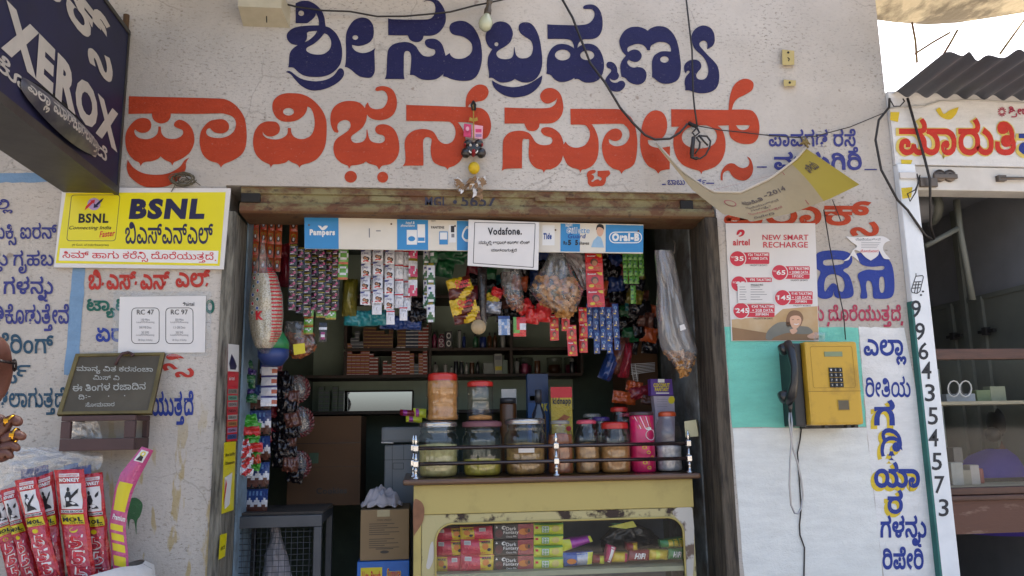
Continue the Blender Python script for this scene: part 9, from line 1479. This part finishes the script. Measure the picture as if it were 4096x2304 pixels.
carton('brown carton high on the right behind the long grey bag', 1275, 1062, 1496, 1400, .9, BRN, .3, None, P(*ZB(1275, 1640), .9).z, px=ZB, name='stored_carton')
t = thing('wire_rack', 'small white wire rack behind the purple sweet box', 'rack', P(*ZB(1310, 1400), .6)); mb = MB()
for k in range(7): mb.tube([P(*ZB(1312, 1226 + 12 * k), .6), P(*ZB(1484, 1216 + 10 * k), .6)], .0016, INKW, 5)
for x in (1312, 1340): mb.tube([P(*ZB(x, 1222), .6), P(*ZB(x + 26, 1400), .6)], .0022, INKW, 5)
for k in range(8): mb.tube([P(*ZB(1330 + k, 1290 + 14 * k), .6), P(*ZB(1366, 1290 + 14 * k), .6)], .0016, INKW, 5)
mb.build('grid', t)
t = thing('steel_vessel_stack', 'shiny steel vessels hanging in a row inside the left door post', 'vessels', P(980, 1100, .34))
for k in range(3):
    c = P(985, 1120 + 92 * k, .4); mb = MB(); mb.lathe([(.01, -.04), (.045, -.038), (.055, -.01), (.055, .03), (.06, .04)], SILVER_CAP, c, 20); mb.build('vessel', t)
# sign strip in the doorway and the notice pinned on it
q = [(1218, 868), (2574, 898), (2572, 1014), (1218, 994)]; YS_ = .07; t = thing('brand_strip', 'long blue and cream advertising strip hung across the top of the doorway', 'sign strip', P(1218, 930, YS_)); mb = MB(); Panel(mb, q, YS_, .012, pmat('strip_cream', '#d3cbbb', .4, .15, 6)); mb.build('board', t)
mb = MB(); p = Panel(mb, q, YS_); SBL = pmat('strip_blue', '#2f7fb5', .35, .12, 6); SNV = CRD('strip_navy', '#1d3f86')
yt = lambda x: 868 + (x - 1218) * .0221; yb_ = lambda x: 994 + (x - 1218) * .0148
def seg(x0, x1, m): p.G([(x0, yt(x0) + 2), (x1, yt(x1) + 2), (x1, yb_(x1) - 2), (x0, yb_(x0) - 2)], m, 1)
for x0, x1 in ((1218, 1349), (1576, 1698), (1812, 1874), (2230, 2310), (2416, 2573)): seg(x0, x1, SBL)
p.T('Pampers', 1238, 918, 1335, 948, INKW, .05); p.G(catmull('1285,912 1296,904 1308,906 1298,918 1286,922 1276,912 1270,904 1282,906', 3), INKW)
p.T('head &', 1610, 886, 1645, 897, INKW, .01, .2); p.T('shoulders', 1590, 897, 1645, 908, INKW, .01, .2)
for x0, y0, x1, y1, m in ((1614, 920, 1654, 978, INKW), (1656, 898, 1686, 970, INKW), (1742, 926, 1776, 978, SBL), (1780, 900, 1808, 970, INKW)): p.R(x0, y0, x1, y1, m, 2)
p.G(ell(1633, 955, 14, 10), SBL, 3); p.R(1658, 950, 1684, 964, SBL, 3); p.R(1745, 930, 1773, 958, INKW, 3); p.R(1788, 904, 1802, 930, INKB, 3); p.R(1790, 935, 1802, 950, INKG, 3); p.T('PANTENE', 1710, 905, 1762, 915, INKB, .02); p.T('NEW', 1710, 882, 1728, 887, INKB, .01); p.R(1466, 914, 1470, 950, INKG, 2); p.R(1494, 922, 1512, 926, INKG, 2)
p.G(catmull('1832,950 1836,925 1850,905 1864,912 1874,930 1868,950 1874,962 1850,968', 3), INKW, 2); p.G(catmull('1838,948 1842,928 1852,915 1862,925 1864,945 1852,958', 3), SBL, 3)
p.R(2156, 900, 2206, 982, INKW, 2); p.T('Tide', 2160, 932, 2194, 958, SNV, .06, .15); p.T('NEW!', 2250, 894, 2278, 908, INKW, .03, .1, rot=-.1); p.T('Gillette', 2254, 908, 2350, 934, INKW, .07, .1); p.T('Gillette', 2255, 909, 2349, 933, SBL, .0, .1, 4); p.T('Guard', 2260, 936, 2334, 954, SNV, .02, .15); p.T('Rs', 2242, 964, 2256, 980, INKB, .03); p.T('5', 2260, 960, 2274, 982, INKB, .06); p.T('5', 2290, 960, 2302, 982, INKB, .06); p.T('shaves', 2306, 966, 2348, 980, INKB, .02)
p.G(catmull('2376,920 2380,900 2392,894 2406,900 2408,920 2398,912 2386,910', 3), INKB, 2); p.G(catmull('2378,920 2384,908 2398,910 2408,920 2402,940 2392,946 2382,938', 3), SKN, 3); p.G([(2356, 990), (2366, 962), (2384, 944), (2396, 950), (2404, 968), (2410, 992)], CRD('pale_blue_shirt', '#8fb0c8'), 2)
p.G([rrect(2430, 926, 2568, 974, 24), rrect(2434, 930, 2564, 970, 20)], INKW, 2); p.T('Oral-B', 2442, 932, 2556, 966, INKW, .07); mb.build('print', t)
for x, y in ((1236, 900), (1565, 896), (1820, 904), (2222, 920), (2554, 924)): mb = MB(); mb.px(ell(x, y, 4, 4, 8), YS_ - .003, RUST); mb.build('rivet', t)
q = [(1874, 880), (2156, 890), (2153, 1080), (1870, 1062)]; t = thing('linking_notice', 'framed white paper notice headed Vodafone pinned over the strip', 'notice', P(2010, 980, .04)); mb = MB(); pf = bil(*pq(q, .045)); f2 = lambda u, v: pf(u, v) + Vector((0, -.006 * math.sin(3 * v + .6) - .004 * abs(v - .7), 0)); mb.grid(f2, 6, 14, PAPER); mb.grid(lambda u, v: f2(1 - u, v) + Vector((0, .001, 0)), 6, 14, PAPER); mb.build('sheet', t)
mb = MB(); p = Panel(mb, q, .045, fn=f2); p.S([(1898, 890), (2140, 898), (2133, 1068), (1893, 1054), (1898, 890)], 2.4, INKB, 1); p.T('Vodafone.', 1950, 912, 2086, 942, INKB, .03); p.T('ನಮ್ಮಲ್ಲಿ ಆಧಾರ್ ಕಾರ್ಡ್ ಲಿಂಕ್', 1914, 965, 2118, 985, INKB, .012); p.T('ಮಾಡಲಾಗುತ್ತದೆ', 1964, 996, 2066, 1012, INKB, .012); mb.build('print', t)
# stickers on the left reveal
XR_ = XB + .0045
def jamb(name, label, q, m, draw):
    a, b, c_, d = [PX(x, y, XR_) for x, y in q]; t = thing(name, label, 'sticker', d); mb = MB(); fn = bil(a, b, c_, d); mb.quad(d, c_, b, a, m); mb.build('sheet', t); mb = MB(); draw(Surf(mb, fn, (1, 0, 0), .0008)); mb.build('print', t)
def rates(S_):
    S_.rect(0, 0, 1, .28, INKW); S_.poly([(.1, .2), (.3, .1), (.6, .16), (.8, .22), (.7, .26), (.2, .26)], VIN_N); S_.rect(0, .29, 1, .4, INKR); S_.text('airtel', .1, .33, .6, .37, INKW, L=2)
    for k, c_ in enumerate(('#8a7f70', '#5f9a80', '#9a8a84', '#b03a3c', '#a8a29a', '#b0784a', '#a07fa0', '#2d4f86')): S_.rect(.06, .46 + .066 * k, .94, .51 + .066 * k, CRD('rate%d' % k, c_)); S_.text(('26 TALKTIME', '100MB DATA', '1GB DATA', 'NEW', '200MB DATA', '3G RECHARGE', 'ROAMING', 'LOCAL')[k], .14, .472 + .066 * k, .8, .498 + .066 * k, INKB, L=2)
jamb('rate_sticker', 'tall red edged rate sticker strip on the blue door reveal', [(912, 1375), (956, 1380), (948, 1765), (906, 1770)], INKR, rates)
def ylw(S_): S_.text('Rice healthy', .12, .16, .9, .22, BLK, .02); S_.text('Oilteaspoons', .12, .28, .9, .34, BLK, .02); S_.poly([(.1, .5), (.75, .45), (.6, .9), (.2, .95)], INKW); S_.poly([(.2, .52), (.1, .9), (.3, .6)], INKR, 3)
jamb('yellow_sticker', 'long yellow advert sticker low on the blue door reveal', [(897, 1770), (944, 1762), (934, 2040), (886, 2056)], VIN_Y, ylw)
jamb('yellow_sticker', 'small torn yellow sticker at the bottom of the door reveal', [(880, 2140), (908, 2132), (900, 2225), (874, 2240)], VIN_Y, lambda S_: S_.text('RICE', .2, .5, .8, .65, BLK, .02))
# ================================================================== PEOPLE
def skin_body(name, joints, links, m, parent, sub=2):
    me = bpy.data.meshes.new(name); o_ = WL[parent.name]; me.from_pydata([Vector(p) - Vector(o_) for p, r in joints], links, []); o = bpy.data.objects.new(name, me); COL.objects.link(o); sk = o.modifiers.new('skin', 'SKIN'); sk.use_smooth_shade = True
    for k, (p, r) in enumerate(joints): me.skin_vertices[0].data[k].radius = (r, r) if not isinstance(r, tuple) else r
    me.skin_vertices[0].data[0].use_root = True; s = o.modifiers.new('smooth', 'SUBSURF'); s.levels = sub; s.render_levels = sub
    bpy.context.view_layer.update(); dg = bpy.context.evaluated_depsgraph_get(); ev = bpy.data.meshes.new_from_object(o.evaluated_get(dg)); o.modifiers.clear(); o.data = ev; bpy.data.meshes.remove(me); ev.materials.clear(); ev.materials.append(m)
    for f in ev.polygons: f.use_smooth = True
    o.parent = parent; return o
def skinmat(n, c, c2):
    q = N(n); v = q.pos(); q.color(q.mix(q.noise(18, 5, .6, v), srgb(c), srgb(c2))); q.b.inputs['Roughness'].default_value = .5; q.b.inputs['Subsurface Weight'].default_value = .12; q.b.inputs['Subsurface Scale'].default_value = .01; q.bump(q.noise(160, 4, .6, v), .25, .003); return q.m
SKD = skinmat('dark_skin', '#5e3526', '#41231a'); GOLD = pmat('gold', '#c09030', .2, .1, metal=1); YH = -1.95
hx = P(-400, 1430, YH); man = thing('person', 'man at the left edge wearing glasses, hand with two gold rings raised to his chin', 'person', (hx.x, YH, 0))
C_ = lambda x, y, d=0: P(x, y, YH + d)
sh_ = C_(-430, 2010, .05)
torso = [(Vector((sh_.x, YH + .05, .98)), (.15, .11)), (Vector((sh_.x, YH + .05, 1.18)), (.15, .11)), (Vector((sh_.x, YH + .05, 1.36)), (.13, .09)), (C_(-330, 1850, .04), .05), (C_(-270, 1740, .02), .05), (C_(-215, 1640), (.06, .066)), (C_(-165, 1530), (.072, .08)), (C_(-160, 1410), (.078, .085)), (C_(-168, 1320), (.058, .062)), (C_(-40, 1545), .017), (C_(-60, 1610), .02),
  (Vector((sh_.x - .03, YH + .2, 1.37)), .055), (Vector((sh_.x - .05, YH + .24, 1.1)), .045), (Vector((sh_.x + .02, YH - .1, 1.37)), .055), (Vector((sh_.x + .03, YH - .1, 1.14)), .042), (C_(-150, 1960, -.02), .034), (C_(-45, 1855, -.01), .028),
  (Vector((sh_.x - .09, YH + .05, .9)), .09), (Vector((sh_.x - .1, YH + .03, .48)), .065), (Vector((sh_.x - .1, YH + .06, .06)), .045), (Vector((sh_.x - .1, YH - .08, .03)), .035), (Vector((sh_.x + .09, YH + .05, .9)), .09), (Vector((sh_.x + .1, YH + .03, .48)), .065), (Vector((sh_.x + .1, YH + .06, .06)), .045), (Vector((sh_.x + .1, YH - .08, .03)), .035)]
skin_body('body', torso, [(0, 1), (1, 2), (2, 3), (3, 4), (4, 5), (5, 6), (6, 7), (7, 8), (6, 9), (5, 10), (2, 11), (11, 12), (2, 13), (13, 14), (14, 15), (15, 16), (0, 17), (17, 18), (18, 19), (19, 20), (0, 21), (21, 22), (22, 23), (23, 24)], SKD, man)
pl = [(C_(-40, 1850), .03), (C_(0, 1775), (.036, .024)), (C_(10, 1735), (.034, .022))]
fg = [[(-4, 1752), (20, 1700), (50, 1672), (74, 1682), (66, 1708)], [(10, 1775), (36, 1748), (66, 1738), (90, 1744), (78, 1762)], [(4, 1800), (26, 1788), (52, 1782), (66, 1792), (54, 1802)], [(-10, 1822), (12, 1816), (32, 1814), (40, 1824), (30, 1830)], [(-30, 1790), (-26, 1740), (-12, 1690), (8, 1655)]]
skin_body('hand', pl, [(0, 1), (1, 2)], SKD, man)
for k, f in enumerate(fg): skin_body('finger' if k < 4 else 'thumb', [(C_(x, y, -.02 - .006 * k * (k < 4)), (.0115, .0118, .0105, .0105, .009)[j] * (1, .98, .93, .85, 1.1)[k]) for j, (x, y) in enumerate(f)], [(j, j + 1) for j in range(len(f) - 1)], SKD, man)
for x, y, an in ((40, 1684, -.6), (62, 1741, -.1)):
    mb = MB(); c = C_(x, y, -.024); ax_ = Vector((math.cos(an), 0, -math.sin(an) * -1)).normalized(); R3 = ax_.to_track_quat('Z', 'Y').to_matrix()
    mb.lathe([(.0112, -.002), (.0122, -.002), (.0122, .002), (.0112, .002)], GOLD, c, 20, R3, cap=False); mb.box(c + Vector((-.004, -.0145, -.003)), c + Vector((.004, -.0115, .004)), GOLD, .0015); tag(mb.build('ring'), ('ornate gold ring on the upper finger of the raised hand', 'plain gold ring on the lower finger of the raised hand')[an > -.5], 'ring')
mb = MB(); GF = pmat('spectacle_frame', '#1d1718', .25, .1); mb.tube([C_(-130, 1428, -.075), C_(-20, 1440, -.07), C_(55, 1452, -.035)], .0028, GF, 6); mb.tube([C_(55, 1452, -.035), C_(60, 1448, .0), C_(58, 1440, .05)], .003, GF, 6)
mb.tube([C_(58 - 6 * math.sin(a), 1462 - 22 * math.cos(a), -.03 + .03 * math.sin(a * .5)) for a in [k * .6283 for k in range(11)]], .002, GF, 5); tag(mb.build('spectacles'), 'dark rimmed glasses worn by the man at the left edge', 'glasses')
SHR = pmat('grey_shirt', '#6a6d78', .85, .3, 8, '#4d505c', .2, 60, .004); mb = MB(); mb.grid(lambda u, v: Vector((sh_.x + (.12 + .01 * math.sin(9 * u * 6.28)) * (.55 + .45 * min(1, v * 5)) * math.cos(6.2832 * u), YH + .05 + (.2) * (.5 + .5 * min(1, v * 5)) * math.sin(6.2832 * u), 1.44 - .62 * v)), 40, 12, SHR); mb.build('shirt', man)
mb = MB(); mb.grid(lambda u, v: Vector((sh_.x + (.13 + .01 * v) * math.cos(6.2832 * u), YH + .05 + .14 * math.sin(6.2832 * u), .84 - .78 * v)), 32, 10, pmat('dhoti_white', '#b5b2ab', .9, .2)); mb.build('dhoti', man)
# woman in purple behind the showcase glass of the watch shop
YW = .55; W2 = lambda x, y, d=0: P(x, y, YW + d); wom = thing('person', 'person in a purple top sitting behind the glass of the watch shop, head turned right', 'person', P(4010, 2100, YW))
skin_body('body', [(W2(4010, 2060), (.14, .1)), (W2(4010, 1960), (.14, .1)), (W2(4015, 1880), (.12, .085)), (W2(4025, 1800), .045), (W2(4028, 1762), .045), (W2(4034, 1720), (.07, .075)), (W2(4036, 1680), (.074, .08)), (W2(4034, 1650), (.05, .055)), (W2(4086, 1716, -.02), .014), (W2(3930, 1880), .055), (W2(3905, 1980), .045), (W2(3960, 2060, -.1), .035), (W2(4100, 1880), .055), (W2(4130, 1990), .045)], [(0, 1), (1, 2), (2, 3), (3, 4), (4, 5), (5, 6), (6, 7), (5, 8), (2, 9), (9, 10), (10, 11), (2, 12), (12, 13)], SKD, wom)
mb = MB(); c = W2(4024, 1690, .01); mb.lathe([(math.sin(math.pi * i / 8) * .094 + .001, -.1 * math.cos(math.pi * i / 8)) for i in range(9)], pmat('black_hair', '#15110f', .5, .3, 20), c, 20); mb.lathe([(math.sin(math.pi * i / 6) * .04 + .001, -.04 * math.cos(math.pi * i / 6)) for i in range(7)], MATS['black_hair'], W2(3972, 1738), 14); mb.build('hair', wom)
mb = MB(); c = W2(4012, 1960); mb.grid(lambda u, v: Vector((c.x + (.06 + .17 * min(1, v * 3.5) ** .5) * math.cos(6.2832 * u) * (1 + .04 * math.sin(30 * u)), c.y + (.05 + .12 * min(1, v * 3.5) ** .5) * math.sin(6.2832 * u), c.z + .21 - .42 * v)), 36, 12, pmat('purple_cloth', '#4a3aa0', .8, .4, 8, '#372c80', .3, 40, .006)); mb.build('purple_top', wom)
# goods in that showcase
rng = random.Random(77)
def sc_box(x0, y0, x1, y1, Y, c, lab, z=None): carton(lab, x0, y0, x1, y1, Y, CRD('case_' + c[1:], c), .05, None, z, name='showcase_box', px=I_)
zA = za + .003; zB = zq + .009
for i, (x0, y0, x1, c, lab) in enumerate(((3812, 1850, 3850, '#8d8f8a', 'pale box at the left end of the lower showcase shelf'), (3856, 1880, 3884, '#7a7466', 'low tan box on the lower showcase shelf'), (3888, 1860, 3915, '#98928c', 'off-white box near the purple top'), (3818, 1790, 3848, '#4d4a48', 'dark box stacked at the left end of the lower showcase shelf'))): sc_box(x0, y0, x1, 1938 if i < 3 else 1848, .16 + .05 * (i == 3), c, lab, zA if i < 3 else zA + .095)
for i, (x0, y0, x1, c, lab) in enumerate(((3788, 1575, 3900, '#a9aeb4', 'flat white tray on the upper showcase shelf'), (3910, 1560, 3960, '#6f7f5a', 'olive carton on the upper showcase shelf'), (3966, 1545, 4020, '#8a8f78', 'sage carton on the upper showcase shelf'))): sc_box(x0, y0, x1, 1604, .18, c, lab, zB)
mb = MB()
for cx in (3815, 3862): mb.tube([P(cx + 24 * math.cos(a), 1555 + 32 * math.sin(a), .15) for a in [k * .5236 for k in range(12)]], .003, INKW, 6, closed=True); mb.tube([P(cx + 20 * math.cos(a), 1552 + 28 * math.sin(a), .16) for a in [k * .5236 for k in range(12)]], .0025, INKG, 6, closed=True)
tag(mb.build('wire_coils'), 'two white coiled leads in clear bags on the upper showcase shelf', 'coil')
for i, (x, y, r, c, lab) in enumerate(((3812, 1760, 26, '#2f2d2c', 'dark round tin left of centre in the lower showcase'), (3868, 1775, 18, '#3a3734', 'smaller dark tin in the lower showcase'), (3896, 1788, 14, '#8a3a34', 'red tin beside the purple top'))):
    a = P(x, y, .26); mb = MB(); mb.lathe([(.9 * r * .0011, 0), (r * .0011, .005), (r * .0011, .06), (.8 * r * .0011, .068), (.001, .07)], CRD('tin' + str(i), c), (a.x, .24, zA + .0), 18); tag(mb.build('watch_tin'), lab, 'tin')
